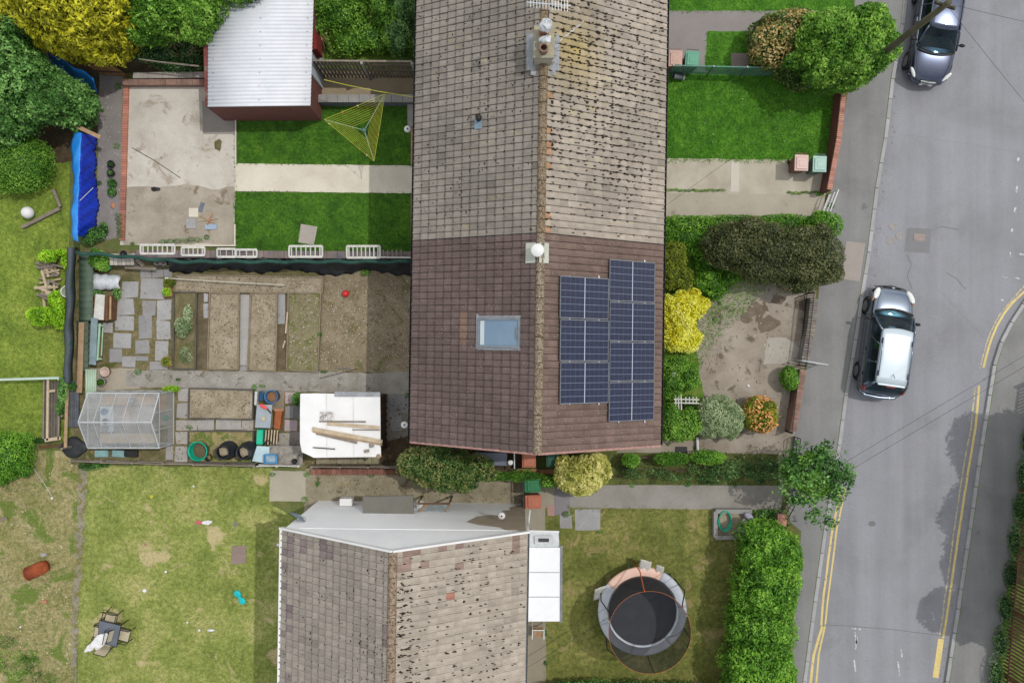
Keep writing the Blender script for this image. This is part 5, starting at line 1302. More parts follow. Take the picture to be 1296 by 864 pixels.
bed('raised_bed', [(366, 371), (407, 371), (403, 470), (364, 468)], 'raised bed at the east end next to the open ground', surf('greenish_soil', [C(122, 116, 84), C(148, 140, 110)], 2, 40, .35, spots=C(110, 116, 66), spotscale=2, spotcov=.52))
bed('raised_bed', [(241, 491), (322, 493), (321, 530), (240, 529)], 'raised bed with pale soil between the path and the row of slabs', MT['soil_pale'], woodm=MT['bedwood2'])
bed('raised_bed', [(240, 545), (322, 545), (321, 585), (240, 584)], 'grassy raised bed behind the black compost bins', surf('strawy', [C(140, 128, 84), C(168, 154, 108)], 2.5, 30, .35, spots=C(104, 118, 52), spotscale=2, spotcov=.5), woodm=MT['bedwood2'])
t = thing('long_pole', 'white pole lying across the long narrow bed', 'pole', P(285, 356, .3))
make('pole_body', B().tube([P(210, 352, .35), P(290, 357, .36), P(360, 360.5, .4)], .022, 8), surf('pole_white', [C(196, 188, 172), C(216, 210, 196)], 3, 20, .1), t); make('tip', B().tube([P(209, 352, .35), P(213.5, 352.2, .35)], .035, 8), MT['white_paint'], t)
for x, y0, y1, mt, lb in ((309.8, 374, 461, 'x', ''),): pass
b = B()
make('broken_board', B().bar(P(364, 395, .2), P(361.5, 422, .2), .06, .05), MT['wood_pale'], label='pale broken strip of wood on the edge of the eastern raised bed', cat='strip')
make('broken_board', B().bar(P(361, 431, .08), P(358, 440, .08), .06, .05), MT['wood_pale'], label='short pale offcut on the dark strip between two raised beds', cat='offcut')
p = P(437.5, 371.5, .14); make('red_ball', B().ell(p, (.15, .15, .15), 20, 12), surf('red_ball', [C(204, 44, 48), C(220, 60, 60)], 2, 20, .05, .4), label='bright red ball on the bare soil east of the raised beds', cat='ball', smooth=True)
make('cane', B().tube([P(427, 465.5, .05), P(444, 466.5, .05)], .018, 6), MT['grey_metal'], label='short grey tube on the soil by the path', cat='tube')
make('cane', B().tube([P(405, 478.5, .05), P(452, 466.5, .06)], .012, 6), MT['wood_dark'], label='thin dark cane lying across the edge of the path', cat='cane')

# south boundary of the allotment
def low_fence(g0, g1, h, label, mat, n=5, name='low_fence'):
    a, e = Vector(g0), Vector(g1); t = thing(name, label, 'fence', (a + e) / 2)
    for k in range(n):
        p0, p1 = a.lerp(e, k / n), a.lerp(e, (k + .97) / n)
        for zz in (h, h * .55): make('rail', B().bar(p0 + Vector((0, random.uniform(-.02, .02), zz + random.uniform(-.03, .03))), p1 + Vector((0, random.uniform(-.02, .02), zz + random.uniform(-.03, .03))), .04, .16), mat, t)
    for k in range(n + 1): q = a.lerp(e, k / n); make('post', B().box((q.x, q.y, (h + .1) / 2), (.08, .08, h + .1)), mat, t)
low_fence(P(104, 580), P(330, 586), .8, 'low grey plank fence behind the greenhouse and compost bins', MT['wood_grey'], 6)
low_fence(P(330, 586), P(384, 586), .7, 'low whitish plank fence beside the mottled grey board', MT['white_weathered'], 2)
low_fence(P(400, 587), P(505, 588), .7, 'low weathered plank fence south of the white roofed shed', MT['wood_grey'], 3)
wall_run('low_wall', [P(400, 582, .3), P(479, 582, .3)], .28, .3, MT['block'], surf('lichen_stone', [C(122, 118, 94), C(160, 154, 130)], 6, 30, .35, attr=True), 'low stone wall under the south edge of the white shed roof', courses=.3)
wall_run('low_wall', [P(393, 597, .3), P(505, 597, .3)], .2, .3, MT['brick'], surf('brick_row', [C(122, 84, 70), C(150, 106, 92)], 6, 30, .35, attr=True), 'row of old dark red bricks north of the alley', courses=.22)
# west fence down beside the greenhouse
t = thing('wooden_fence', 'fence with dark boards and tan plank top west of the greenhouse', 'fence', P(92, 530, 0))
b = B()
for i in range(5): b.bar(P(89 + i * 2.4, 482, .5), P(88 + i * 2.6, 540, .5), .075, .03, col=random.uniform(.8, 1.1))
make('boards', b, surf('slate_boards', [C(86, 90, 98), C(112, 116, 122)], 3, 25, .2, attr=True), t)
make('top_plank', B().bar(P(85.5, 483, .95), P(83, 566, .95), .12, .05), MT['wood_tan'], t)
for yy in (484, 525, 566): q = P(85, yy, .5); make('post', B().box((q.x, q.y, .46), (.08, .08, .92)), MT['wood_grey'], t)
p = P(95, 566, 0); make('black_sheet', B().ell((p.x, p.y, .05), (.55, .42, .2), 18, 8, lump=.12, half=True), blackn, label='heap of black sheeting at the fence corner west of the greenhouse', cat='sheeting', smooth=True)

# pale rail and grey timber gate in the west garden
t = thing('rail_fence', 'long pale green rail with posts crossing the west lawn', 'fence', P(30, 485, 0))
rp = surf('rail_paint', [C(176, 196, 184), C(196, 212, 202)], 3, 20, .1); make('top_rail', B().bar(P(-60, 482, .9), P(75, 478, .9), .09, .07), rp, t)
for x in (-40, 5, 40, 73): q = P(x, 484, 0); make('post', B().box((P(x, 480, .9).x, P(x, 480, .9).y, .44), (.06, .06, .88)), rp, t)
make('low_board', B().bar(P(-60, 482, .5), P(75, 479, .5), .02, .25), MT['wood_grey'], t)
t = thing('timber_gate', 'grey timber gate panel standing between the west lawn and the fence', 'gate', P(66, 520, 0))
b = B()
for i in range(6): b.bar(P(56 + i * 3.4, 482, .35), P(55 + i * 3.5, 553, .35), .09, .03, col=random.uniform(.75, 1.05))
make('boards', b, surf('gate_boards', [C(104, 96, 88), C(130, 122, 112)], 4, 25, .25, attr=True), t)
for x0, y0, x1, y1, w_ in ((61, 480, 60, 557, .09), (75, 525, 74, 556, .06), (57, 557, 77, 554, .14), (56, 480, 55, 555, .05), (62, 495, 70, 494, .1)): make('frame_bar', B().bar(P(x0, y0, .6), P(x1, y1, .6), w_, .06), MT['wood_pale'] if w_ > .08 else MT['wood_grey'], t)
make('plank', B().bar(P(22, 554, .12), P(55, 557, .12), .16, .05), MT['wood_grey'], label='grey plank lying beside the foot of the timber gate', cat='plank', bevel=.005)
make('plank', B().bar(P(50, 566, .1), P(80, 563, .1), .10, .05), MT['wood_brown'], label='reddish brown plank on the rough ground below the timber gate', cat='plank', bevel=.005)
make('sleeper', B().bar(P(28, 288, .12), P(76, 264, .12), .14, .14), MT['wood_grey'], label='long grey sleeper edging the west lawn by the white globe', cat='sleeper', bevel=.01)
make('sleeper', B().bar(P(68, 240, .12), P(77, 262, .12), .12, .14), MT['wood_grey'], label='short grey sleeper meeting the long one below the round bush', cat='sleeper', bevel=.01)
p = P(35, 269, .35); t = thing('globe_light', 'white globe standing on the west lawn below the round bush', 'globe', (p.x, p.y, 0))
make('globe', B().ell(p, (.25, .25, .25), 24, 14), MT['white_paint'], t, smooth=True); make('stem', B().tube([(p.x, p.y, 0), (p.x, p.y, .12)], .05, 10), MT['grey_metal'], t)
# log pile
for i in range(34):
    x, y = 60 + random.uniform(-7, 10), 350 + random.uniform(-24, 28); a = random.uniform(-.5, .3) + (1.57 if random.random() < .25 else 0)
    q = P(x, y, random.uniform(.08, .35)); L = random.uniform(.25, .45); d = Vector((math.cos(a), math.sin(a), random.uniform(-.1, .1))) * L
    if i == 0: lp = thing('log', 'split log lying in the untidy stack by the west fence', 'log', q, 0, 'split logs stacked by the west fence')
    o = make('log', B().tube([q - d, q + d], random.uniform(.04, .07), 7), MT['wood_pale'] if i % 2 else MT['wood_grey'], label='split log lying in the untidy stack by the west fence', cat='log', group='split logs stacked by the west fence')
    if i == 0: bpy.data.objects.remove(lp); 
p = P(84, 369, .75); t = thing('wire_basket', 'round pale ring basket standing on the dark west netting', 'basket', p)
make('rim', B().ring(p, .22, .035, 28, 8), MT['white_weathered'], t, smooth=True); make('bowl', B().lathe([(0, -.12), (.12, -.11), (.2, -.02)], p, 20), surf('basket_green', [C(120, 136, 110), C(160, 170, 150)], 6, 20, .3), t, smooth=True)

# fence across the street
board_fence(P(1256, 1010), P(1283, 690), 1.7, 'tall brown slatted fence behind the verge across the road', surf('brown_fence', [C(110, 76, 62), C(142, 108, 90)], 3, 30, .3, attr=True), bw=.09, gap=.06, side=1, post_every=2.4, postm=MT['wood_brown'])
board_fence(P(1283, 690), P(1312, 480), 1.7, 'tall brown slatted fence continuing north behind the shaded verge', surf('brown_fence2', [C(96, 72, 54), C(120, 96, 76)], 3, 30, .3, attr=True), bw=.09, gap=.06, side=1, post_every=2.4, postm=MT['wood_brown'])
# ================================================================ plants
def plant(name, label, cat, blobs, mat, dens=260, size=.085, stem=None, stem_r=.04, group=None, fol='foliage', extra_parts=(), clump=6, **kw):
    """blobs given in (px, py, z, rx, ry, rz[, rot]) : px/py where the blob centre shows in the photo"""
    W = []
    for bl in blobs:
        p = P(bl[0], bl[1], bl[2]); W.append((p.x, p.y, p.z) + tuple(bl[3:]))
    W0 = list(W)
    q_ = random.Random(int(W[0][0] * 100))
    for w_ in W0:
        if clump and min(w_[3], w_[4]) > .45:
            for _ in range(clump):
                a_, e_ = q_.uniform(0, 6.28), q_.uniform(-.1, 1.2); f_ = q_.uniform(.22, .42)
                W.append((w_[0] + w_[3] * math.cos(a_) * math.cos(e_) * .9, w_[1] + w_[4] * math.sin(a_) * math.cos(e_) * .9, w_[2] + w_[5] * math.sin(e_) * .85, w_[3] * f_, w_[4] * f_, w_[5] * f_))
    bx = sum(w_[0] for w_ in W) / len(W); by = sum(w_[1] for w_ in W) / len(W)
    t = thing(name, label, cat, (bx, by, 0), 0, group)
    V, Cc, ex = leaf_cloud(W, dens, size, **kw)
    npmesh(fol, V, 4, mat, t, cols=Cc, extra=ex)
    if stem != 0:
        for k, w_ in enumerate(W0[:stem or 3]):
            r0 = Vector((w_[0] * .4 + bx * .6, w_[1] * .4 + by * .6, 0)); r1 = Vector(w_[:3])
            make('branch', B().tube([r0, r0.lerp(r1, .5) + Vector((.05, .03, .1)), r1], stem_r, 6, stem_r * .4), MT['bark'], t)
    for nm, bls, m_, d_, s_, k2 in extra_parts:
        W2 = [tuple(P(b_[0], b_[1], b_[2])) + tuple(b_[3:]) for b_ in bls]
        V, Cc, ex = leaf_cloud(W2, d_, s_, core=False, **k2); npmesh(nm, V, 4, m_, t, cols=Cc)
    return t
MT['bark'] = surf('bark', [C(84, 70, 54), C(112, 98, 80)], 6, 30, .3)
def scatter(x0, y0, x1, y1, n, z, r, rz, seed=0, wob=.25):
    q = random.Random(seed); out = []
    for i in range(n):
        f = (i + .5) / n; k = q.uniform(1 - wob, 1 + wob)
        out.append((x0 + (x1 - x0) * f + q.uniform(-3, 3), y0 + (y1 - y0) * f + q.uniform(-3, 3), z * q.uniform(.85, 1.1), r * k, r * q.uniform(1 - wob, 1 + wob), rz * k))
    return out

# north west corner
plant('conifer', 'big golden yellow conifer at the top left above the blue sheet', 'tree',
      [(100, 12, 3.2, 2.1, 1.5, 2.2), (45, 12, 2.6, 1.4, 1.0, 1.6), (130, 42, 2.4, 1.3, 1.0, 1.8), (95, 48, 2.0, 1.1, .9, 1.6), (60, -35, 2.6, 1.7, 1.2, 2)], LF['conifer'], dens=240, size=.2, asp=.35, flat=.4, lumpf=5, lumpa=.14, stem_r=.1)
plant('tree', 'large mid green leafy tree at the left edge beneath the golden conifer', 'tree',
      [(40, 118, 2.2, 1.5, 1.2, 1.5), (85, 130, 1.6, 1.1, .9, 1.2), (10, 80, 2.4, 1.3, 1.1, 1.6), (8, 150, 1.8, 1.1, .9, 1.3), (-40, 60, 2.4, 1.6, 1.4, 1.7), (100, 150, 1.2, .6, .5, .8), (20, 35, 2.4, 1.0, .8, 1.4)], LF['mid'], dens=330, size=.13, lumpf=3.5, lumpa=.22, stem_r=.07)
plant('round_bush', 'clipped round green bush beside the rotten wood on the west lawn', 'bush',
      [(28, 207, .75, 1.28, 1.2, 1.0), (5, 215, .6, .9, .95, .85)], LF['fresh'], dens=700, size=.07, lumpf=5, lumpa=.05, spread=.12, clump=0)
plant('shrub', 'leafy green shrub overhanging the north west corner of the white shed roof', 'shrub',
      [(215, 10, 2.8, 1.3, 1.0, 1.3), (255, 15, 2.8, .9, .8, 1.0), (190, 35, 2.2, .9, .7, 1.2), (250, 42, 2.6, .6, .5, .6), (175, -20, 2.6, 1.6, 1.0, 1.6), (300, -12, 2.8, 1.2, .6, .7), (262, 30, 2.75, .4, .35, .35)], LF['fresh'], dens=350, size=.11, lumpf=4, lumpa=.2, stem_r=.05)
plant('undergrowth', 'dark tangled undergrowth with bare twigs north of the patio', 'undergrowth',
      [(205, 68, .6, .9, .6, .5), (240, 66, .7, .8, .7, .6), (225, 84, .35, 1.0, .35, .35), (175, 66, .6, .5, .4, .5)], LF['dark'], dens=260, size=.07, lumpa=.25, stem=0)
b = B()
tr = thing('bare_twigs', 'bare grey twiggy branches fanning out over the undergrowth', 'branches', P(238, 70, 0))
for i in range(46):
    a = P(238 + random.uniform(-8, 8), 76, .3); e = P(225 + random.uniform(-18, 32), 45 + random.uniform(-4, 24), 1.3 + random.uniform(-.3, .4)); mm = a.lerp(e, .5) + Vector((random.uniform(-.2, .2), random.uniform(-.1, .1), .15))
    b.tube([a, mm, e], .012, 4, .004)
make('twigs', b, MT['wood_tan'], tr)
plant('hedge', 'rough green growth between the shed and the grey roof, north of the board fence', 'hedge',
      [(430, 20, .7, 1.1, .9, .7), (470, 45, .5, 1.0, .7, .5), (500, 15, 1.0, .9, 1.2, 1.0), (440, 55, .5, .8, .5, .5), (510, 55, .8, .6, .6, .9), (470, -15, .9, 1.6, .8, .8)], LF['fresh'], dens=330, size=.09, lumpf=4, lumpa=.28, stem=0)
plant('dark_shrub', 'dark green shrub against the grey roof north of the board fence', 'shrub', [(507, 48, 1.0, .55, .8, .9), (515, 20, 1.2, .4, .7, 1)], LF['dark'], dens=400, size=.09, lumpa=.25)
b = B()
for i in range(7):
    b.bar(P(398 + i * 1.5, 20 + i * 5, .5 + random.uniform(0, .5)), P(425 - i * 2 + random.uniform(-6, 6), 58 + random.uniform(-6, 6), .3), .06, .05)
make('timber_offcuts', b, MT['wood_tan'], label='loose timber offcuts leaning beside the red end of the shed', cat='timber')
plant('creeper', 'small leafy creeper growing at the south end of the long blue tarpaulin', 'plant', [(122, 296, .4, .35, .3, .3), (112, 304, .3, .3, .22, .25), (131, 290, .3, .2, .3, .2)], LF['mid'], dens=700, size=.07, lumpa=.25)
plant('small_shrub', 'small bright leafy shrub between silver sack and crate', 'shrub', [(124, 328, .6, .38, .33, .4), (131, 336, .5, .25, .22, .35), (120, 320, .5, .2, .2, .2)], LF['fresh'], dens=800, size=.08, lumpa=.25)
plant('small_shrub', 'low weedy plant under the silver sack', 'plant', [(121, 371, .25, .35, .12, .18), (148, 372, .2, .15, .25, .15)], LF['mid'], dens=800, size=.06)
plant('bright_bush', 'lime green leafy bush at the top of the log pile', 'bush', [(62, 324, .6, .4, .28, .4), (78, 320, .5, .25, .15, .3), (84, 330, .4, .15, .3, .3)], LF['lime'], dens=600, size=.08, lumpa=.28)
plant('bright_bush', 'wide lime green bush below the log pile against the dark netting', 'bush', [(55, 400, .7, .6, .4, .5), (76, 396, .7, .35, .6, .5), (72, 378, .6, .3, .4, .4), (45, 398, .5, .3, .25, .3)], LF['lime'], dens=520, size=.09, lumpa=.25)
plant('round_bush', 'dense green bush at the left edge south of the timber gate', 'bush', [(8, 578, .7, 1.1, 1.0, .9), (-12, 585, .7, 1.1, 1.0, .9), (28, 555, .35, .5, .25, .3)], LF['hedge'], dens=500, size=.08, lumpa=.12)
plant('ivy', 'ivy climbing over the tan topped fence post', 'ivy', [(80, 492, 1.0, .18, .5, .25), (77, 515, .8, .15, .4, .2), (92, 488, .9, .2, .2, .2)], LF['mid'], dens=700, size=.07, lumpa=.3)
plant('weeds', 'weeds growing at the foot of the fence south of the greenhouse', 'plant', [(112, 590, .2, .55, .18, .2), (130, 588, .2, .4, .12, .15), (50, 557, .2, .5, .15, .2)], LF['mid'], dens=500, size=.06, lumpa=.3)
plant('rough_weeds', 'patch of green weeds in the bottom left corner of the rough ground', 'plant', [(20, 840, .15, 1.1, .5, .15), (45, 860, .15, .9, .4, .15), (8, 812, .1, .5, .3, .12)], LF['fresh'], dens=300, size=.06, lumpa=.35, core=False, stem=0)
plant('silvery_plant', 'larger pale silvery green plant in the narrow west bed', 'plant', [(232, 415, .35, .36, .45, .3), (238, 398, .3, .15, .35, .2)], LF['silver'], dens=900, size=.07, lumpa=.3)
plant('silvery_plant', 'smaller pale plant at the south end of the narrow west bed', 'plant', [(235, 450, .25, .26, .36, .2)], LF['silver'], dens=600, size=.06, lumpa=.35, core=False)
plant('moss_clump', 'low yellow green mossy clump at the north east corner of the greenhouse', 'plant', [(217, 492, .15, .38, .15, .14)], LF['lime'], dens=1500, size=.04, lumpa=.1)
plant('weed', 'tuft of green weed beside the pink slab next to the white shed roof', 'plant', [(377, 505, .5, .22, .3, .4)], LF['mid'], dens=1000, size=.06)
plant('weed', 'small weed on the board of the eastern raised bed', 'plant', [(405, 423, .1, .1, .12, .1)], LF['mid'], dens=1500, size=.04, core=False)
plant('weed', 'small green weed at the foot of the black sheeting near the house', 'plant', [(462, 345, .12, .18, .13, .12)], LF['fresh'], dens=1200, size=.05, core=False)
for x0, x1, y, lb in ((205, 250, 305, 'strip of weeds along the south edge of the pale patio'), (150, 152, 285, 'strip of weeds along the lower red edging bricks')):
    plant('weeds', lb, 'plant', [(x0 + (x1 - x0) * f + 1, y + (26 * (f - .5) if x1 - x0 < 5 else random.uniform(-2, 2)), .06, .18, .1, .1) for f in (0, .2, .4, .6, .8, 1)], LF['mid'], dens=900, size=.04, core=False, stem=0)
# potted plants by the edging
for i, (x, y, kind) in enumerate(((143, 209, 0), (143, 220, 1), (145.5, 233, 2), (145, 244, 2))):
    lb = ('black pot with a dark plant, northernmost of four along the brick edging', 'low dark pot with hardly any leaves, second of four along the brick edging', 'pot with a round green plant, third of four along the brick edging', 'pot with a round green plant, southernmost of four along the brick edging')[i]
    p = P(x, y, 0); t = thing('potted_plant', lb, 'potted plant', p, 0, 'pots along the brick edging')
    make('pot', B().lathe([(0, .01), (.11, .01), (.16, .22), (.14, .22), (.12, .17), (0, .17)], p, 18), MT['dark_metal'], t, smooth=True)
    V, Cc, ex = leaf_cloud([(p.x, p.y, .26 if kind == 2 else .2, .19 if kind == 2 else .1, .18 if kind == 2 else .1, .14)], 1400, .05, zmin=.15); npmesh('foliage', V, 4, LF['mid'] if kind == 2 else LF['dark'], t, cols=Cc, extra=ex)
def terracotta(x, y, r, h, label, mat=None, plantmat=None, square=False):
    p = P(x, y, 0); t = thing('plant_pot', label, 'plant pot', p)
    if square:
        pts = [(-r, -r), (r, -r * .9), (r * .5, r), (-r * .9, r * .8)]; b = B()
        b.prism([(p.x + a * .8, p.y + c * .8) for a, c in pts], .0, h * .8)
        make('pot', B().prism([(p.x + a, p.y + c) for a, c in pts], .0, h), mat or MT['terra'], t, bevel=.015)
        make('soil', B().prism([(p.x + a * .8, p.y + c * .8) for a, c in pts], h, h + .01), MT['soil_dark'], t)
    else:
        make('pot', B().lathe([(0, .01), (r * .7, .01), (r, h), (r * 1.05, h), (r * 1.05, h + .03), (r * .82, h + .03), (r * .78, h - .03), (0, h - .03)], p, 22), mat or MT['terra'], t, smooth=True)
    if plantmat:
        V, Cc, ex = leaf_cloud([(p.x, p.y, h + .06, r * .95, r * .9, .12)], 1500, .045, zmin=h - .03); npmesh('foliage', V, 4, plantmat, t, cols=Cc, extra=ex)
MT['terra'] = surf('terracotta_pot', [C(166, 112, 82), C(196, 144, 112)], 5, 30, .2)
MT['pinkpot'] = surf('pale_pink_pot', [C(186, 160, 148), C(212, 190, 178)], 5, 30, .15)
terracotta(137, 470, .2, .3, 'round pale pink pot filled with dark soil beside the pale green sheet', MT['pinkpot'])
terracotta(132, 483, .17, .25, 'grey pot with a small leafy plant just north of the greenhouse', MT['block'], LF['fresh'])
terracotta(214, 457, .21, .22, 'triangular terracotta planter with moss at the foot of the narrow bed', None, LF['olive'], True)
terracotta(215, 370, .2, .25, 'terracotta pot overflowing with yellow green plant by the north west bed corner', None, LF['lime'], True)
plant('potted_plant', 'leafy green plant behind the terracotta pot at the end of the white pole', 'plant', [(215, 357, .25, .25, .2, .2)], LF['olive'], dens=900, size=.06)

# front gardens
plant('rhododendron', 'rounded shrub with pale peach blossom at the corner of the small lawn', 'shrub',
      [(978, 58, 1.1, .95, 1.0, 1.1), (1000, 35, 1.2, 1.1, .6, 1.0), (1000, 85, 1.0, .7, .6, .9), (968, 40, .9, .6, .5, .8), (1010, 105, .6, .6, .35, .5)], LF['rhod'], dens=320, size=.11, lumpf=4, lumpa=.16,
      extra_parts=[('blossom', [(978, 58, 1.15, .98, 1.02, 1.12), (1000, 33, 1.25, 1.1, .6, 1.0), (972, 42, .95, .6, .5, .8)], LF['blossom'], 120, .1, dict(asp=.8, spread=.04))])
plant('street_tree', 'bright green bushy tree covering the corner by the utility pole', 'tree',
      [(1060, 60, 2.3, 1.5, 1.2, 1.4), (1095, 35, 2.4, 1.0, .8, 1.1), (1085, 80, 2.2, 1.1, .8, 1.1), (1035, 78, 1.9, 1.1, .9, 1.2), (1110, 62, 2.4, .8, .7, .8), (1045, 40, 2.1, 1.0, .7, 1.1), (1068, 100, 1.7, .8, .5, .8)], LF['fresh'], dens=330, size=.13, lumpf=3.5, lumpa=.22, stem_r=.07)
plant('hedge', 'long bright green low hedge along the south side of the drive', 'hedge',
      [(870, 285, .45, 1.2, .38, .45), (930, 283, .45, 1.2, .35, .45), (990, 283, .6, 1.2, .36, .55), (1040, 286, .8, .75, .5, .75), (868, 300, .5, .9, .35, .45)], LF['hedge'], dens=480, size=.08, lumpa=.1, ptn=3)
plant('bronze_bush', 'large dark bronze leaved bush beside the bright hedge and footway', 'bush',
      [(980, 322, 1.2, 1.9, 1.2, 1.2), (920, 310, 1.0, 1.1, .9, 1.0), (1035, 325, 1.2, 1.0, 1.1, 1.1), (1010, 345, 1.1, 1.3, .8, 1.0), (950, 300, 1.1, 1.1, .7, 1.0), (958, 290, 1.4, .35, .45, .5)], LF['purple'], dens=330, size=.085, lumpf=3, lumpa=.14, stem_r=.06)
plant('leafy_ground_cover', 'bright green leafy plants filling the bed below the bronze bush', 'plant',
      [(905, 355, .35, .8, .6, .3), (925, 345, .35, .6, .5, .3), (890, 330, .4, .4, .5, .35), (880, 312, .4, .6, .4, .35), (905, 372, .25, .4, .3, .2), (848, 305, .4, .4, .4, .35)], LF['hedge'], dens=380, size=.09, lumpa=.25)
plant('olive_shrub', 'dull olive green shrub between the roof edge and leafy bed', 'shrub',
      [(852, 325, .6, .5, .7, .5), (860, 350, .6, .6, .5, .5), (848, 345, .6, .4, .7, .5)], LF['olive'], dens=480, size=.07, lumpa=.15)
plant('yellow_shrub', 'brilliant yellow leaved shrub beside the solar panel roof', 'shrub',
      [(862, 395, .75, .8, .7, .65), (855, 425, .7, .6, .6, .6), (884, 383, .6, .5, .35, .45), (872, 425, .6, .5, .5, .5), (847, 400, .7, .4, .9, .5), (877, 372, .5, .3, .25, .35), (870, 438, .5, .4, .25, .35)], LF['yellow'], dens=560, size=.085, asp=.5, lumpf=5, lumpa=.3, flat=.65)
plant('green_shrub', 'mixed green shrub south of the yellow one', 'shrub',
      [(855, 462, .5, .6, .4, .45), (868, 475, .5, .55, .6, .45), (850, 485, .5, .5, .6, .5), (848, 530, .7, .5, .7, .6), (868, 535, .7, .6, .6, .6), (862, 548, .6, .5, .35, .5), (872, 508, .3, .3, .3, .3)], LF['fresh'], dens=450, size=.08, lumpa=.22)
plant('silver_shrub', 'rounded variegated silver green shrub on the old drive', 'shrub', [(910, 525, .75, .85, .88, .75), (896, 540, .6, .5, .5, .55), (922, 540, .6, .5, .5, .5)], LF['silver'], dens=620, size=.09, asp=.35, lumpf=4, lumpa=.1)
plant('orange_shrub', 'green shrub dotted with orange and peach flowers on the old drive', 'shrub', [(960, 525, .65, .72, .75, .65)], LF['olive'], dens=520, size=.09, lumpf=5, lumpa=.14,
      extra_parts=[('blossom', [(962, 524, .68, .74, .75, .66)], LF['orange'], 130, .1, dict(asp=.8, spread=.05))])
plant('round_shrub', 'small round green shrub against the low worn brick wall', 'shrub', [(998, 476, .55, .36, .45, .5), (1000, 482, .5, .34, .4, .45)], LF['fresh'], dens=800, size=.075, lumpa=.1)
plant('hedge', 'dark green hedge along the front path between the two houses', 'hedge',
      [(800, 594, .45, .9, .35, .4), (855, 596, .45, 1.0, .36, .4), (915, 594, .55, 1.0, .45, .5), (965, 593, .7, .8, .55, .65), (830, 606, .3, 1.1, .22, .25), (900, 606, .35, .8, .25, .3)], LF['dark'], dens=420, size=.075, lumpa=.34, spread=.5, core=False, gap=.5)
plant('bright_shrub', 'bright green feathery shrub in the hedge near the roof corner', 'shrub', [(850, 580, .7, .8, .28, .5), (895, 578, .7, .75, .3, .5), (798, 582, .7, .35, .28, .45)], LF['hedge'], dens=650, size=.09, asp=.3, lumpa=.15)
plant('street_tree', 'green tree overhanging the footway where the yellow lines begin', 'tree',
      [(1020, 590, 2.4, 1.1, 1.0, 1.0), (1045, 575, 2.6, .8, .6, .7), (1055, 610, 2.6, .8, .7, .7), (1030, 630, 2.4, .9, .7, .7), (1010, 610, 2.3, .9, .8, .8), (1040, 655, 2.2, .8, .45, .5), (1068, 600, 2.5, .4, .5, .4)], LF['mid'], dens=210, size=.13, core=False, gap=.6, lumpf=3, lumpa=.32, spread=.7, stem=5, stem_r=.05, clump=4)
plant('street_tree_light', 'lighter green sapling within the tree over the footway', 'tree', [(1012, 595, 2.7, .8, .7, .6), (1030, 612, 2.8, .6, .5, .4)], LF['fresh'], dens=260, size=.12, core=False, gap=.4, lumpa=.25, stem_r=.05)
plant('hedge', 'tall thick bright green hedge between trampoline lawn and footway', 'hedge',
      [(965, 690, 1.3, 1.0, 1.0, 1.3), (968, 735, 1.3, 1.25, 1.2, 1.35), (960, 790, 1.3, 1.25, 1.2, 1.35), (955, 840, 1.3, 1.25, 1.2, 1.35), (948, 900, 1.3, 1.3, 1.4, 1.35), (990, 700, 1.1, .65, .8, 1.1), (940, 960, 1.3, 1.3, 1.4, 1.3)], LF['hedge'], dens=420, size=.11, lumpf=4, lumpa=.16, ptn=2.8, stem_r=.06)
plant('hedge', 'top of a leafy green hedge along the bottom edge of the trampoline lawn', 'hedge',
      [(740, 876, .7, 1.3, .5, .6), (800, 878, .7, 1.3, .5, .6), (860, 880, .7, 1.3, .5, .6), (700, 878, .6, .8, .45, .5)], LF['mid'], dens=420, size=.09, lumpa=.18, ptn=2.6)
plant('variegated_bush', 'cream and yellow variegated bush just below the brown roof', 'bush',
      [(738, 598, 1.3, .9, .7, .9), (718, 600, 1.2, .5, .65, .8), (755, 592, 1.2, .5, .6, .8), (735, 612, 1.1, .8, .45, .7)], LF['variegated'], dens=520, size=.13, asp=.55, lumpf=5, lumpa=.14)
plant('climber_bush', 'large green bush tinged with red between the two houses', 'bush',
      [(560, 590, 1.5, 1.2, .85, 1.0), (530, 585, 1.5, .8, .6, .8), (600, 592, 1.4, .8, .55, .8), (575, 605, 1.3, .9, .5, .8), (545, 606, 1.2, .5, .35, .5)], LF['redgreen'], dens=330, size=.1, lumpf=4, lumpa=.3, spread=.35, stem_r=.05)
plant('low_hedge', 'narrow low hedge linking the reddish bush to the variegated bush', 'hedge',
      [(635, 602, .8, .8, .2, .35), (665, 602, .8, .8, .25, .4), (695, 608, .8, .5, .3, .5)], LF['fresh'], dens=600, size=.07, lumpa=.2)
plant('planter_weeds', 'green weeds behind the concrete planter at the end of the front path', 'plant', [(975, 650, .3, .7, .2, .3), (985, 665, .4, .4, .4, .35)], LF['mid'], dens=500, size=.07, lumpa=.2)
for x0, y0, x1, y1, n, lb in ((845, 241, 915, 244, 14, 'line of grass growing in the joint of the drive nearest the house'), (998, 244, 1035, 246, 9, 'line of grass in the drive joint near the gate'), (1040, 246, 1036, 250, 3, 'weed tuft beside the drive gate post')):
    plant('joint_grass', lb, 'plant', [(x0 + (x1 - x0) * i / (n - 1), y0 + random.uniform(-1, 1), .04, .11, .06, .06) for i in range(n)], LF['fresh'], dens=1500, size=.045, core=False, stem=0)
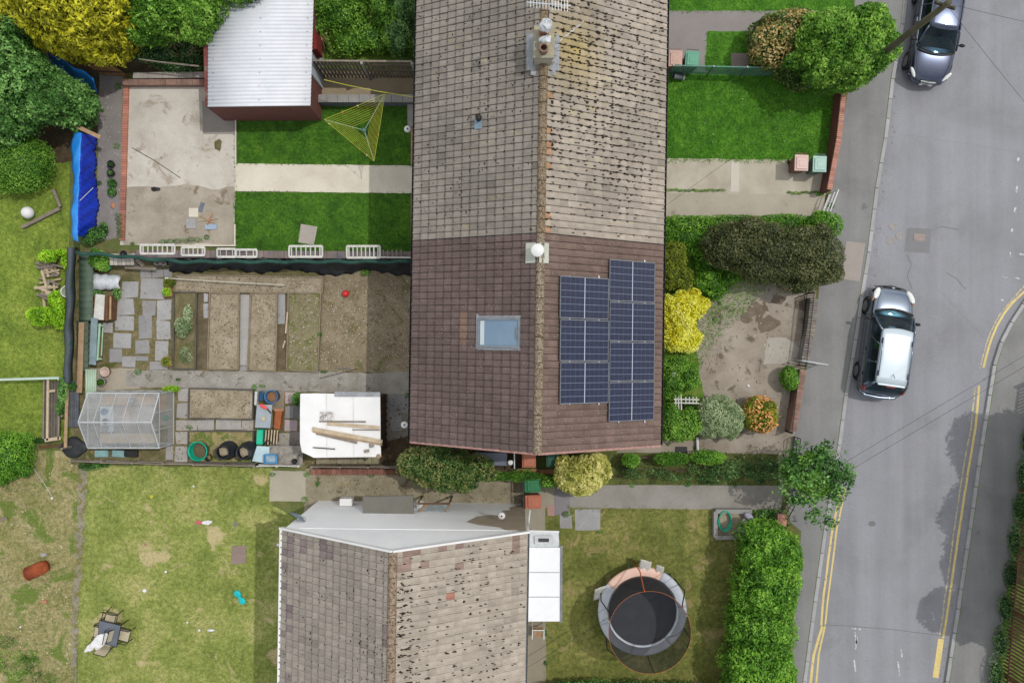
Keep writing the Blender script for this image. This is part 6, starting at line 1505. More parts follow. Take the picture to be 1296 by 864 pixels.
# trees beyond the eastern fence, off to the right
def bigtree(gx, gy, h, rad, label, seed):
    q = random.Random(seed); g = P(gx, gy, 0); t = thing('tree', label, 'tree', (g.x, g.y, 0))
    make('trunk', B().tube([g, g + Vector((.1, .05, h * .35)), g + Vector((.05, -.05, h * .8))], .2, 10, .08), MT['bark'], t)
    W = [(g.x + q.uniform(-1, 1) * rad * .6, g.y + q.uniform(-1, 1) * rad * .7, h * q.uniform(.62, .95), rad * q.uniform(.4, .6), rad * q.uniform(.4, .6), rad * q.uniform(.3, .5)) for _ in range(9)]
    for w_ in W[:5]: make('limb', B().tube([g + Vector((0, 0, h * .4)), Vector(w_[:3])], .07, 6, .03), MT['bark'], t)
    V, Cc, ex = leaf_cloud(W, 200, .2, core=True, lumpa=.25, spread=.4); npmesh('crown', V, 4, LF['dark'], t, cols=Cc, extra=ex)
bigtree(1340, 562, 6.6, 2.1, 'tree beyond the brown fence throwing shade on the far footway, northern one', 3)
bigtree(1328, 640, 6.6, 2.0, 'tree beyond the brown fence throwing shade on the road, middle one', 4)
bigtree(1308, 722, 6.4, 2.0, 'tree beyond the brown fence shading the lower double yellow lines, southern one', 9)
plant('verge_hedge', 'dark ivy growth along the foot of the brown fence', 'hedge', [(1296 - (y - 600) * .14, y, .3, .28, .75, .3) for y in range(560, 900, 42)], LF['dark'], dens=330, size=.07, lumpa=.3, stem=0)

# ---------------------------------------------------------------- grass
grass([(300, 129), (521, 129), (521, 208), (300, 206)], 700, .05, .02, LF['grass_deep'], 'short dense deep green grass of the north back lawn', bias=.4, grow=.01)
grass([(297, 244), (521, 246), (520, 317), (297, 317)], 700, .05, .02, LF['grass_deep'], 'short dense deep green grass of the lawn with the loose slab', bias=.42, grow=.01, holes=[[(378, 284), (402, 284), (402, 309), (378, 309)]])
grass([(840, -20), (1082, -20), (1080, 15), (840, 13)], 450, .07, .025, LF['grass_lush'], 'lush grass at the top edge beside the tarmac path', grow=.02)
grass([(895, 41), (980, 41), (980, 90), (893, 89)], 450, .07, .025, LF['grass_lush'], 'lush grass round the brown inspection cover', grow=.02, holes=[rect(925, 68, 947, 88)])
grass([(838, 93), (1066, 95), (1052, 204), (838, 202)], 480, .09, .028, LF['grass_lush'], 'long lush grass of the front lawn beside the brick wall', grow=.025, bias=.42)
grass([(838, 276), (1040, 276), (1030, 300), (900, 440), (838, 560)], 350, .12, .03, LF['grass_lush'], 'rank grass in the planted front bed', grow=.02)
grass([(-20, 205), (86, 205), (86, 480), (92, 556), (-20, 560)], 280, .05, .022, LF['grass_west'], 'mown grass of the west lawn', bias=.42)
grass([(108, 590), (342, 592), (345, 640), (380, 662), (380, 880), (97, 880), (100, 760)], 300, .045, .02, LF['grass_dry'], 'dry patchy grass of the back lawn', bald=.35, bias=.42, holes=[rect(293, 690, 312, 713)])
grass([(-20, 575), (96, 580), (90, 880), (-20, 880)], 230, .07, .02, LF['grass_rough'], 'coarse straw coloured grass on the rough ground', bald=.3)
grass([(691, 643), (930, 645), (935, 690), (925, 880), (691, 880)], 330, .045, .02, LF['grass_tired'], 'dry olive grass of the trampoline lawn', bald=.25, bias=.42, holes=[rect(727, 643, 760, 671)])
grass([(405, 340), (455, 340), (525, 360), (525, 420), (450, 400), (410, 360)], 90, .03, .015, LF['grass_dry'], 'sparse seedlings of grass on the bare soil', bald=.8, bias=.35)
grass([(140, 350), (220, 350), (218, 468), (128, 468)], 260, .035, .015, LF['olive'], 'moss and grass growing between the paving flags', bald=.35, bias=.3)
# ================================================================ sheds, bins, garden things, cars
# corrugated white roof garage
gh = 2.2
t = thing('garage', 'red brick outbuilding with a white corrugated roof', 'garage', P(330, 70, 0))
A0, A1, A2, A3 = P(263, 135.5, 2.2), P(393, 134, 2.2), P(397, -4, 2.55), P(285, -4, 2.55)
A3 = P(264, -20, 2.55); A2 = P(397.5, -20, 2.6)
rows = []; W_ = (A3 - A0).length; n = int(W_ / .15 * 6)
for i in range(n + 1):
    f = i / n; up = Vector((0, 0, .022 * math.sin(2 * math.pi * f * W_ / .15)))
    rows.append([A0.lerp(A3, f) + up, A0.lerp(A3, f).lerp(A1.lerp(A2, f), .5) + up, A1.lerp(A2, f) + up])
make('roof', B().sheet(rows), MT['white_metal'], t, smooth=True, solid=.008)
gb = [P(284, 153, 0), P(408, 152, 0), P(412, -40, 0), P(284, -40, 0)]
bx = []
base = [P(283.0, 153.5, 0), P(407.5, 152.5, 0)]
yb0 = P(0, 153, 0).y; yt = P(0, -22, 2.5).y
x0, x1 = P(284, 0, 0).x, P(407.5, 0, 0).x
b = B(); b.v = [(x0, yb0, 0), (x1, yb0, 0), (x1, yt, 0), (x0, yt, 0), (x0, yb0, 2.14), (x1, yb0, 2.14), (x1, yt, 2.5), (x0, yt, 2.5)]; b.c = [1.] * 8
b.f = [(0, 1, 5, 4), (1, 2, 6, 5), (2, 3, 7, 6), (3, 0, 4, 7), (4, 5, 6, 7)]
make('wall', b, MT['brick_dark'], t)
dz = B().box((x1 + .03, P(0, 98, 0).y + .25, 1.0), (.05, 1.5, 1.95)); make('door', dz, surf('pale_door', [C(196, 206, 214), C(212, 220, 226)], 2, 20, .06, .5), t)
b = B()
for f in (.05, .5, .95):
    for i in range(9): q = A0.lerp(A3, (i + .5) / 9 ).lerp(A1.lerp(A2, (i + .5) / 9), f); b.box(q + Vector((0, 0, .03)), (.03, .03, .02))
make('roof_bolts', b, MT['grey_metal'], t, kind='stuff')
make('red_board', B().bar(P(399, 44, 1.6), P(401, 68, 1.6), .25, 1.0), surf('red_paint', [C(116, 36, 34), C(136, 48, 44)], 3, 20, .15), label='dark red board against the east side of the corrugated roof building', cat='board')

# white felt roofed shed with planks
t = thing('garden_shed', 'brown wooden shed with a flat white roof carrying old planks', 'shed', P(435, 540, 0))
zs = 2.05
out = [(380, 498), (400, 497.5), (424, 498), (481, 498), (482, 578), (397, 579), (391, 576), (382, 572), (379.5, 560), (379.5, 520)]
make('roof', B().prism([(p.x, p.y) for p in (P(x, y, zs) for x, y in out)], zs - .09, zs), MT['white_felt'], t, bevel=.01)
ins = [P(384, 502, zs), P(479, 502, zs), P(479, 574, zs), P(384, 574, zs)]
make('wall', B().prism([(p.x, p.y) for p in ins], .03, zs - .093), surf('shed_boards', [C(74, 52, 36), C(98, 72, 50)], 3, 30, .3), t)
b = B()
for k in range(9): yy = P(0, 504, zs).y - k * .27; b.box((P(480.4, 0, zs).x, yy, 1.0), (.03, .04, 1.9))
make('battens', b, MT['wood_dark'], t)
make('roof_edge', B().prism([(p.x, p.y) for p in (P(423, 495.5, zs + .02), P(481, 496, zs + .02), P(481, 502, zs + .02), P(423, 502, zs + .02))], zs + .002, zs + .02), MT['lead'], t)
make('felt_flap', B().prism([(p.x, p.y) for p in (P(379, 548, zs - .03), P(382, 548, zs - .03), P(384, 570, zs - .03), P(380, 570, zs - .03))], zs - .3, zs - .03), MT['grey_felt'], t)
for xx in (413, 447): make('felt_seam', B().bar(P(xx, 499, zs + .004), P(xx + .6, 577, zs + .004), .05, .008), surf('felt_lap', [C(214, 214, 210), C(234, 234, 232)], 2, 20, .08), t)
pl = [((395, 542.5), (484, 559), .16, 'wood_pale', 'longest brown plank running diagonally across the white shed roof'), ((400, 548), (452, 560), .10, 'wood_grey', 'thin grey plank close under the long diagonal one on the white shed roof'),
      ((414, 536), (480, 541), .13, 'wood_pale', 'pale plank above the long diagonal one on the white shed roof'), ((404, 533), (463, 533.5), .06, 'wood_grey', 'thin pale lath at the top of the planks on the white shed roof'),
      ((446, 543.5), (481, 544), .04, 'wood_grey', 'narrow grey lath near the east edge of the white shed roof'), ((396, 566), (424, 568), .04, 'wood_dark', 'dark thin stick near the south edge of the white shed roof'),
      ((396, 546), (484, 563), .05, 'wood_tan', 'narrow tan lath beside the long diagonal plank on the white shed roof')]
for (a, e, w_, m_, lb) in pl: make('plank', B().bar(P(*a, zs + .03), P(*e, zs + .035), w_, .035), MT[m_], label=lb, cat='plank', bevel=.004)
p = P(464, 570.5, zs + .03); make('broken_brick', B().box((p.x, p.y, zs + .035), (.2, .12, .07), rz=.2), MT['brick'], label='piece of red brick at the south east corner of the white shed roof', cat='brick', bevel=.008)
p = P(470, 563.5, zs + .04); make('stone', B().ell((p.x, p.y, zs + .04), (.11, .1, .05), 9, 6, lump=.15), MT['block'], label='stone beside the red brick on the white shed roof', cat='stone')
p = P(479, 577, zs + .04); make('stone', B().ell((p.x, p.y, zs + .04), (.09, .1, .05), 9, 6, lump=.15), MT['wood_tan'], label='brown stone on the extreme south east corner of the white shed roof', cat='stone')
p = P(410, 526, zs + .02); t2 = thing('dirty_cover', 'dirty crumpled cover lying in the middle of the white shed roof', 'cover', p)
g = [[P(405 + i * 2, 521 + j * 2, zs + .02 + random.uniform(0, .08)) for i in range(9)] for j in range(6)]; make('sheet', B().sheet(g), surf('dirty_cloth', [C(150, 140, 138), C(226, 224, 222)], 7, 20, .2, lo=.4, hi=.6), t2, solid=.01)
# things between the beds and the shed
def bucket(px, py, zt, rt, rb, mat, label, fill, name='bucket', inner=None, baseoff=0, n=24, rim=.015):
    p = P(px, py, zt); t = thing(name, label, name.replace('_', ' '), (p.x, p.y, 0))
    make('side', B().lathe([(rb - .01, .01), (rb, .02), (rt, zt), (rt + rim, zt), (rt + rim, zt + .02), (rt - .02, zt + .02), (rt - .03, zt - .05), (rb - .03, .06), (0, .06)], (p.x, p.y, 0), n), mat, t, smooth=True)
    if fill: make('contents', B().ell((p.x, p.y, zt * fill[0]), (rt - .04, rt - .04, .04), 14, 6, lump=.1), fill[1], t)
    return t
bluep = surf('blue_plastic', [C(48, 106, 156), C(74, 132, 178)], 2, 20, .1, .4)
bucket(343, 502, .55, .27, .24, bluep, 'blue plastic tub of brown earth at the edge of the path', (.75, surf('brown_earth', [C(122, 86, 60), C(146, 108, 80)], 8, 40, .3)), 'tub')
p = P(329, 501, .3); make('blue_sheet', B().box((p.x, p.y, .3), (.3, .4, .04), rz=.1), surf('dark_blue', [C(36, 70, 104), C(48, 84, 118)], 2, 20, .1, .4), label='dark blue board tucked beside the blue tub', cat='board', bevel=.01)
make('white_board', B().bar(P(325.5, 495, .35), P(324.5, 512, .35), .10, .3), MT['white_weathered'], label='narrow white board standing west of the blue tub', cat='board', bevel=.005)
t = thing('plastic_table', 'pale grey plastic bench top with a small round pale dish', 'table', P(333, 525, 0)); tp = surf('pale_grey_plastic', [C(150, 160, 166), C(168, 178, 182)], 2, 20, .06, .4)
pts = [P(325, 512, .62), P(344.5, 512, .62), P(342, 541.5, .62), P(322.5, 541, .62)]
make('top', B().prism([(q.x, q.y) for q in pts], .58, .62), tp, t, bevel=.01)
for q in pts: c_ = sum(pts, Vector()) / 4; r_ = q.lerp(c_, .12); make('leg', B().box((r_.x, r_.y, .29), (.05, .05, .578)), tp, t)
p = P(333.5, 529.5, .63); make('dish', B().lathe([(0, 0), (.07, 0), (.09, .03), (.07, .03), (0, .01)], p, 16), surf('straw_dish', [C(190, 176, 140), C(208, 196, 164)], 4, 20, .1), label='small straw coloured dish on the pale grey bench top', cat='dish', smooth=True)
t = thing('toy_spade', 'red plastic spade head and black handle on the pale bench', 'trowel', P(334, 514, .63)); rp_ = surf('coral_plastic', [C(220, 74, 80), C(236, 104, 106)], 3, 20, .08, .4)
make('blade', B().ell(P(333.5, 514.5, .66), (.2, .08, .03), 14, 8, M=Matrix.Rotation(R(-28), 4, 'Z')), rp_, t, smooth=True); make('handle', B().tube([P(338, 517, .66), P(343, 522.5, .66)], .025, 8), MT['dark_metal'], t)
pb = [P(348, 520, .35), P(357, 520, .35), P(354, 543, .35), P(346, 542, .35)]; t = thing('brick_planter', 'long narrow orange brown brick trough between bench and pink slabs', 'planter', P(351, 531, 0))
make('trough', B().prism([(q.x, q.y) for q in pb], .0, .35), surf('rust_trough', [C(150, 86, 50), C(176, 108, 68)], 3, 30, .25), t, bevel=.01); make('rim', B().bar(P(347, 518.5, .36), P(359, 518.5, .36), .1, .06), MT['terra'], t)
tealm = surf('teal_plastic2', [C(28, 176, 138), C(48, 198, 158)], 2, 20, .06, .35)
pts = [P(325, 543.5, .5), P(333, 543.5, .5), P(332, 562.5, .5), P(324, 562.5, .5)]; t = thing('plastic_trough', 'bright teal plastic trough beside the slatted pallet', 'trough', P(328, 553, 0))
make('body', B().prism([(q.x, q.y) for q in pts], .1, .5), tealm, t, bevel=.015); c_ = sum(pts, Vector()) / 4
make('lid', B().prism([(q.lerp(c_, .1).x, q.lerp(c_, .1).y) for q in pts], .501, .52), tealm, t, bevel=.005)
t = thing('pallet', 'small wooden pallet of pale slats by the teal trough', 'pallet', P(343, 553, 0)); b = B()
for i in range(5): b.bar(P(337 + i * 3.6, 544, .42), P(335.5 + i * 3.6, 562, .42), .05, .03)
make('slats', b, MT['wood_pale'], t); make('bearer', B().bar(P(336, 548, .38), P(352, 548, .38), .06, .06), MT['wood_dark'], t); make('bearer', B().bar(P(335, 559, .38), P(351, 559, .38), .06, .06), MT['wood_dark'], t)
for x in (338, 350): make('block', B().box((P(x, 553, .2).x, P(x, 553, .2).y, .17), (.1, .4, .34)), MT['wood_dark'], t)
make('blue_board', B().prism([(q.x, q.y) for q in (P(325, 564, .5), P(341, 565, .5), P(340, 587, .55), P(318.5, 583.5, .55))], .47, .5), surf('ice_board', [C(176, 204, 212), C(200, 222, 228)], 2, 20, .06, .4), label='pale ice blue board leaning at the south end near the bins', cat='board', bevel=.005)
t = thing('blue_crate', 'small open blue crate standing on the mottled grey board', 'crate', P(342, 580, .55)); b = B(); cp = [P(334, 575.5, .7), P(350, 575.5, .7), P(350, 586, .7), P(334, 586, .7)]
for i in range(4): b.bar(cp[i] - Vector((0, 0, .08)), cp[(i + 1) % 4] - Vector((0, 0, .08)), .05, .16)
make('sides', b, surf('blue_crate', [C(64, 130, 178), C(84, 150, 194)], 3, 20, .1, .4), t); make('base', B().prism([(q.x, q.y) for q in cp], .53, .55), surf('crate_inside', [C(130, 164, 184), C(180, 200, 208)], 8, 20, .2), t)
bm = surf('mottled_board', [C(118, 112, 104), C(168, 162, 152)], 4, 30, .3, spots=C(86, 80, 74), spotscale=3, spotcov=.6)
make('board', B().prism([(q.x, q.y) for q in (P(341, 564, .5), P(383, 564, .5), P(383, 587, .5), P(341, 588, .5))], .45, .5), bm, label='large mottled grey board by the south west corner of the white roofed shed', cat='board', bevel=.006)
p = P(374, 583, .52); make('black_pot', B().lathe([(0, 0), (.09, 0), (.12, .16), (.1, .16), (.08, .03), (0, .03)], p, 16), MT['dark_metal'], label='black pot with pale contents on the mottled grey board', cat='pot', smooth=True)
p = P(339, 561, .46); make('black_hose', B().ring(p, .12, .025, 20, 6, a1=4.5), MT['dark_metal'], label='short curl of black hose on the wooden pallet', cat='hose', smooth=True)

# compost bins
teal = surf('teal_tub', [C(0, 150, 118), C(20, 176, 142)], 2, 20, .06, .35)
bucket(250, 571, .62, .38, .30, teal, 'open teal green compost bin with earth inside', (.5, MT['soil_dark']), 'compost_bin', rim=.03)
blk = surf('black_plastic', [C(34, 36, 42), C(52, 54, 60)], 2, 20, .08, .4)
for px, py, lb in ((281, 572.5, 'black tapered compost bin beside the teal one'), (307, 573, 'black tapered compost bin nearest the pale blue board')):
    z = .95; p = P(px, py, z); t = thing('compost_bin', lb, 'compost bin', (p.x, p.y, 0), 0, 'black compost bins')
    make('body', B().lathe([(.40, .02), (.41, .05), (.39, .07), (.385, .3), (.36, .32), (.33, .6), (.30, .62), (.27, .86), (.28, .9), (.29, z), (.25, z), (.24, .85), (.3, .5), (0, .45)], (p.x, p.y, 0), 26), blk, t, smooth=True)
    make('compost', B().ell((p.x, p.y, .74), (.21, .2, .06), 10, 6, lump=.2), MT['soil_pale'], t)
p = P(263, 579, .3); make('black_bowl', B().lathe([(0, 0), (.12, 0), (.16, .25), (.13, .25), (.1, .05)], (p.x, p.y, .01), 14), blk, label='small black pot squeezed between the teal and black bins', cat='pot', smooth=True)
p = P(294, 583, .1); make('blue_tray', B().ell((p.x, p.y, .05), (.22, .13, .04), 10, 6), surf('slate_blue', [C(76, 92, 110), C(96, 112, 130)], 3, 20, .1), label='flat slate blue tray on the ground between the black bins', cat='tray')

# greenhouse
t = thing('greenhouse', 'small hazy greenhouse with white aluminium frame', 'greenhouse', P(160, 530, 0))
gx0, gx1 = P(133.5, 0, 0).x, P(220, 0, 0).x; gy0, gy1 = P(0, 494.5, 0).y, P(0, 561, 0).y; gm = (gy0 + gy1) / 2; ze_, zr_ = 1.4, 2.12
fm = surf('white_aluminium', [C(180, 184, 186), C(206, 210, 212)], 3, 20, .08, .4)
b = B(); w_ = .045
for x in (gx0, gx1):
    for y in (gy0, gy1): b.bar((x, y, 0), (x, y, ze_), w_, w_)
    b.bar((x, gy0, ze_), (x, gm, zr_), w_, w_); b.bar((x, gy1, ze_), (x, gm, zr_), w_, w_); b.bar((x, gy0, ze_), (x, gy1, ze_), w_ * .7, w_ * .7); b.bar((x, gy0, .04), (x, gy1, .04), w_, w_)
for y, z in ((gy0, .04), (gy1, .04), (gy0, ze_), (gy1, ze_), (gm, zr_)): b.bar((gx0, y, z), (gx1, y, z), w_ * 1.1, w_ * 1.1)
make('frame', b, fm, t)
b = B()
for i in range(1, 5):
    x = gx0 + (gx1 - gx0) * i / 5
    for y in (gy0, gy1): b.bar((x, y, 0), (x, y, ze_), .025, .025); b.bar((x, y, ze_), (x, gm, zr_), .025, .025)
for x in (gx0, gx1): b.bar((x, gm + .35, 0), (x, gm + .35, 1.75), .035, .035); b.bar((x, gm - .35, 0), (x, gm - .35, 1.75), .035, .035)
make('glazing_bars', b, fm, t)
hz_ = glassmat('greenhouse_glass', (.9, .92, .92, 1), .4, C(196, 198, 198), .12)
for i in range(5):
    xa, xb = gx0 + (gx1 - gx0) * i / 5 + .015, gx0 + (gx1 - gx0) * (i + 1) / 5 - .015
    for y in (gy0, gy1):
        s_ = 1 if y > gm else -1
        make('roof_pane', B().poly([(xa, y, ze_ + .03), (xb, y, ze_ + .03), (xb, gm, zr_ + .03), (xa, gm, zr_ + .03)]), hz_, t)
        make('side_pane', B().poly([(xa, y + s_ * .01, .05), (xb, y + s_ * .01, .05), (xb, y + s_ * .01, ze_ - .02), (xa, y + s_ * .01, ze_ - .02)]), hz_, t)
for x in (gx0 - .01, gx1 + .01): make('gable_pane', B().poly([(x, gy0, .05), (x, gy1, .05), (x, gy1, ze_), (x, gm, zr_), (x, gy0, ze_)]), hz_, t)
GS('greenhouse_floor', surf('greenhouse_floor', [C(150, 142, 134), C(176, 168, 160)], 2, 30, .2), .02, rect(133, 494, 221, 562), .0)
def gbox(x0, x1, y0, y1, z0, z1, mat, nm, lb, ct, **k): make(nm, B().box(((x0 + x1) / 2, (y0 + y1) / 2, (z0 + z1) / 2), (x1 - x0, abs(y1 - y0), z1 - z0)), mat, label=lb, cat=ct, bevel=.005, **k)
gbox(gx0 + .1, gx1 - .5, gy0 - .55, gy0 - .1, .62, .66, MT['wood_tan'], 'staging_bench', 'wooden staging bench along the north side inside the greenhouse', 'bench')
gbox(gx0 + .1, gx1 - .3, gy1 + .1, gy1 + .5, .62, .66, MT['wood_pale'], 'staging_bench', 'pale staging bench along the south side inside the greenhouse', 'bench')
gbox(gx0 + .75, gx0 + 1.0, gy1 + .6, gy0 - .6, .03, .06, MT['pinkpot'], 'floor_board', 'pinkish board across the greenhouse floor', 'board')
gbox(gx0 + .05, gx0 + .6, gy1 + .55, gy0 - .6, .5, .54, surf('pale_sheet', [C(190, 206, 212), C(210, 222, 226)], 2, 20, .08), 'pale_shelf', 'pale blue shelf at the west end inside the greenhouse', 'shelf')
gbox(gx1 - .45, gx1 - .08, gy0 - .8, gy0 - .15, .5, .55, MT['wood_tan'], 'seed_tray', 'tan seed tray by the north door post of the greenhouse', 'tray')
gbox(gx1 - .42, gx1 - .1, gy1 + .15, gy1 + .8, .4, .44, MT['moss_ground'], 'seed_tray', 'mossy seed tray by the south door post of the greenhouse', 'tray')
for x, y, r_, mt, lb in ((gx0 + .3, gm + .3, .14, bluep, 'blue pot on the pale shelf in the greenhouse, northern one'), (gx0 + .35, gm - .1, .12, MT['dark_metal'], 'dark pot at the centre of the pale shelf in the greenhouse'), (gx0 + .3, gm - .42, .15, MT['block'], 'grey pot on the pale shelf in the greenhouse, southern one'), (gx0 + 1.5, gy0 - .35, .17, MT['grey_metal'], 'grey bowl on the wooden staging bench'), (gx1 - .25, gm, .12, teal, 'teal pot beside the greenhouse door')):
    z = .54 if x < gx0 + .5 else .67 if y > gm + .5 else .03
    make('plant_pot', B().lathe([(0, 0), (r_ * .7, 0), (r_, .2), (r_ * .85, .2), (r_ * .6, .03), (0, .03)], (x, y, z), 16), mt, label=lb, cat='pot', smooth=True)
for x in (128, 150, 165): p = P(x, 574, .2); make('plastic_tray', B().box((p.x, p.y, .12), (.55, .28, .16), rz=random.uniform(-.1, .1)), (surf('aqua_tray', [C(120, 160, 160), C(150, 186, 186)], 3, 20, .1) if x < 160 else MT['dark_metal']), label={128: 'aqua tray by the south wall of the greenhouse, western one', 150: 'aqua tray under the middle of the greenhouse south wall', 165: 'dark tray under the south wall of the greenhouse'}[x], cat='tray', bevel=.01)

# rotary clothes drier
hub = P(461, 165, 1.25); cs = [P(410.5, 151.5, 1.75), P(487, 119.5, 1.75), P(473.5, 204, 1.75)]
t = thing('rotary_drier', 'three armed rotary clothes drier strung with yellow lines on the small lawn', 'clothes drier', (hub.x, hub.y, 0))
make('pole', B().tube([(hub.x, hub.y, 0), (hub.x, hub.y, 1.35)], .03, 10), MT['grey_metal'], t)
make('hub', B().lathe([(.05, -.06), (.09, -.04), (.09, .06), (.05, .08), (0, .08)], hub, 14), surf('hub_green', [C(70, 110, 100), C(90, 130, 118)], 3, 20, .1), t)
for c_ in cs: make('arm', B().tube([hub, c_], .014, 8), surf('arm_metal', [C(150, 170, 150), C(176, 190, 170)], 3, 20, .1, .4), t)
yl_ = surf('yellow_line', [C(186, 186, 52), C(206, 204, 84)], 3, 20, .1); 
for k in range(9):
    f = .32 + .68 * k / 8; pts = [hub.lerp(c_, f) + Vector((0, 0, .02)) for c_ in cs]; b = B()
    for i in range(3):
        a, e = pts[i], pts[(i + 1) % 3]; b.tube([a, a.lerp(e, .5) - Vector((0, 0, .03)), e], .006 if k < 8 else .01, 4)
    make('line', b, yl_, t)
for i, (f, s_) in enumerate(((.3, 0), (.55, 0), (.78, 0), (.15, 2), (.3, 2), (.9, 2), (.6, 1))):
    a, e = cs[s_], cs[(s_ + 1) % 3]; q = a.lerp(e, f); o = make('clothes_peg', B().box(q - Vector((0, 0, .04)), (.03, .07, .08), rz=i), surf('peg', [C(214, 204, 150), C(230, 220, 176)], 3, 10, .05) if i % 2 else surf('peg_r', [C(220, 120, 90), C(230, 140, 110)], 3, 10, .05), label='small clothes peg clipped on a line of the rotary drier', cat='peg', group='pegs on the rotary drier')
make('washing_line', B().tube([P(410, 101, 2.2), P(440, 108, 2.15), P(480, 116, 2.15), P(524, 123, 2.3)], .013, 6), yl_, label='long yellow washing line from the garage door to the house', cat='washing line')

# litter on the patio
def small(name, b, mat, label, cat, **k): return make(name, b, mat, label=label, cat=cat, **k)
p = P(245, 269, .04); small('white_tile', B().box((p.x, p.y, .035), (.4, .38, .04)), MT['cream'], 'cream square tile lying on the pale patio', 'tile', bevel=.005)
p = P(242, 283, .04); small('grey_tile', B().box((p.x, p.y, .035), (.42, .42, .04)), MT['flag'], 'grey square tile lying below the cream one on the patio', 'tile', bevel=.005)
p = P(255, 262, .03); small('blue_scrap', B().box((p.x, p.y, .04), (.16, .4, .03), rz=-.3), surf('slate_scrap', [C(96, 108, 124), C(120, 130, 144)], 3, 20, .1), 'slate blue scrap beside the cream tile', 'scrap')
p = P(267, 287, .03); small('blue_rag', B().box((p.x, p.y, .04), (.5, .22, .03), rz=.05), surf('pale_blue', [C(150, 170, 190), C(170, 188, 204)], 3, 20, .1), 'pale blue scrap at the edge of the patio', 'rag')
t = thing('wood_pieces', 'small cross of broken orange wood on the patio', 'wood', P(265, 278, .03)); make('stick', B().bar(P(253, 273, .05), P(272, 283, .05), .05, .04), MT['wood_tan'], t); make('stick', B().bar(P(262, 284, .08), P(268, 270, .09), .06, .04), MT['terra'], t); make('stick', B().bar(P(250, 280, .04), P(276, 276, .1), .03, .03), MT['wood_pale'], t)
p = P(197, 239.5, .03); small('black_rag', B().ell((p.x, p.y, .03), (.22, .1, .05), 10, 6, lump=.2), MT['dark_metal'], 'dark rag at the step between the two patio surfaces', 'rag')
p = P(276, 184, .02); small('dead_weed', B().ell((p.x, p.y, .02), (.16, .26, .08), 10, 6, lump=.25), MT['moss_ground'], 'dark dead tuft on the patio below the garage', 'weed')
make('cable', B().tube([P(167, 187, .03), P(195, 203, .03), P(228, 225, .03)], .012, 5), MT['dark_metal'], label='thin dark cable lying diagonally on the pale patio', cat='cable')
p = P(143, 260, .03); small('orange_scrap', B().ell((p.x, p.y, .03), (.1, .13, .06), 9, 6, lump=.2), MT['terra'], 'orange lump below the four pots on the grey path', 'lump')

# back lawn of the lower house
t = thing('fire_drum', 'rusty cylinder lying on its side on the rough ground', 'drum', P(47, 721, .3)); rust = surf('rust', [C(134, 62, 32), C(170, 88, 52)], 4, 30, .3)
a, e = P(35, 726, .28), P(61, 714.5, .28); d = (e - a).normalized(); Mq = d.to_track_quat('Z', 'Y').to_matrix().to_4x4()
make('drum_body', B().lathe([(0, .25), (.22, .25), (.25, .02), (.28, 0), (.28, .5), (.27, .7), (.23, .86), (0, .92)], a, 22, M=Mq), rust, t, smooth=True)
make('inner_grate', B().tube([a + Vector((-.05, -.1, .1)), a + Vector((.12, .14, .2))], .04, 8), MT['white_metal'], t); make('rim', B().ring(a, .27, .025, 24, 6, M=Mq), rust, t)
# table and chairs
t = thing('patio_table', 'square dark glass garden table leaning among beige chairs', 'table', P(138, 800, 0)); gl = surf('smoked_glass', [C(84, 92, 104), C(100, 108, 118)], 2, 15, .06, .15, 0, spec=.7)
tp_ = [P(125.5, 785, .72), P(152.5, 791.5, .72), P(147, 818, .72), P(124, 812, .72)]
make('top', B().prism([(q.x, q.y) for q in tp_], .70, .72), gl, t, bevel=.01)
b = B()
for i in range(4): b.bar(tp_[i] - Vector((0, 0, .03)), tp_[(i + 1) % 4] - Vector((0, 0, .03)), .04, .04)
make('frame', b, MT['dark_metal'], t)
c_ = sum(tp_, Vector()) / 4
for q in tp_: r_ = q.lerp(c_, .1); make('leg', B().tube([(r_.x, r_.y, .7), (q.x, q.y, 0)], .02, 8), MT['dark_metal'], t)
beige = surf('beige_mesh', [C(186, 176, 148), C(202, 192, 166)], 3, 50, .12); 
def mesh_chair(px, py, rz, label):
    p = P(px, py, .4); t = thing('garden_chair', label, 'chair', (p.x, p.y, 0), rz, 'beige garden chairs')
    L = dict(local=True); k = MT['dark_metal']
    make('seat', B().box((0, 0, .42), (.46, .46, .02)), beige, t, **L)
    g = [[Vector((x * .23, -.24 - .16 * f, .44 + .5 * f)) for x in (-1, -.5, 0, .5, 1)] for f in (0, .33, .66, 1)]; make('backrest', B().sheet(g), beige, t, solid=.012, **L)
    b = B()
    for s_ in (-1, 1):
        b.tube([(s_ * .25, .25, 0), (s_ * .25, .24, .42), (s_ * .25, -.24, .42), (s_ * .25, -.42, .96)], .016, 7); b.tube([(s_ * .25, -.24, .42), (s_ * .25, -.34, 0)], .016, 7); b.tube([(s_ * .27, .24, .42), (s_ * .28, .22, .64), (s_ * .28, -.3, .66)], .02, 7)
    b.tube([(-.25, -.42, .96), (.25, -.42, .96)], .016, 7); b.tube([(-.25, .24, .41), (.25, .24, .41)], .016, 7); b.tube([(-.25, -.24, .41), (.25, -.24, .41)], .016, 7)
    make('frame', b, k, t, **L)
mesh_chair(140.5, 783, R(165), 'beige mesh garden chair north of the smoked glass table'); mesh_chair(157, 803, R(-105 + 0), 'beige mesh garden chair east of the smoked glass table')
mesh_chair(127, 799, R(80), 'beige mesh garden chair tucked in west of the smoked glass table'); mesh_chair(137, 810, R(-15), 'beige mesh garden chair hidden south of the smoked glass table')
cb_ = B()
for x, y, a_, c_, z in ((129, 808, .3, .22, .78), (122, 813, .34, .17, .74), (114, 819, .24, .12, .66), (125, 817, .2, .12, .72)): q = P(x, y, z); cb_.ell(q, (a_, c_, .09), 14, 8, M=Matrix.Rotation(R(35), 4, 'Z'), lump=.22)
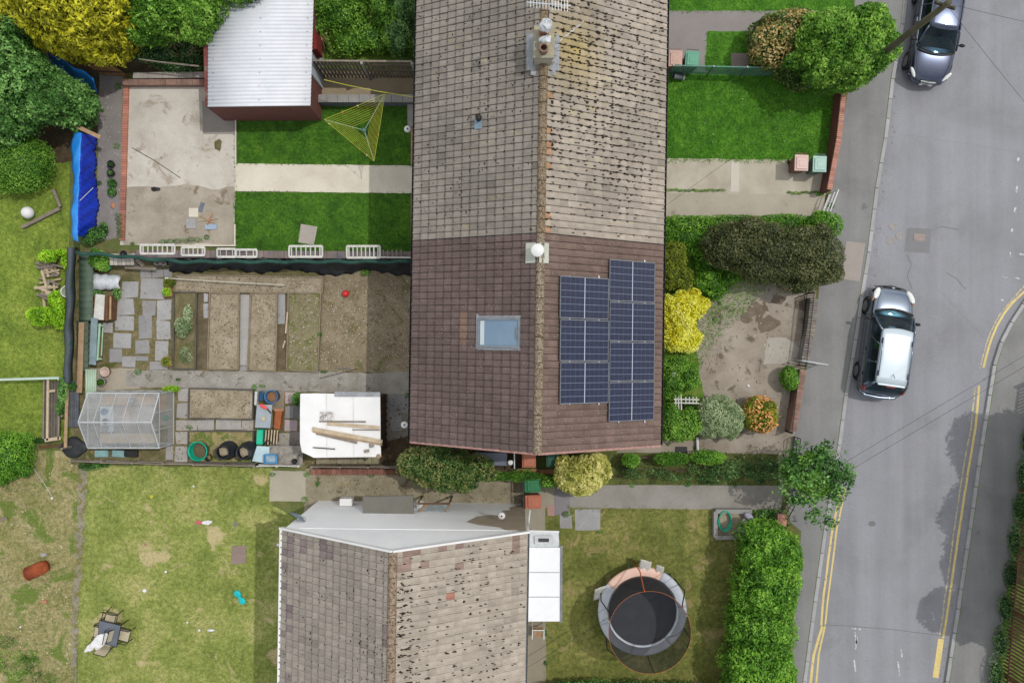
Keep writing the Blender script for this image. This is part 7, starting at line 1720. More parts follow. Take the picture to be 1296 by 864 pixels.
make('white_cloth', cb_, MT['white_paint'], label='crumpled white cloth thrown over the corner of the smoked glass table', cat='cloth')
toyt = surf('turquoise', [C(0, 176, 184), C(24, 200, 204)], 2, 20, .05, .4)
t = thing('toy', 'turquoise two lobed toy lying on the back lawn', 'toy', P(303, 755, .05)); 
for x, y in ((300.5, 751), (306.5, 760)): p = P(x, y, .06); make('lobe', B().ell((p.x, p.y, .07), (.17, .14, .05), 14, 8, M=Matrix.Rotation(R(-40), 4, 'Z')), toyt, t, smooth=True)
make('bridge', B().bar(P(301, 752, .07), P(306, 759, .07), .12, .05), toyt, t)
t = thing('crumpled_paper', 'crumpled pink and white paper on the back lawn', 'paper', P(258, 661, .05)); p = P(252, 661, .05)
make('pink_part', B().ell((p.x, p.y, .06), (.16, .08, .05), 9, 6, lump=.25), surf('pink', [C(200, 90, 100), C(216, 120, 126)], 3, 20, .1), t); p = P(262, 661, .05); make('white_part', B().ell((p.x, p.y, .06), (.22, .1, .06), 9, 6, lump=.3), MT['white_paint'], t)
b = B(); p = P(298, 663, .04)
for k in range(4): d = Vector((math.cos(k * .785), math.sin(k * .785), 0)) * .13; b.bar(Vector((p.x, p.y, .05)) - d, Vector((p.x, p.y, .05)) + d, .025, .02)
make('star_toy', b, MT['block'], label='small grey star shaped thing right of the crumpled paper', cat='toy')
for (x, y, r_, m_, lb) in ((192, 628, .07, 'yellow', 'tiny yellow scrap on the back lawn'), (245, 615, .04, 'white', 'tiny white scrap near the top of the back lawn'), (210, 723, .05, 'white', 'tiny white scrap in the middle of the back lawn'), (183, 747, .08, 'white', 'white cup with a blue spot on the back lawn'), (252, 797, .05, 'white', 'small white scrap left of the white bottle'), (237, 787, .04, 'white', 'tiny pale scrap above the white bottle'), (184, 689, .06, 'tan', 'small tan ring on the back lawn'), (66, 630, .05, 'white', 'tiny white peg on the rough ground'), (26, 793, .04, 'white', 'tiny white scrap low on the rough ground')):
    p = P(x, y, .03); mm = {'yellow': yl_, 'white': MT['white_paint'], 'tan': MT['wood_tan']}[m_]; make('scrap', B().ell((p.x, p.y, .04), (r_ * 1.2, r_, r_ * .6), 8, 6, lump=.2), mm, label=lb, cat='scrap')
p = P(267, 797, .05); make('bottle', B().lathe([(0, -.14), (.05, -.14), (.055, .08), (.02, .13), (.02, .17), (0, .17)], (p.x, p.y, .06), 12, M=Matrix.Rotation(R(90), 4, 'Y') @ Matrix.Rotation(R(0), 4, 'X')), MT['white_paint'], label='small white bottle lying near the right side of the back lawn', cat='bottle', smooth=True)
p = P(56, 761, .05); make('brick', B().box((p.x, p.y, .05), (.22, .12, .07), rz=.1), MT['terra'], label='orange brick lying on the rough ground below the rusty drum', cat='brick', bevel=.01)
p = P(55, 702, .05); make('stone', B().ell((p.x, p.y, .05), (.13, .1, .06), 9, 6, lump=.2), MT['flag'], label='pale stone just above the rusty drum', cat='stone')
make('plank', B().bar(P(-4, 658, .05), P(9, 655, .05), .12, .04), MT['wood_grey'], label='grey plank end at the left edge of the rough ground', cat='plank')
b = B().tube([P(42, 592, .4), P(55, 610, .2), P(67, 630, .03)], .012, 5); make('twine', b, MT['white_weathered'], label='pale string running down to the white peg on the rough ground', cat='string')

# wheelie bins
def wheelie(px, py, rz, cbody, clid, label, w_=.56, d_=.66, h_=1.0, group=None):
    p = P(px, py, h_); t = thing('wheelie_bin', label, 'wheelie bin', (p.x, p.y, 0), rz, group); L = dict(local=True)
    mb = surf('bin_plastic', [C(*cbody), C(*cbody, k=1.12)], 2, 20, .1, .45); ml = surf('lid_plastic', [C(*clid), C(*clid, k=1.12)], 2, 20, .12, .45)
    b = B(); b.v = [(sx * w_ / 2 * .76, sy * d_ / 2 * .74, .06) for sx, sy in ((-1, -1), (1, -1), (1, 1), (-1, 1))] + [(sx * w_ / 2 * .95, sy * d_ / 2 * .94, h_ - .05) for sx, sy in ((-1, -1), (1, -1), (1, 1), (-1, 1))]
    b.c = [1.] * 8; b.f = [(3, 2, 1, 0), (4, 5, 6, 7)] + [(i, (i + 1) % 4, 4 + (i + 1) % 4, 4 + i) for i in range(4)]
    make('body', b, mb, t, bevel=.03, **L)
    b = B().box((0, 0, h_ - .02), (w_, d_, .05)); b.box((0, -.02, h_ + .02), (w_ * .86, d_ * .82, .05), taper=.86)
    ld = make('lid', b, ml, t, bevel=.015, **L)
    b = B().box((0, -.03, h_ + .048), (w_ * .45, d_ * .36, .02), taper=.9); make('lid_panel', b, ml, ld, bevel=.008, **L)
    make('handle', B().tube([(-w_ * .4, d_ / 2 - .02, h_ - .03), (-w_ * .4, d_ / 2 + .06, h_ - .0), (w_ * .4, d_ / 2 + .06, h_ - .0), (w_ * .4, d_ / 2 - .02, h_ - .03)], .014, 7), mb, t, **L)
    for s_ in (-1, 1): make('wheel', B().lathe([(0, -.03), (.09, -.03), (.1, -.02), (.1, .02), (.09, .03), (0, .03)], (s_ * w_ * .42, d_ * .34, .1), 18, M=Matrix.Rotation(R(90), 4, 'Y')), MT['dark_metal'], t, **L)
pink = (178, 132, 112); grn = (96, 150, 124)
wheelie(855, 74, R(-2), (150, 110, 96), (192, 158, 144), 'faded pinkish brown wheelie bin by the green sheet fence')
wheelie(876, 75, R(-4), (44, 84, 66), (92, 158, 130), 'green wheelie bin by the green sheet fence')
wheelie(1014.5, 206, R(-2), (120, 74, 58), (206, 176, 168), 'pale brown wheelie bin on the drive beside the brick wall')
wheelie(1037.5, 207.5, R(-2), (88, 124, 108), (158, 190, 178), 'pale green wheelie bin on the drive beside the brick wall')
wheelie(674, 614, R(92), (24, 80, 48), (44, 116, 74), 'dark green wheelie bin in the alley by the low hedge')
wheelie(675, 635, R(92), (130, 74, 54), (176, 108, 84), 'reddish brown wheelie bin in the alley next to the dark green one')
wheelie(669.5, 581, R(0), (130, 74, 54), (176, 108, 84), 'reddish brown wheelie bin half hidden under the roof edge')
wheelie(700, 580, R(0), (24, 60, 44), (36, 84, 66), 'dark green wheelie bin half hidden under the roof edge')
# things in the gap under the gable
t = thing('barbecue', 'grey covered box with a round dial beneath the roof edge', 'barbecue', P(622, 581, 0)); p = P(622, 581, .8)
make('body', B().box((p.x, p.y, .4), (1.3, .55, .78)), surf('steel_blue', [C(96, 104, 120), C(124, 130, 144)], 1, 20, .1, .35), t, bevel=.03); make('side_bar', B().tube([P(651, 573, .85), P(651, 593, .85)], .03, 8), alu, t)
q = P(646, 585, .9); make('dial', B().lathe([(0, .04), (.09, .04), (.11, .02), (.11, 0)], q, 18), MT['white_paint'], t, smooth=True)
railing(P(661, 600), P(661, 634), 1.0, 12, 'black metal railing beside the bins at the alley entrance', MT['dark_metal'])
make('doormat', B().prism([(q.x, q.y) for q in (P(655, 593, .02), P(700, 594, .02), P(700, 600, .02), P(655, 600, .02))], .018, .03), MT['terra'], label='orange strip of paving behind the low hedge', cat='strip')

# trellis pieces in the front shrubs
t = thing('trellis', 'small white wooden trellis lying in the green shrubs', 'trellis', P(868, 508, .7)); 
for x in (855, 858.5, 862): make('slat', B().bar(P(x, 499, .78), P(x + .5, 519, .78), .05, .02), MT['white_weathered'], t)
for y in (505, 509.5): make('slat', B().bar(P(853, y, .8), P(885, y + .6, .8), .05, .02), MT['white_weathered'], t)
for i in range(4): make('slat', B().bar(P(868 + i * 4.5, 502, .78), P(868 + i * 4.5, 511, .78), .04, .02), MT['white_weathered'], t)
p = P(853, 473, .7); make('white_flower', B().ell(p, (.12, .12, .08), 10, 6, lump=.1), LF['blossom'] if 0 else MT['white_paint'], label='white blob among the green shrubs south of the yellow shrub', cat='flower')
make('white_tube', B().tube([P(882.5, 553, .2), P(883, 570, .15)], .055, 10), MT['white_paint'], label='short white pipe on the ground below the silver green shrub', cat='pipe')
p = P(947, 488, .03); make('scrap', B().ell((p.x, p.y, .05), (.06, .06, .03), 8, 5), MT['white_paint'], label='tiny white scrap on the old drive', cat='scrap')
p = P(862, 570, .01); make('drain_cover', B().box((p.x, p.y, .035), (.5, .34, .03)), MT['dark_metal'], label='dark drain grating beside the path south of the shrubs', cat='drain', bevel=.004)

# concrete planter with hose and sacks
t = thing('concrete_planter', 'square grey concrete planter at the street end of the dry lawn', 'planter', P(928, 664, 0)); cc_ = MT['block']
cp = [(906, 647), (952, 647), (950, 680), (906, 680)]; q = [P(*c, .35) for c in cp]
for i in range(4):
    a, e = q[i], q[(i + 1) % 4]
    if i != 1: make('side', B().bar(a - Vector((0, 0, .175)), e - Vector((0, 0, .175)), .17, .35 - .004 * i), cc_, t)
make('soil', B().prism([(p.x, p.y) for p in q], .02, .2), MT['soil_pale'], t)
hs = surf('hose_green', [C(20, 150, 120), C(40, 180, 146)], 3, 20, .08, .4); p = P(917.5, 659, .35); b = B()
for k in range(5):
    pts = [Vector((p.x + (.22 + .012 * k) * math.cos(a_) * (1 + .05 * math.sin(3 * a_ + k)), p.y + (.38 + .01 * k) * math.sin(a_), .26 + .035 * k)) for a_ in [2 * math.pi * i / 26 for i in range(27)]]
    b.tube(pts, .025, 7, cap=False)
make('hose_coil', b, hs, label='coil of teal garden hose lying in the concrete planter', cat='hose', smooth=True)
for (x, y, mm, lb) in ((947, 653, surf('lilac_sack', [C(150, 146, 168), C(190, 186, 200)], 4, 15, .15, .5), 'lilac grey plastic sack, top one of the row of three'), (944, 661, MT['white_weathered'], 'white plastic sack in the middle of the row of three'), (939, 671, surf('blue_sack', [C(170, 186, 204), C(206, 216, 226)], 4, 15, .15, .5), 'pale blue plastic sack, lowest of the row of three')):
    p = P(x, y, .4); make('plastic_sack', B().ell((p.x, p.y, .42), (.22, .14, .18), 14, 9, lump=.14, M=Matrix.Rotation(R(-30), 4, 'Z')), mm, label=lb, cat='sack', smooth=True)
# chair behind the porch
p = P(681, 800, .5); t = thing('garden_chair', 'pale metal chair with a brown seat behind the white porch', 'chair', (p.x, p.y, 0)); L = dict(local=True)
make('seat', B().box((0, 0, .44), (.4, .42, .03)), MT['wood_tan'], t, local=True); make('backrest', B().box((0, .2, .72), (.4, .02, .2)), MT['wood_tan'], t, local=True)
b = B()
for s_ in (-1, 1): b.tube([(s_ * .24, .28, 0), (s_ * .24, .22, .85)], .02, 7); b.tube([(s_ * .24, -.24, 0), (s_ * .24, -.22, .62), (s_ * .24, .2, .64)], .02, 7)
b.tube([(-.24, .22, .85), (.24, .22, .85)], .02, 7); make('frame', b, MT['white_paint'], t, local=True)

# trampoline
tc_ = P(813, 773, .75); R_ = 1.82
t = thing('trampoline', 'large round trampoline with leaning black safety net and grey and orange pad', 'trampoline', (tc_.x, tc_.y, 0))
mat_ = surf('jump_mat', [C(50, 52, 58), C(60, 62, 68)], 2, 40, .1, .7, .1)
make('jump_mat', B().lathe([(0, 0), (1.45, 0), (1.45, -.01)], (tc_.x, tc_.y, .73), 64), mat_, t)
padg = surf('grey_pad', [C(176, 182, 192), C(196, 202, 210)], 1.5, 20, .06, .5, .2); pado = surf('peach_pad', [C(226, 184, 164), C(240, 206, 190)], 1.5, 20, .06, .5, .2)
def arcpad(a0, a1, mat, nm='pad'):
    g = []
    n = max(4, int((a1 - a0) / .08))
    for rr, zz in ((1.40, .745), (1.46, .785), (1.72, .80), (R_, .77), (R_ + .01, .70)): g.append([Vector((tc_.x + rr * math.cos(a0 + (a1 - a0) * i / n), tc_.y + rr * math.sin(a0 + (a1 - a0) * i / n), zz + .006 * math.sin(i * 1.9))) for i in range(n + 1)])
    make(nm, B().sheet(g[::-1]), mat, t, smooth=True, solid=.01)
arcpad(R(62), R(142), pado); 
for k in range(5): arcpad(R(142 + 56 * k), R(142 + 56 * (k + 1)), padg)
make('frame_ring', B().ring((tc_.x, tc_.y, .7), R_ - .03, .03, 64, 8), MT['grey_metal'], t, smooth=True)
nc = P(822.5, 800, 2.75); nr = 1.60
dk = MT['dark_metal']; 
make('net_ring', B().ring(nc, nr, .009, 72, 6), surf('orange_trim', [C(160, 92, 56), C(180, 112, 74)], 3, 20, .1), t, smooth=True)
m, nt, bs, out = newmat('net_mesh'); bs.inputs['Base Color'].default_value = (.012, .012, .014, 1); bs.inputs['Roughness'].default_value = .9
tt = N(nt, 'ShaderNodeBsdfTransparent'); mx = N(nt, 'ShaderNodeMixShader'); mx.inputs[0].default_value = .72; nt.links.new(tt.outputs[0], mx.inputs[1]); nt.links.new(bs.outputs[0], mx.inputs[2]); nt.links.new(mx.outputs[0], out.inputs[0])
g = []
for j in range(9):
    f = j / 8; c2 = Vector((tc_.x, tc_.y, .80)).lerp(nc, f); rr = 1.47 + (nr - 1.47) * f - .10 * math.sin(math.pi * f)
    g.append([Vector((c2.x + rr * (1 + .008 * math.sin(i * 1.3 + j)) * math.cos(2 * math.pi * i / 72), c2.y + rr * math.sin(2 * math.pi * i / 72), c2.z - .03 * abs(math.sin(i * math.pi / 12)) * f)) for i in range(73)])
make('safety_net', B().sheet(g), m, t, smooth=True)
for k, ang in enumerate((97, 37, 157, 217, 277, 337)):
    a = R(ang); base_ = Vector((tc_.x + (R_ + .04) * math.cos(a), tc_.y + (R_ + .04) * math.sin(a), 0)); tp1 = nc + Vector((nr * math.cos(a), nr * math.sin(a), 0))
    midp = Vector((base_.x + .05 * math.cos(a), base_.y + .05 * math.sin(a), 1.2)).lerp(tp1, .25)
    pts = [base_, Vector((base_.x, base_.y, .75)), midp + Vector((.12 * math.cos(a), .12 * math.sin(a), .1)), tp1 + Vector((.04 * math.cos(a), .04 * math.sin(a), -.25)), tp1]
    make('net_pole', B().tube(pts, .024, 8), surf('orange_foam', [C(176, 84, 36), C(200, 108, 56)], 3, 20, .1) if k == 0 else dk, t, smooth=True, label='orange padded net pole at the top of the ring' if k == 0 else None)
    for da in (-.18, .18): make('leg', B().tube([Vector((tc_.x + (R_ - .02) * math.cos(a + da), tc_.y + (R_ - .02) * math.sin(a + da), .7)), Vector((tc_.x + (R_ + .05) * math.cos(a + da * .8), tc_.y + (R_ + .05) * math.sin(a + da * .8), .02))], .022, 7), MT['grey_metal'], t)
def cloth(pts4, zs4, label, n=7):
    q = [P(x, y, z) for (x, y), z in zip(pts4, zs4)]
    g = [[q[0].lerp(q[1], i / n).lerp(q[3].lerp(q[2], i / n), j / n) + Vector((0, 0, .04 * math.sin(i * 1.6 + j))) for i in range(n + 1)] for j in range(n + 1)]
    make('white_cloth', B().sheet(g), MT['white_weathered'], label=label, cat='cloth', smooth=True, solid=.01)
cloth([(811, 707), (825, 711), (822, 724), (808, 720)], (1.0, .95, .75, .75), 'larger white cloth hanging over the top rim of the trampoline')
cloth([(831, 714), (841, 717.5), (838, 727), (829, 724)], (1.0, .95, .75, .75), 'smaller white cloth hanging over the top rim of the trampoline')
cloth([(753, 745), (771, 739), (766, 757), (751, 759)], (.7, .8, .78, .45), 'white cloth hanging at the left rim of the trampoline')
p = P(868, 779, .8); make('white_clip', B().ell((p.x, p.y, .8), (.07, .06, .05), 8, 6), MT['white_paint'], label='small white clip on the right rim of the trampoline', cat='clip')
p = P(771, 786, 1.2); make('white_clip', B().ell((p.x, p.y, 1.2), (.04, .07, .06), 8, 6), MT['white_paint'], label='small white tag on the left side of the safety net', cat='tag')

# utility pole and wires
pb_ = P(1076, 100, 0); t = thing('utility_pole', 'tall tarred wooden utility pole leaning out over the dark car', 'utility pole', pb_)
top_ = Vector((pb_.x, pb_.y, 7.7)); make('pole', B().tube([pb_, (pb_.x, pb_.y, 4), top_], .15, 14, .10), surf('tarred_pole', [C(78, 76, 58), C(104, 100, 78)], 2, 30, .25), t, smooth=True)
make('cross_bar', B().bar(top_ + Vector((-.3, .12, -.3)), top_ + Vector((.35, -.1, -.3)), .08, .08), MT['wood_dark'], t)
for dx, dy in ((-.25, .1), (.28, -.08), (0, 0)): make('insulator', B().lathe([(.03, 0), (.05, .04), (.03, .08), (.045, .12), (0, .15)], top_ + Vector((dx, dy, -.26)), 10), surf('insulator', [C(120, 130, 96), C(150, 156, 120)], 4, 20, .1), t, smooth=True)
def wire(a, e, sag, label, r=.0055):
    a = Vector(a); e = Vector(e); make('overhead_wire', B().tube([a.lerp(e, i / 16) - Vector((0, 0, sag * 4 * (i / 16) * (1 - i / 16))) for i in range(17)], r, 5), MT['dark_metal'], label=label, cat='wire')
wire(top_ + Vector((0, 0, -.2)), P(840, 262, 5.3), .25, 'overhead wire from the utility pole to the eave by the solar panels')
wire(top_ + Vector((.2, 0, -.2)), (30, 8.5, 7.2), .5, 'overhead wire from the utility pole across the road to the east')
wire(top_ + Vector((.1, -.1, -.2)), (27, -2.5, 7), .5, 'overhead wire slanting south east from the utility pole over the road')
wire(P(1500, 331, 7.2), P(665, 832, 5.1), .3, 'overhead wire crossing the road south of the silver car')
wire(P(1500, 345, 7.2), P(665, 846, 5.1), .3, 'second overhead wire parallel to the one crossing south of the silver car')
# ================================================================ cars
def car(px, py, zref, heading, L, W, H_, belt, paint, roofpaint, label, nose, cab, kind, lamps):
    """local frame: y forward, x to the right; built at the ground under its centre"""
    p = P(px, py, zref); t = thing('parked_car', label, 'car', (p.x, p.y, -.10), heading); K = dict(local=True)
    hl = L / 2
    # body: lofted sections, (y, half width, top z, bottom z)
    secs = nose
    b = B(); prof_n = None; vs = []
    for (y, hw, tz, bz, sh) in secs:
        row = [(0, tz + .02), (hw * .45, tz + .015), (hw * .78, tz - .005), (hw * .92, tz - sh * .35), (hw * .985, tz - sh), (hw, (tz + bz) / 2), (hw * .985, bz + .12), (hw * .93, bz), (0, bz)]
        full = [(-x, z) for x, z in row[::-1][:-1]] + row   # left to right over the top
        full = full[:-1]
        vs.append([Vector((x, y, z)) for x, z in full])
    n = len(vs[0])
    for r_ in vs: b.v += [tuple(v) for v in r_]; b.c += [1.] * n
    for i in range(len(vs) - 1):
        for k in range(n): b.f.append((i * n + k, i * n + (k + 1) % n, (i + 1) * n + (k + 1) % n, (i + 1) * n + k))
    b.f.append(tuple(range(n))[::-1]); b.f.append(tuple(range((len(vs) - 1) * n, len(vs) * n)))
    b.f = [f[::-1] for f in b.f]
    make('body', b, paint, t, smooth=True, sub=1, **K)
    # cabin rings
    (yfb, yfr, yrr, yrb, wb, wr, zb, zr) = cab
    def ring_pt(f, s, z):  # f 0 rear..1 front at belt or roof
        pass
    def edge(yb_, yr_, wbv, wrv): return [Vector((wbv, yb_, zb)), Vector((wrv, yr_, zr))]
    gl = carglass
    # windscreen / rear window curved sheets
    def screen(yb_, yr_, bulge, nm):
        g = []
        for j in range(6):
            f = j / 5; wv = wb * .93 + (wr * .9 - wb * .93) * f; yv = yb_ + (yr_ - yb_) * f; zv = zb + (zr - zb) * (f + .10 * math.sin(math.pi * f)) 
            g.append([Vector((wv * u, yv + bulge * (1 - u * u) * (1 - .4 * f) - bulge * .0, zv + .012 * (1 - u * u))) for u in [x / 6 - 1 for x in range(13)]])
        return make(nm, B().sheet(g), gl, t, smooth=True, **K)
    ws = screen(yfb, yfr, .16, 'windscreen'); rs = screen(yrb, yrr, -.10, 'rear_window')
    # roof
    g = []
    for j in range(9):
        f = j / 8; yv = yrr + (yfr - yrr) * f; ed = math.sin(math.pi * f)
        off = (.16 * .6 * max(0, (f - .8) / .2) - .10 * .6 * max(0, (.2 - f) / .2))
        g.append([Vector((wr * (1.0 if abs(u) < .99 else 1.0) * u, yv + off * (1 - u * u), zr + .045 * (1 - u * u) * (.4 + .6 * ed) + .02 * ed - (.035 if abs(u) > .99 else 0))) for u in [x / 7 - 1 for x in range(15)]])
    rf = make('roof', B().sheet(g), roofpaint, t, smooth=True, solid=.02, **K)
    # side glass and pillars
    for s_ in (-1, 1):
        fr = [(.0, .06), (.06, .36), (.39, .70), (.73, .97)]
        def sp(f, h): # f along rear->front, h 0 belt..1 roof
            yb_ = (yrb + .05) + (yfb - .05 - yrb - .05) * f; yr_ = (yrr + .02) + (yfr - .02 - yrr - .02) * f
            return Vector((s_ * (wb + (wr - wb) * h + .012 * math.sin(math.pi * h)), yb_ + (yr_ - yb_) * h, zb + (zr - zb) * h))
        for a0, a1 in fr[1:]:
            g = [[sp(a0 + (a1 - a0) * i / 4, h * .93 + .03) for i in range(5)] for h in (0, .33, .66, 1)]
            make('side_window', B().sheet(g), gl, t, smooth=True, **K)
        b = B()
        for f in (.0, .375, .715, 1.0):
            b.tube([sp(f, h) + Vector((s_ * .004, 0, 0)) for h in (0, .35, .7, 1)], .042 if f in (0., 1.) else .028, 8)
        make('pillars', b, paint, t, smooth=True, **K)
        b = B().tube([sp(f, 0) + Vector((s_ * .01, 0, 0)) for f in (0, .25, .5, .75, 1)], .014, 6); make('window_trim', b, lamps['trim'], t, **K)
        make('roof_edge', B().tube([sp(f, 1.0) + Vector((0, 0, .0)) for f in (0, .25, .5, .75, 1)], .035, 8), paint, t, smooth=True, **K)
    # inside
    b = B().box((0, (yfr + yrr) / 2, zb - .12), (wb * 1.8, (yfb - yrb) * .9, .04)); make('cabin_floor', b, lamps['inside'], t, **K)
    b = B().box((0, yfb - .28, zb + .0), (wb * 1.75, .42, .1)); make('dashboard', b, surf('dash', [C(84, 92, 96), C(112, 120, 124)], 2, 20, .1), t, bevel=.02, **K)
    for sx in (-.36, .36):
        sb = B().box((sx, yfr - .15, zb + .18), (.44, .12, .55)); sb.box((sx, yfr + .1, zb - .02), (.46, .46, .1)); make('seat', sb, surf('seat', [C(84, 88, 92), C(104, 108, 112)], 2, 20, .1), t, bevel=.03, **K)
    sb = B().box((0, (yfr + yrr) / 2 - .55, zb + .16), (1.2, .12, .5)); make('rear_seat', sb, surf('seat2', [C(60, 64, 68), C(80, 84, 88)], 2, 20, .1), t, bevel=.03, **K)
    # wheels
    for sx in (-1, 1):
        for y in (hl * .62, -hl * .60):
            Mw = Matrix.Rotation(R(90), 4, 'Y'); c_ = (sx * (W / 2 - .09), y, .32)
            wt = make('wheel', B().lathe([(.1, -.11), (.29, -.11), (.315, -.08), (.32, 0), (.315, .08), (.29, .11), (.1, .11)], c_, 28, M=Mw), MT['dark_metal'], t, smooth=True, **K)
            rb = B().lathe([(0, .0), (.05, .01), (.07, 0), (.19, 0), (.21, .012), (.22, .012)], (sx * (W / 2 + .022), y, .32), 24, M=Mw if sx > 0 else Matrix.Rotation(R(-90), 4, 'Y')); make('rim', rb, MT['grey_metal'], wt, smooth=True, **K)
            ar = B().ring((sx * (W / 2 - .02), y, .34), .36, .03, 20, 6, M=Mw, a0=-math.pi / 2 - 1.6 + math.pi / 2, a1=-math.pi / 2 + 1.6 + math.pi / 2); make('wheel_arch', ar, MT['gutter'], t, **K)
        # mirror
        mb = B().ell((sx * (W / 2 + .11), yfb - .28, zb + .06), (.12, .07, .075), 12, 8); mo = make('mirror', mb, lamps['mirror'], t, smooth=True, **K)
        make('mirror_arm', B().bar((sx * (W / 2 - .06), yfb - .27, zb + .01), (sx * (W / 2 + .06), yfb - .28, zb + .04), .06, .03), MT['gutter'], mo, **K)
        # seams and handles
        for y in ((yfb - .1), (yfr + yrr) / 2 + .05, yrb + .35):
            make('door_seam', B().tube([(sx * (W / 2 + .0) * .985, y, zb - .12), (sx * (W / 2 + .004), y, .62), (sx * (W / 2 - .004), y, .36)], .007, 4), MT['gutter'], t, **K)
        for y in ((yfr + yrr) / 2 + .18, yrb + .6): make('door_handle', B().bar((sx * (W / 2 - .012), y, zb - .14), (sx * (W / 2 - .012), y + .16, zb - .14), .04, .025), lamps['handle'], t, **K)
    # bonnet seam, cowl, wipers
    fy = lamps['bonnet_front']; zf = lamps['bonnet_z']
    for sx in (-1, 1): make('bonnet_seam', B().tube([(sx * W * .40, yfb + .02, zb + .005), (sx * W * .385, (yfb + fy) / 2, zb + (zf - zb) * .35 + .012), (sx * W * .31, fy, zf)], .006, 4), MT['gutter'], t, **K)
    g = [[Vector((u * wb * .95, yfb + .16 * (1 - u * u) + d_, zb + .028 - .0)) for u in [x / 5 - 1 for x in range(11)]] for d_ in (0, .09)]
    make('cowl', B().sheet(g), MT['gutter'], t, smooth=True, solid=.02, **K)
    for sx in (-.45, .1): make('wiper', B().tube([(sx, yfb + .12, zb + .04), (sx + .52, yfb + .03, zb + .07)], .009, 5), MT['gutter'], t, **K)
    return t
carglass = glassmat('car_glass', (.26, .36, .38, 1), .3, C(30, 48, 56), .03)
silver_shaded = surf('silver_paint_shaded', [C(112, 124, 140), C(126, 138, 152)], .8, 20, .03, .25, 0, metal=.9, coat=1, spec=.5)  # silver body toned darker to carry the shade on its sides
silver_lit = surf('silver_paint_lit', [C(196, 210, 218), C(206, 218, 226)], .8, 20, .02, .3, 0, metal=.2, coat=1, spec=.5)  # same silver in a lit tone for the roof
darkp = surf('slate_paint', [C(64, 72, 92), C(76, 84, 104)], .8, 20, .03, .26, 0, metal=.85, coat=1, spec=.5)
lampm = surf('lamp_lens', [C(222, 226, 222), C(240, 242, 238)], 3, 10, .05, .1, 0, spec=.8)
redm = surf('rear_lens', [C(168, 28, 24), C(190, 44, 36)], 3, 10, .05, .15, 0, spec=.6)
ambr = surf('amber_lens', [C(206, 140, 100), C(220, 160, 120)], 3, 10, .05, .2, 0)
insd = surf('cabin_dark', [C(34, 36, 38), C(50, 52, 54)], 2, 20, .1)
L1 = 4.5
mpv = car(1125, 432, .8, R(-8.0), L1, 1.80, 1.68, .98, silver_shaded, silver_lit, 'silver people carrier parked half against the kerb, facing up the street',
    [(-2.26, .62, .60, .34, .08), (-2.22, .78, .82, .26, .12), (-2.08, .87, 1.0, .22, .16), (-1.6, .90, 1.02, .20, .2), (-.6, .905, 1.0, .20, .2), (.5, .905, .99, .20, .2), (1.1, .90, .98, .20, .16), (1.55, .87, .92, .20, .16), (1.95, .80, .82, .22, .15), (2.18, .66, .68, .25, .13), (2.26, .50, .54, .32, .08)],
    (1.12, .42, -1.75, -2.10, .84, .66, .985, 1.62), 'mpv', dict(trim=MT['gutter'], inside=insd, mirror=MT['dark_metal'], handle=silver_shaded, bonnet_front=2.0, bonnet_z=.83))
K = dict(local=True)
for sx in (-1, 1):
    Mz = Matrix.Rotation(R(sx * 38), 4, 'Z') @ Matrix.Rotation(R(-28), 4, 'X')
    hlp = make('headlight', B().ell((sx * .70, 1.93, .765), (.13, .30, .075), 16, 10, M=Matrix.Rotation(R(sx * 24), 4, 'Z') @ Matrix.Rotation(R(-22), 4, 'X')), lampm, mpv, smooth=True, **K)
    make('indicator', B().ell((sx * .835, 1.72, .80), (.04, .14, .05), 12, 8, M=Matrix.Rotation(R(sx * 12), 4, 'Z')), ambr, hlp, smooth=True, **K)
    make('roof_rail', B().tube([(sx * .60, -1.45, 1.665), (sx * .605, -1.42, 1.72), (sx * .61, .02, 1.73), (sx * .61, .08, 1.675)], .02, 8), silver_shaded, mpv, smooth=True, **K)
    for y in (-1.36, -.04): make('rail_foot', B().box((sx * .607, y, 1.69), (.05, .22, .05)), MT['gutter'], mpv, bevel=.01, **K)
    make('tail_light', B().ell((sx * .80, -2.02, .92), (.08, .12, .18), 14, 9), redm, mpv, smooth=True, **K)
    make('front_fog_grille', B().box((sx * .5, 2.26, .36), (.3, .04, .1)), MT['gutter'], mpv, **K)
make('bumper_top', B().tube([(-.84, -2.12, .66), (-.6, -2.30, .66), (0, -2.34, .66), (.6, -2.30, .66), (.84, -2.12, .66)], .07, 10), silver_shaded, mpv, smooth=True, **K)
make('brake_light', B().box((0, -1.86, 1.60), (.34, .03, .03)), redm, mpv, **K)
make('grille', B().box((0, 2.265, .56), (.72, .03, .1)), MT['gutter'], mpv, bevel=.01, **K)
make('badge', B().ell((0, 2.235, .64), (.07, .03, .04), 12, 8), bright, mpv, smooth=True, **K)
make('front_skirt', B().tube([(-.78, 2.02, .5), (-.5, 2.24, .48), (0, 2.30, .48), (.5, 2.24, .48), (.78, 2.02, .5)], .05, 8), MT['gutter'], mpv, smooth=True, **K)
make('number_plate', B().box((0, -2.37, .55), (.5, .02, .11)), surf('yellow_plate', [C(210, 190, 60), C(220, 200, 80)], 3, 10, .05), mpv, **K)
make('roof_aerial', B().tube([(0, -1.35, 1.68), (0, -1.5, 1.86)], .012, 6), MT['gutter'], mpv, **K)
make('rear_spoiler', B().box((0, -1.79, 1.64), (1.1, .07, .03)), silver_lit, mpv, bevel=.01, **K)
Wm = WM[mpv.name]; q = Wm @ Vector((-.55, -.25, 1.12)); 
make('hi_vis_vest', B().ell(q, (.12, .2, .16), 10, 7, lump=.18), surf('hi_vis', [C(120, 220, 20), C(160, 245, 40)], 3, 10, .05), label='bright green high visibility vest inside the silver car window', cat='vest', smooth=True)

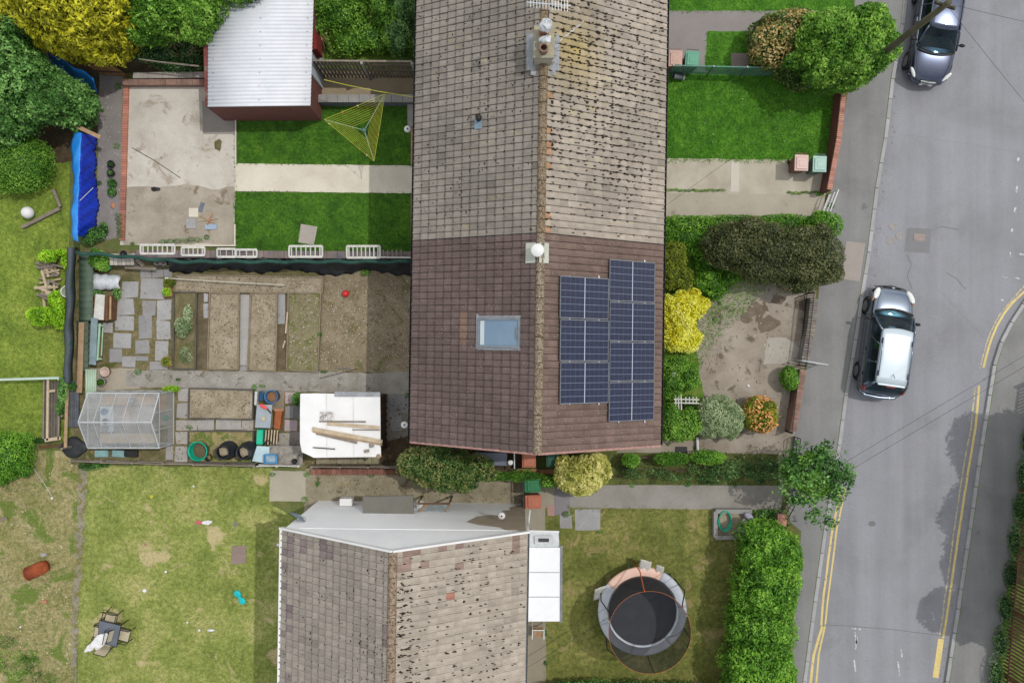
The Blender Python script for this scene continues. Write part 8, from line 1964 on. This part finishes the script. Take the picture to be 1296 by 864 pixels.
sal = car(1189, 32, .8, R(-8.5 + 180), 4.6, 1.80, 1.45, .92, darkp, darkp, 'slate blue saloon car parked facing down the street beneath the utility pole',
    [(-2.30, .60, .62, .34, .08), (-2.24, .76, .84, .26, .12), (-2.05, .84, .94, .22, .14), (-1.5, .88, .95, .20, .16), (-.6, .90, .93, .20, .2), (.5, .90, .92, .20, .2), (1.05, .895, .92, .20, .15), (1.5, .87, .87, .20, .14), (1.9, .80, .78, .22, .13), (2.18, .66, .68, .26, .12), (2.30, .48, .56, .32, .08)],
    (1.02, .30, -1.15, -1.75, .82, .62, .925, 1.40), 'saloon', dict(trim=bright, inside=insd, mirror=MT['dark_metal'], handle=bright, bonnet_front=2.08, bonnet_z=.73))
for sx in (-1, 1):
    make('headlight', B().ell((sx * .70, 2.0, .70), (.075, .24, .055), 16, 10, M=Matrix.Rotation(R(sx * 40), 4, 'Z') @ Matrix.Rotation(R(-22), 4, 'X')), lampm, sal, smooth=True, **K)
    make('tail_light', B().ell((sx * .72, -2.12, .80), (.14, .1, .1), 14, 9), redm, sal, smooth=True, **K)
    make('fog_light', B().box((sx * .55, 2.2, .40), (.22, .04, .08)), MT['gutter'], sal, **K)
gr = make('grille', B().box((0, 2.265, .585), (.62, .07, .16)), MT['gutter'], sal, bevel=.02, **K)
for z in (.53, .57, .61, .65): make('grille_bar', B().bar((-.28, 2.303, z), (.28, 2.303, z), .01, .012), bright, gr, **K)
make('grille_surround', B().tube([(-.32, 2.28, .67), (0, 2.315, .68), (.32, 2.28, .67)], .014, 6), bright, gr, **K)
make('number_plate', B().box((0, 2.34, .44), (.52, .02, .11), M=Matrix.Rotation(R(12), 4, 'X')), MT['white_paint'], sal, **K)
make('bumper', B().tube([(-.80, 1.98, .46), (-.55, 2.22, .43), (0, 2.31, .42), (.55, 2.22, .43), (.80, 1.98, .46)], .07, 10), darkp, sal, smooth=True, **K)
make('roof_aerial', B().tube([(0, -.95, 1.44), (0, -1.1, 1.56)], .02, 6), darkp, sal, **K)
# ================================================================ loose bits that roughen every surface
soilc = (C(98, 84, 64), C(148, 134, 110), C(196, 186, 164)); pale = (C(120, 116, 104), C(168, 162, 150), C(226, 222, 212)); leafc = (C(70, 72, 30), C(128, 104, 60), C(178, 160, 100))
for pl_, lb in (([(404, 340), (522, 346), (522, 470), (404, 470)], 'clods and small stones on the bare soil beside the house'), (rect(224, 350, 408, 370), 'clods on the long narrow bed'), (rect(268, 373, 302, 466), 'clods on the second raised bed'), (rect(321, 373, 350, 467), 'clods on the third raised bed'), (rect(367, 373, 404, 468), 'clods on the eastern raised bed'), (rect(243, 493, 320, 528), 'clods on the bed south of the path'), (rect(242, 547, 320, 570), 'straw and clods behind the compost bins')):
    debris(pl_, 420, .008, .045, soilc, lb, z=.11 if 'bare' not in lb else .02, name='soil_clods', thr=-.35)
debris([(165, 468), (522, 472), (522, 498), (165, 489)], 260, .006, .03, pale, 'grit on the grey allotment path', name='grit')
debris([(888, 360), (1030, 365), (1004, 545), (985, 600), (890, 600)], 130, .008, .04, (C(86, 74, 58), C(128, 116, 98), C(212, 206, 192)), 'grit and leaf litter on the old drive', name='grit', thr=.05)
debris([(388, 595), (660, 598), (660, 634), (388, 634)], 150, .008, .04, leafc, 'leaf litter in the alley between the houses', name='leaf_litter', thr=0)
debris([(120, 330), (224, 345), (222, 468), (112, 468)], 260, .008, .035, leafc, 'leaf litter and moss crumbs on the paving flags', name='leaf_litter', thr=-.1)
debris([(104, 492), (400, 492), (400, 588), (104, 588)], 130, .01, .045, leafc, 'litter of leaves and soil round the greenhouse and bins', name='leaf_litter', thr=-.1)
debris([(404, 500), (520, 500), (640, 560), (655, 592), (404, 592)], 200, .01, .05, (C(40, 34, 26), C(84, 70, 50), C(150, 136, 104)), 'leaf litter and soil in the shady corner by the shed', name='leaf_litter', thr=-.3)
debris([(158, 106), (298, 110), (298, 308), (156, 308)], 22, .006, .035, (C(90, 80, 60), C(140, 128, 108), C(230, 226, 214)), 'specks of dirt on the pale patio', name='grit', thr=.2)
debris([(126, 96), (155, 98), (152, 300), (123, 305)], 90, .008, .035, pale, 'paint flecks and grit on the path beside the tarpaulin', name='grit', thr=.0)
for e0, e1, lb in (([(x + 5, y) for x, y in KL], [(x + 14, y) for x, y in KL], 'grit and leaves lying in the gutter of the near kerb'), ([(x - 13, y) for x, y in KR[4:]], [(x - 5, y) for x, y in KR[4:]], 'grit and leaves lying in the gutter of the far kerb')):
    debris(e0[3:] + e1[3:][::-1], 150, .006, .03, (C(84, 80, 62), C(128, 122, 106), C(176, 170, 156)), lb, z=-.094, name='gutter_grit', thr=-.1)
debris([(1135, 0), (1296, 0), (1296, 360), (1240, 480), (1190, 864), (1030, 864), (1080, 500)], 5, .006, .03, (C(90, 90, 90), C(128, 128, 128), C(200, 200, 198)), 'scattered grit on the road', z=-.095, name='grit', thr=.3)
debris([(110, 592), (340, 595), (356, 660), (352, 864), (100, 864)], 5, .008, .02, (C(200, 200, 190), C(224, 224, 216), C(240, 240, 236)), 'daisies and bits scattered in the back lawn', z=.05, name='daisies', cat='flowers', thr=.0)
debris([(843, 95), (1050, 97), (1045, 200), (843, 200)], 7, .01, .025, (C(220, 220, 200), C(236, 236, 220), C(244, 240, 180)), 'daisies scattered in the front lawn', z=.07, name='daisies', cat='flowers', thr=.1)
debris([(-10, 575), (95, 582), (90, 864), (-10, 864)], 60, .01, .06, (C(110, 106, 60), C(164, 156, 116), C(206, 198, 166)), 'dead straw on the rough ground', z=.03, name='straw', thr=.0)
# ragged grass creeping over the hard edges
def edge(pts, label, wpx=3.5, dens=260, h=.09, m='grass_lush'):
    q = [Vector(p) for p in pts]; a = []; c = []
    for i, p in enumerate(q):
        t_ = (q[min(i + 1, len(q) - 1)] - q[max(i - 1, 0)]).normalized(); n_ = Vector((-t_.y, t_.x)); a.append(tuple(p + n_ * wpx / 2)); c.append(tuple(p - n_ * wpx / 2))
    grass(a + c[::-1], dens, h, .025, LF[m], label, z=.02, bald=.45, bias=.5, grow=.02)
edge([(300, 207), (522, 209.5)], 'ragged grass along the north side of the cream path', m='grass_deep'); edge([(298, 243), (522, 245.5)], 'ragged grass along the south side of the cream path', m='grass_deep')
edge([(842, 202.5), (1000, 203)], 'ragged grass along the front drive', wpx=6, dens=380, h=.13); edge([(843, 14), (1075, 15)], 'ragged grass along the tarmac path', wpx=5); edge([(895, 42), (893, 88)], 'ragged grass beside the bins', wpx=5)
edge([(716, 643), (905, 645)], 'dry grass along the front path', m='grass_tired', wpx=5); edge([(691, 690), (691, 864)], 'dry grass along the side path', m='grass_tired', wpx=4)
edge([(384, 636), (342, 636), (341, 598)], 'grass round the pale slabs', m='grass_dry', wpx=5); edge([(110, 590), (105, 690), (98, 790), (96, 864)], 'grass on the east side of the worn strip', m='grass_dry', wpx=7, dens=320); edge([(98, 590), (95, 690), (90, 790), (88, 864)], 'grass on the west side of the worn strip', m='grass_rough', wpx=7, dens=320)
edge([(298, 112), (298, 308)], 'ragged grass against the patio', m='grass_deep', wpx=3)

# a few seedlings and self-sown weeds in the cracks
wp = [(130, 140), (148, 185), (126, 232), (150, 110), (300, 300), (300, 262), (168, 308), (262, 300), (388, 600), (402, 612), (345, 600), (386, 632), (470, 600), (726, 612), (800, 614), (870, 612), (930, 613), (716, 650), (760, 672), (662, 676), (706, 676), (690, 800), (690, 838), (1034, 275), (1012, 470), (1008, 560), (1022, 560), (846, 562), (880, 566), (905, 404), (910, 384), (226, 480), (240, 540), (322, 490), (332, 488), (470, 497), (515, 500), (175, 470), (410, 470), (1052, 260), (1000, 680), (1012, 720)]
for i in range(0, len(wp), 6):
    near = ('beside the grey west path', 'by the edge of the patio and alley', 'along the front path', 'around the porch and the drive gates', 'on the old drive and by the greenhouse', 'along the allotment path', 'by the footway and hedge')[i // 6]
    V = []; Cs = []
    for x, y in wp[i:i + 6]:
        q = P(x, y, .03); a_, b_, _ = leaf_cloud([(q.x, q.y, .05, random.uniform(.07, .16), random.uniform(.06, .14), .07)], 1300, .045, core=False); V.append(a_); Cs.append(b_)
    npmesh('seedlings', np.vstack(V), 4, LF['mid'], cols=np.concatenate(Cs), kind='stuff', label='self sown weeds in the cracks ' + near, cat='weeds')
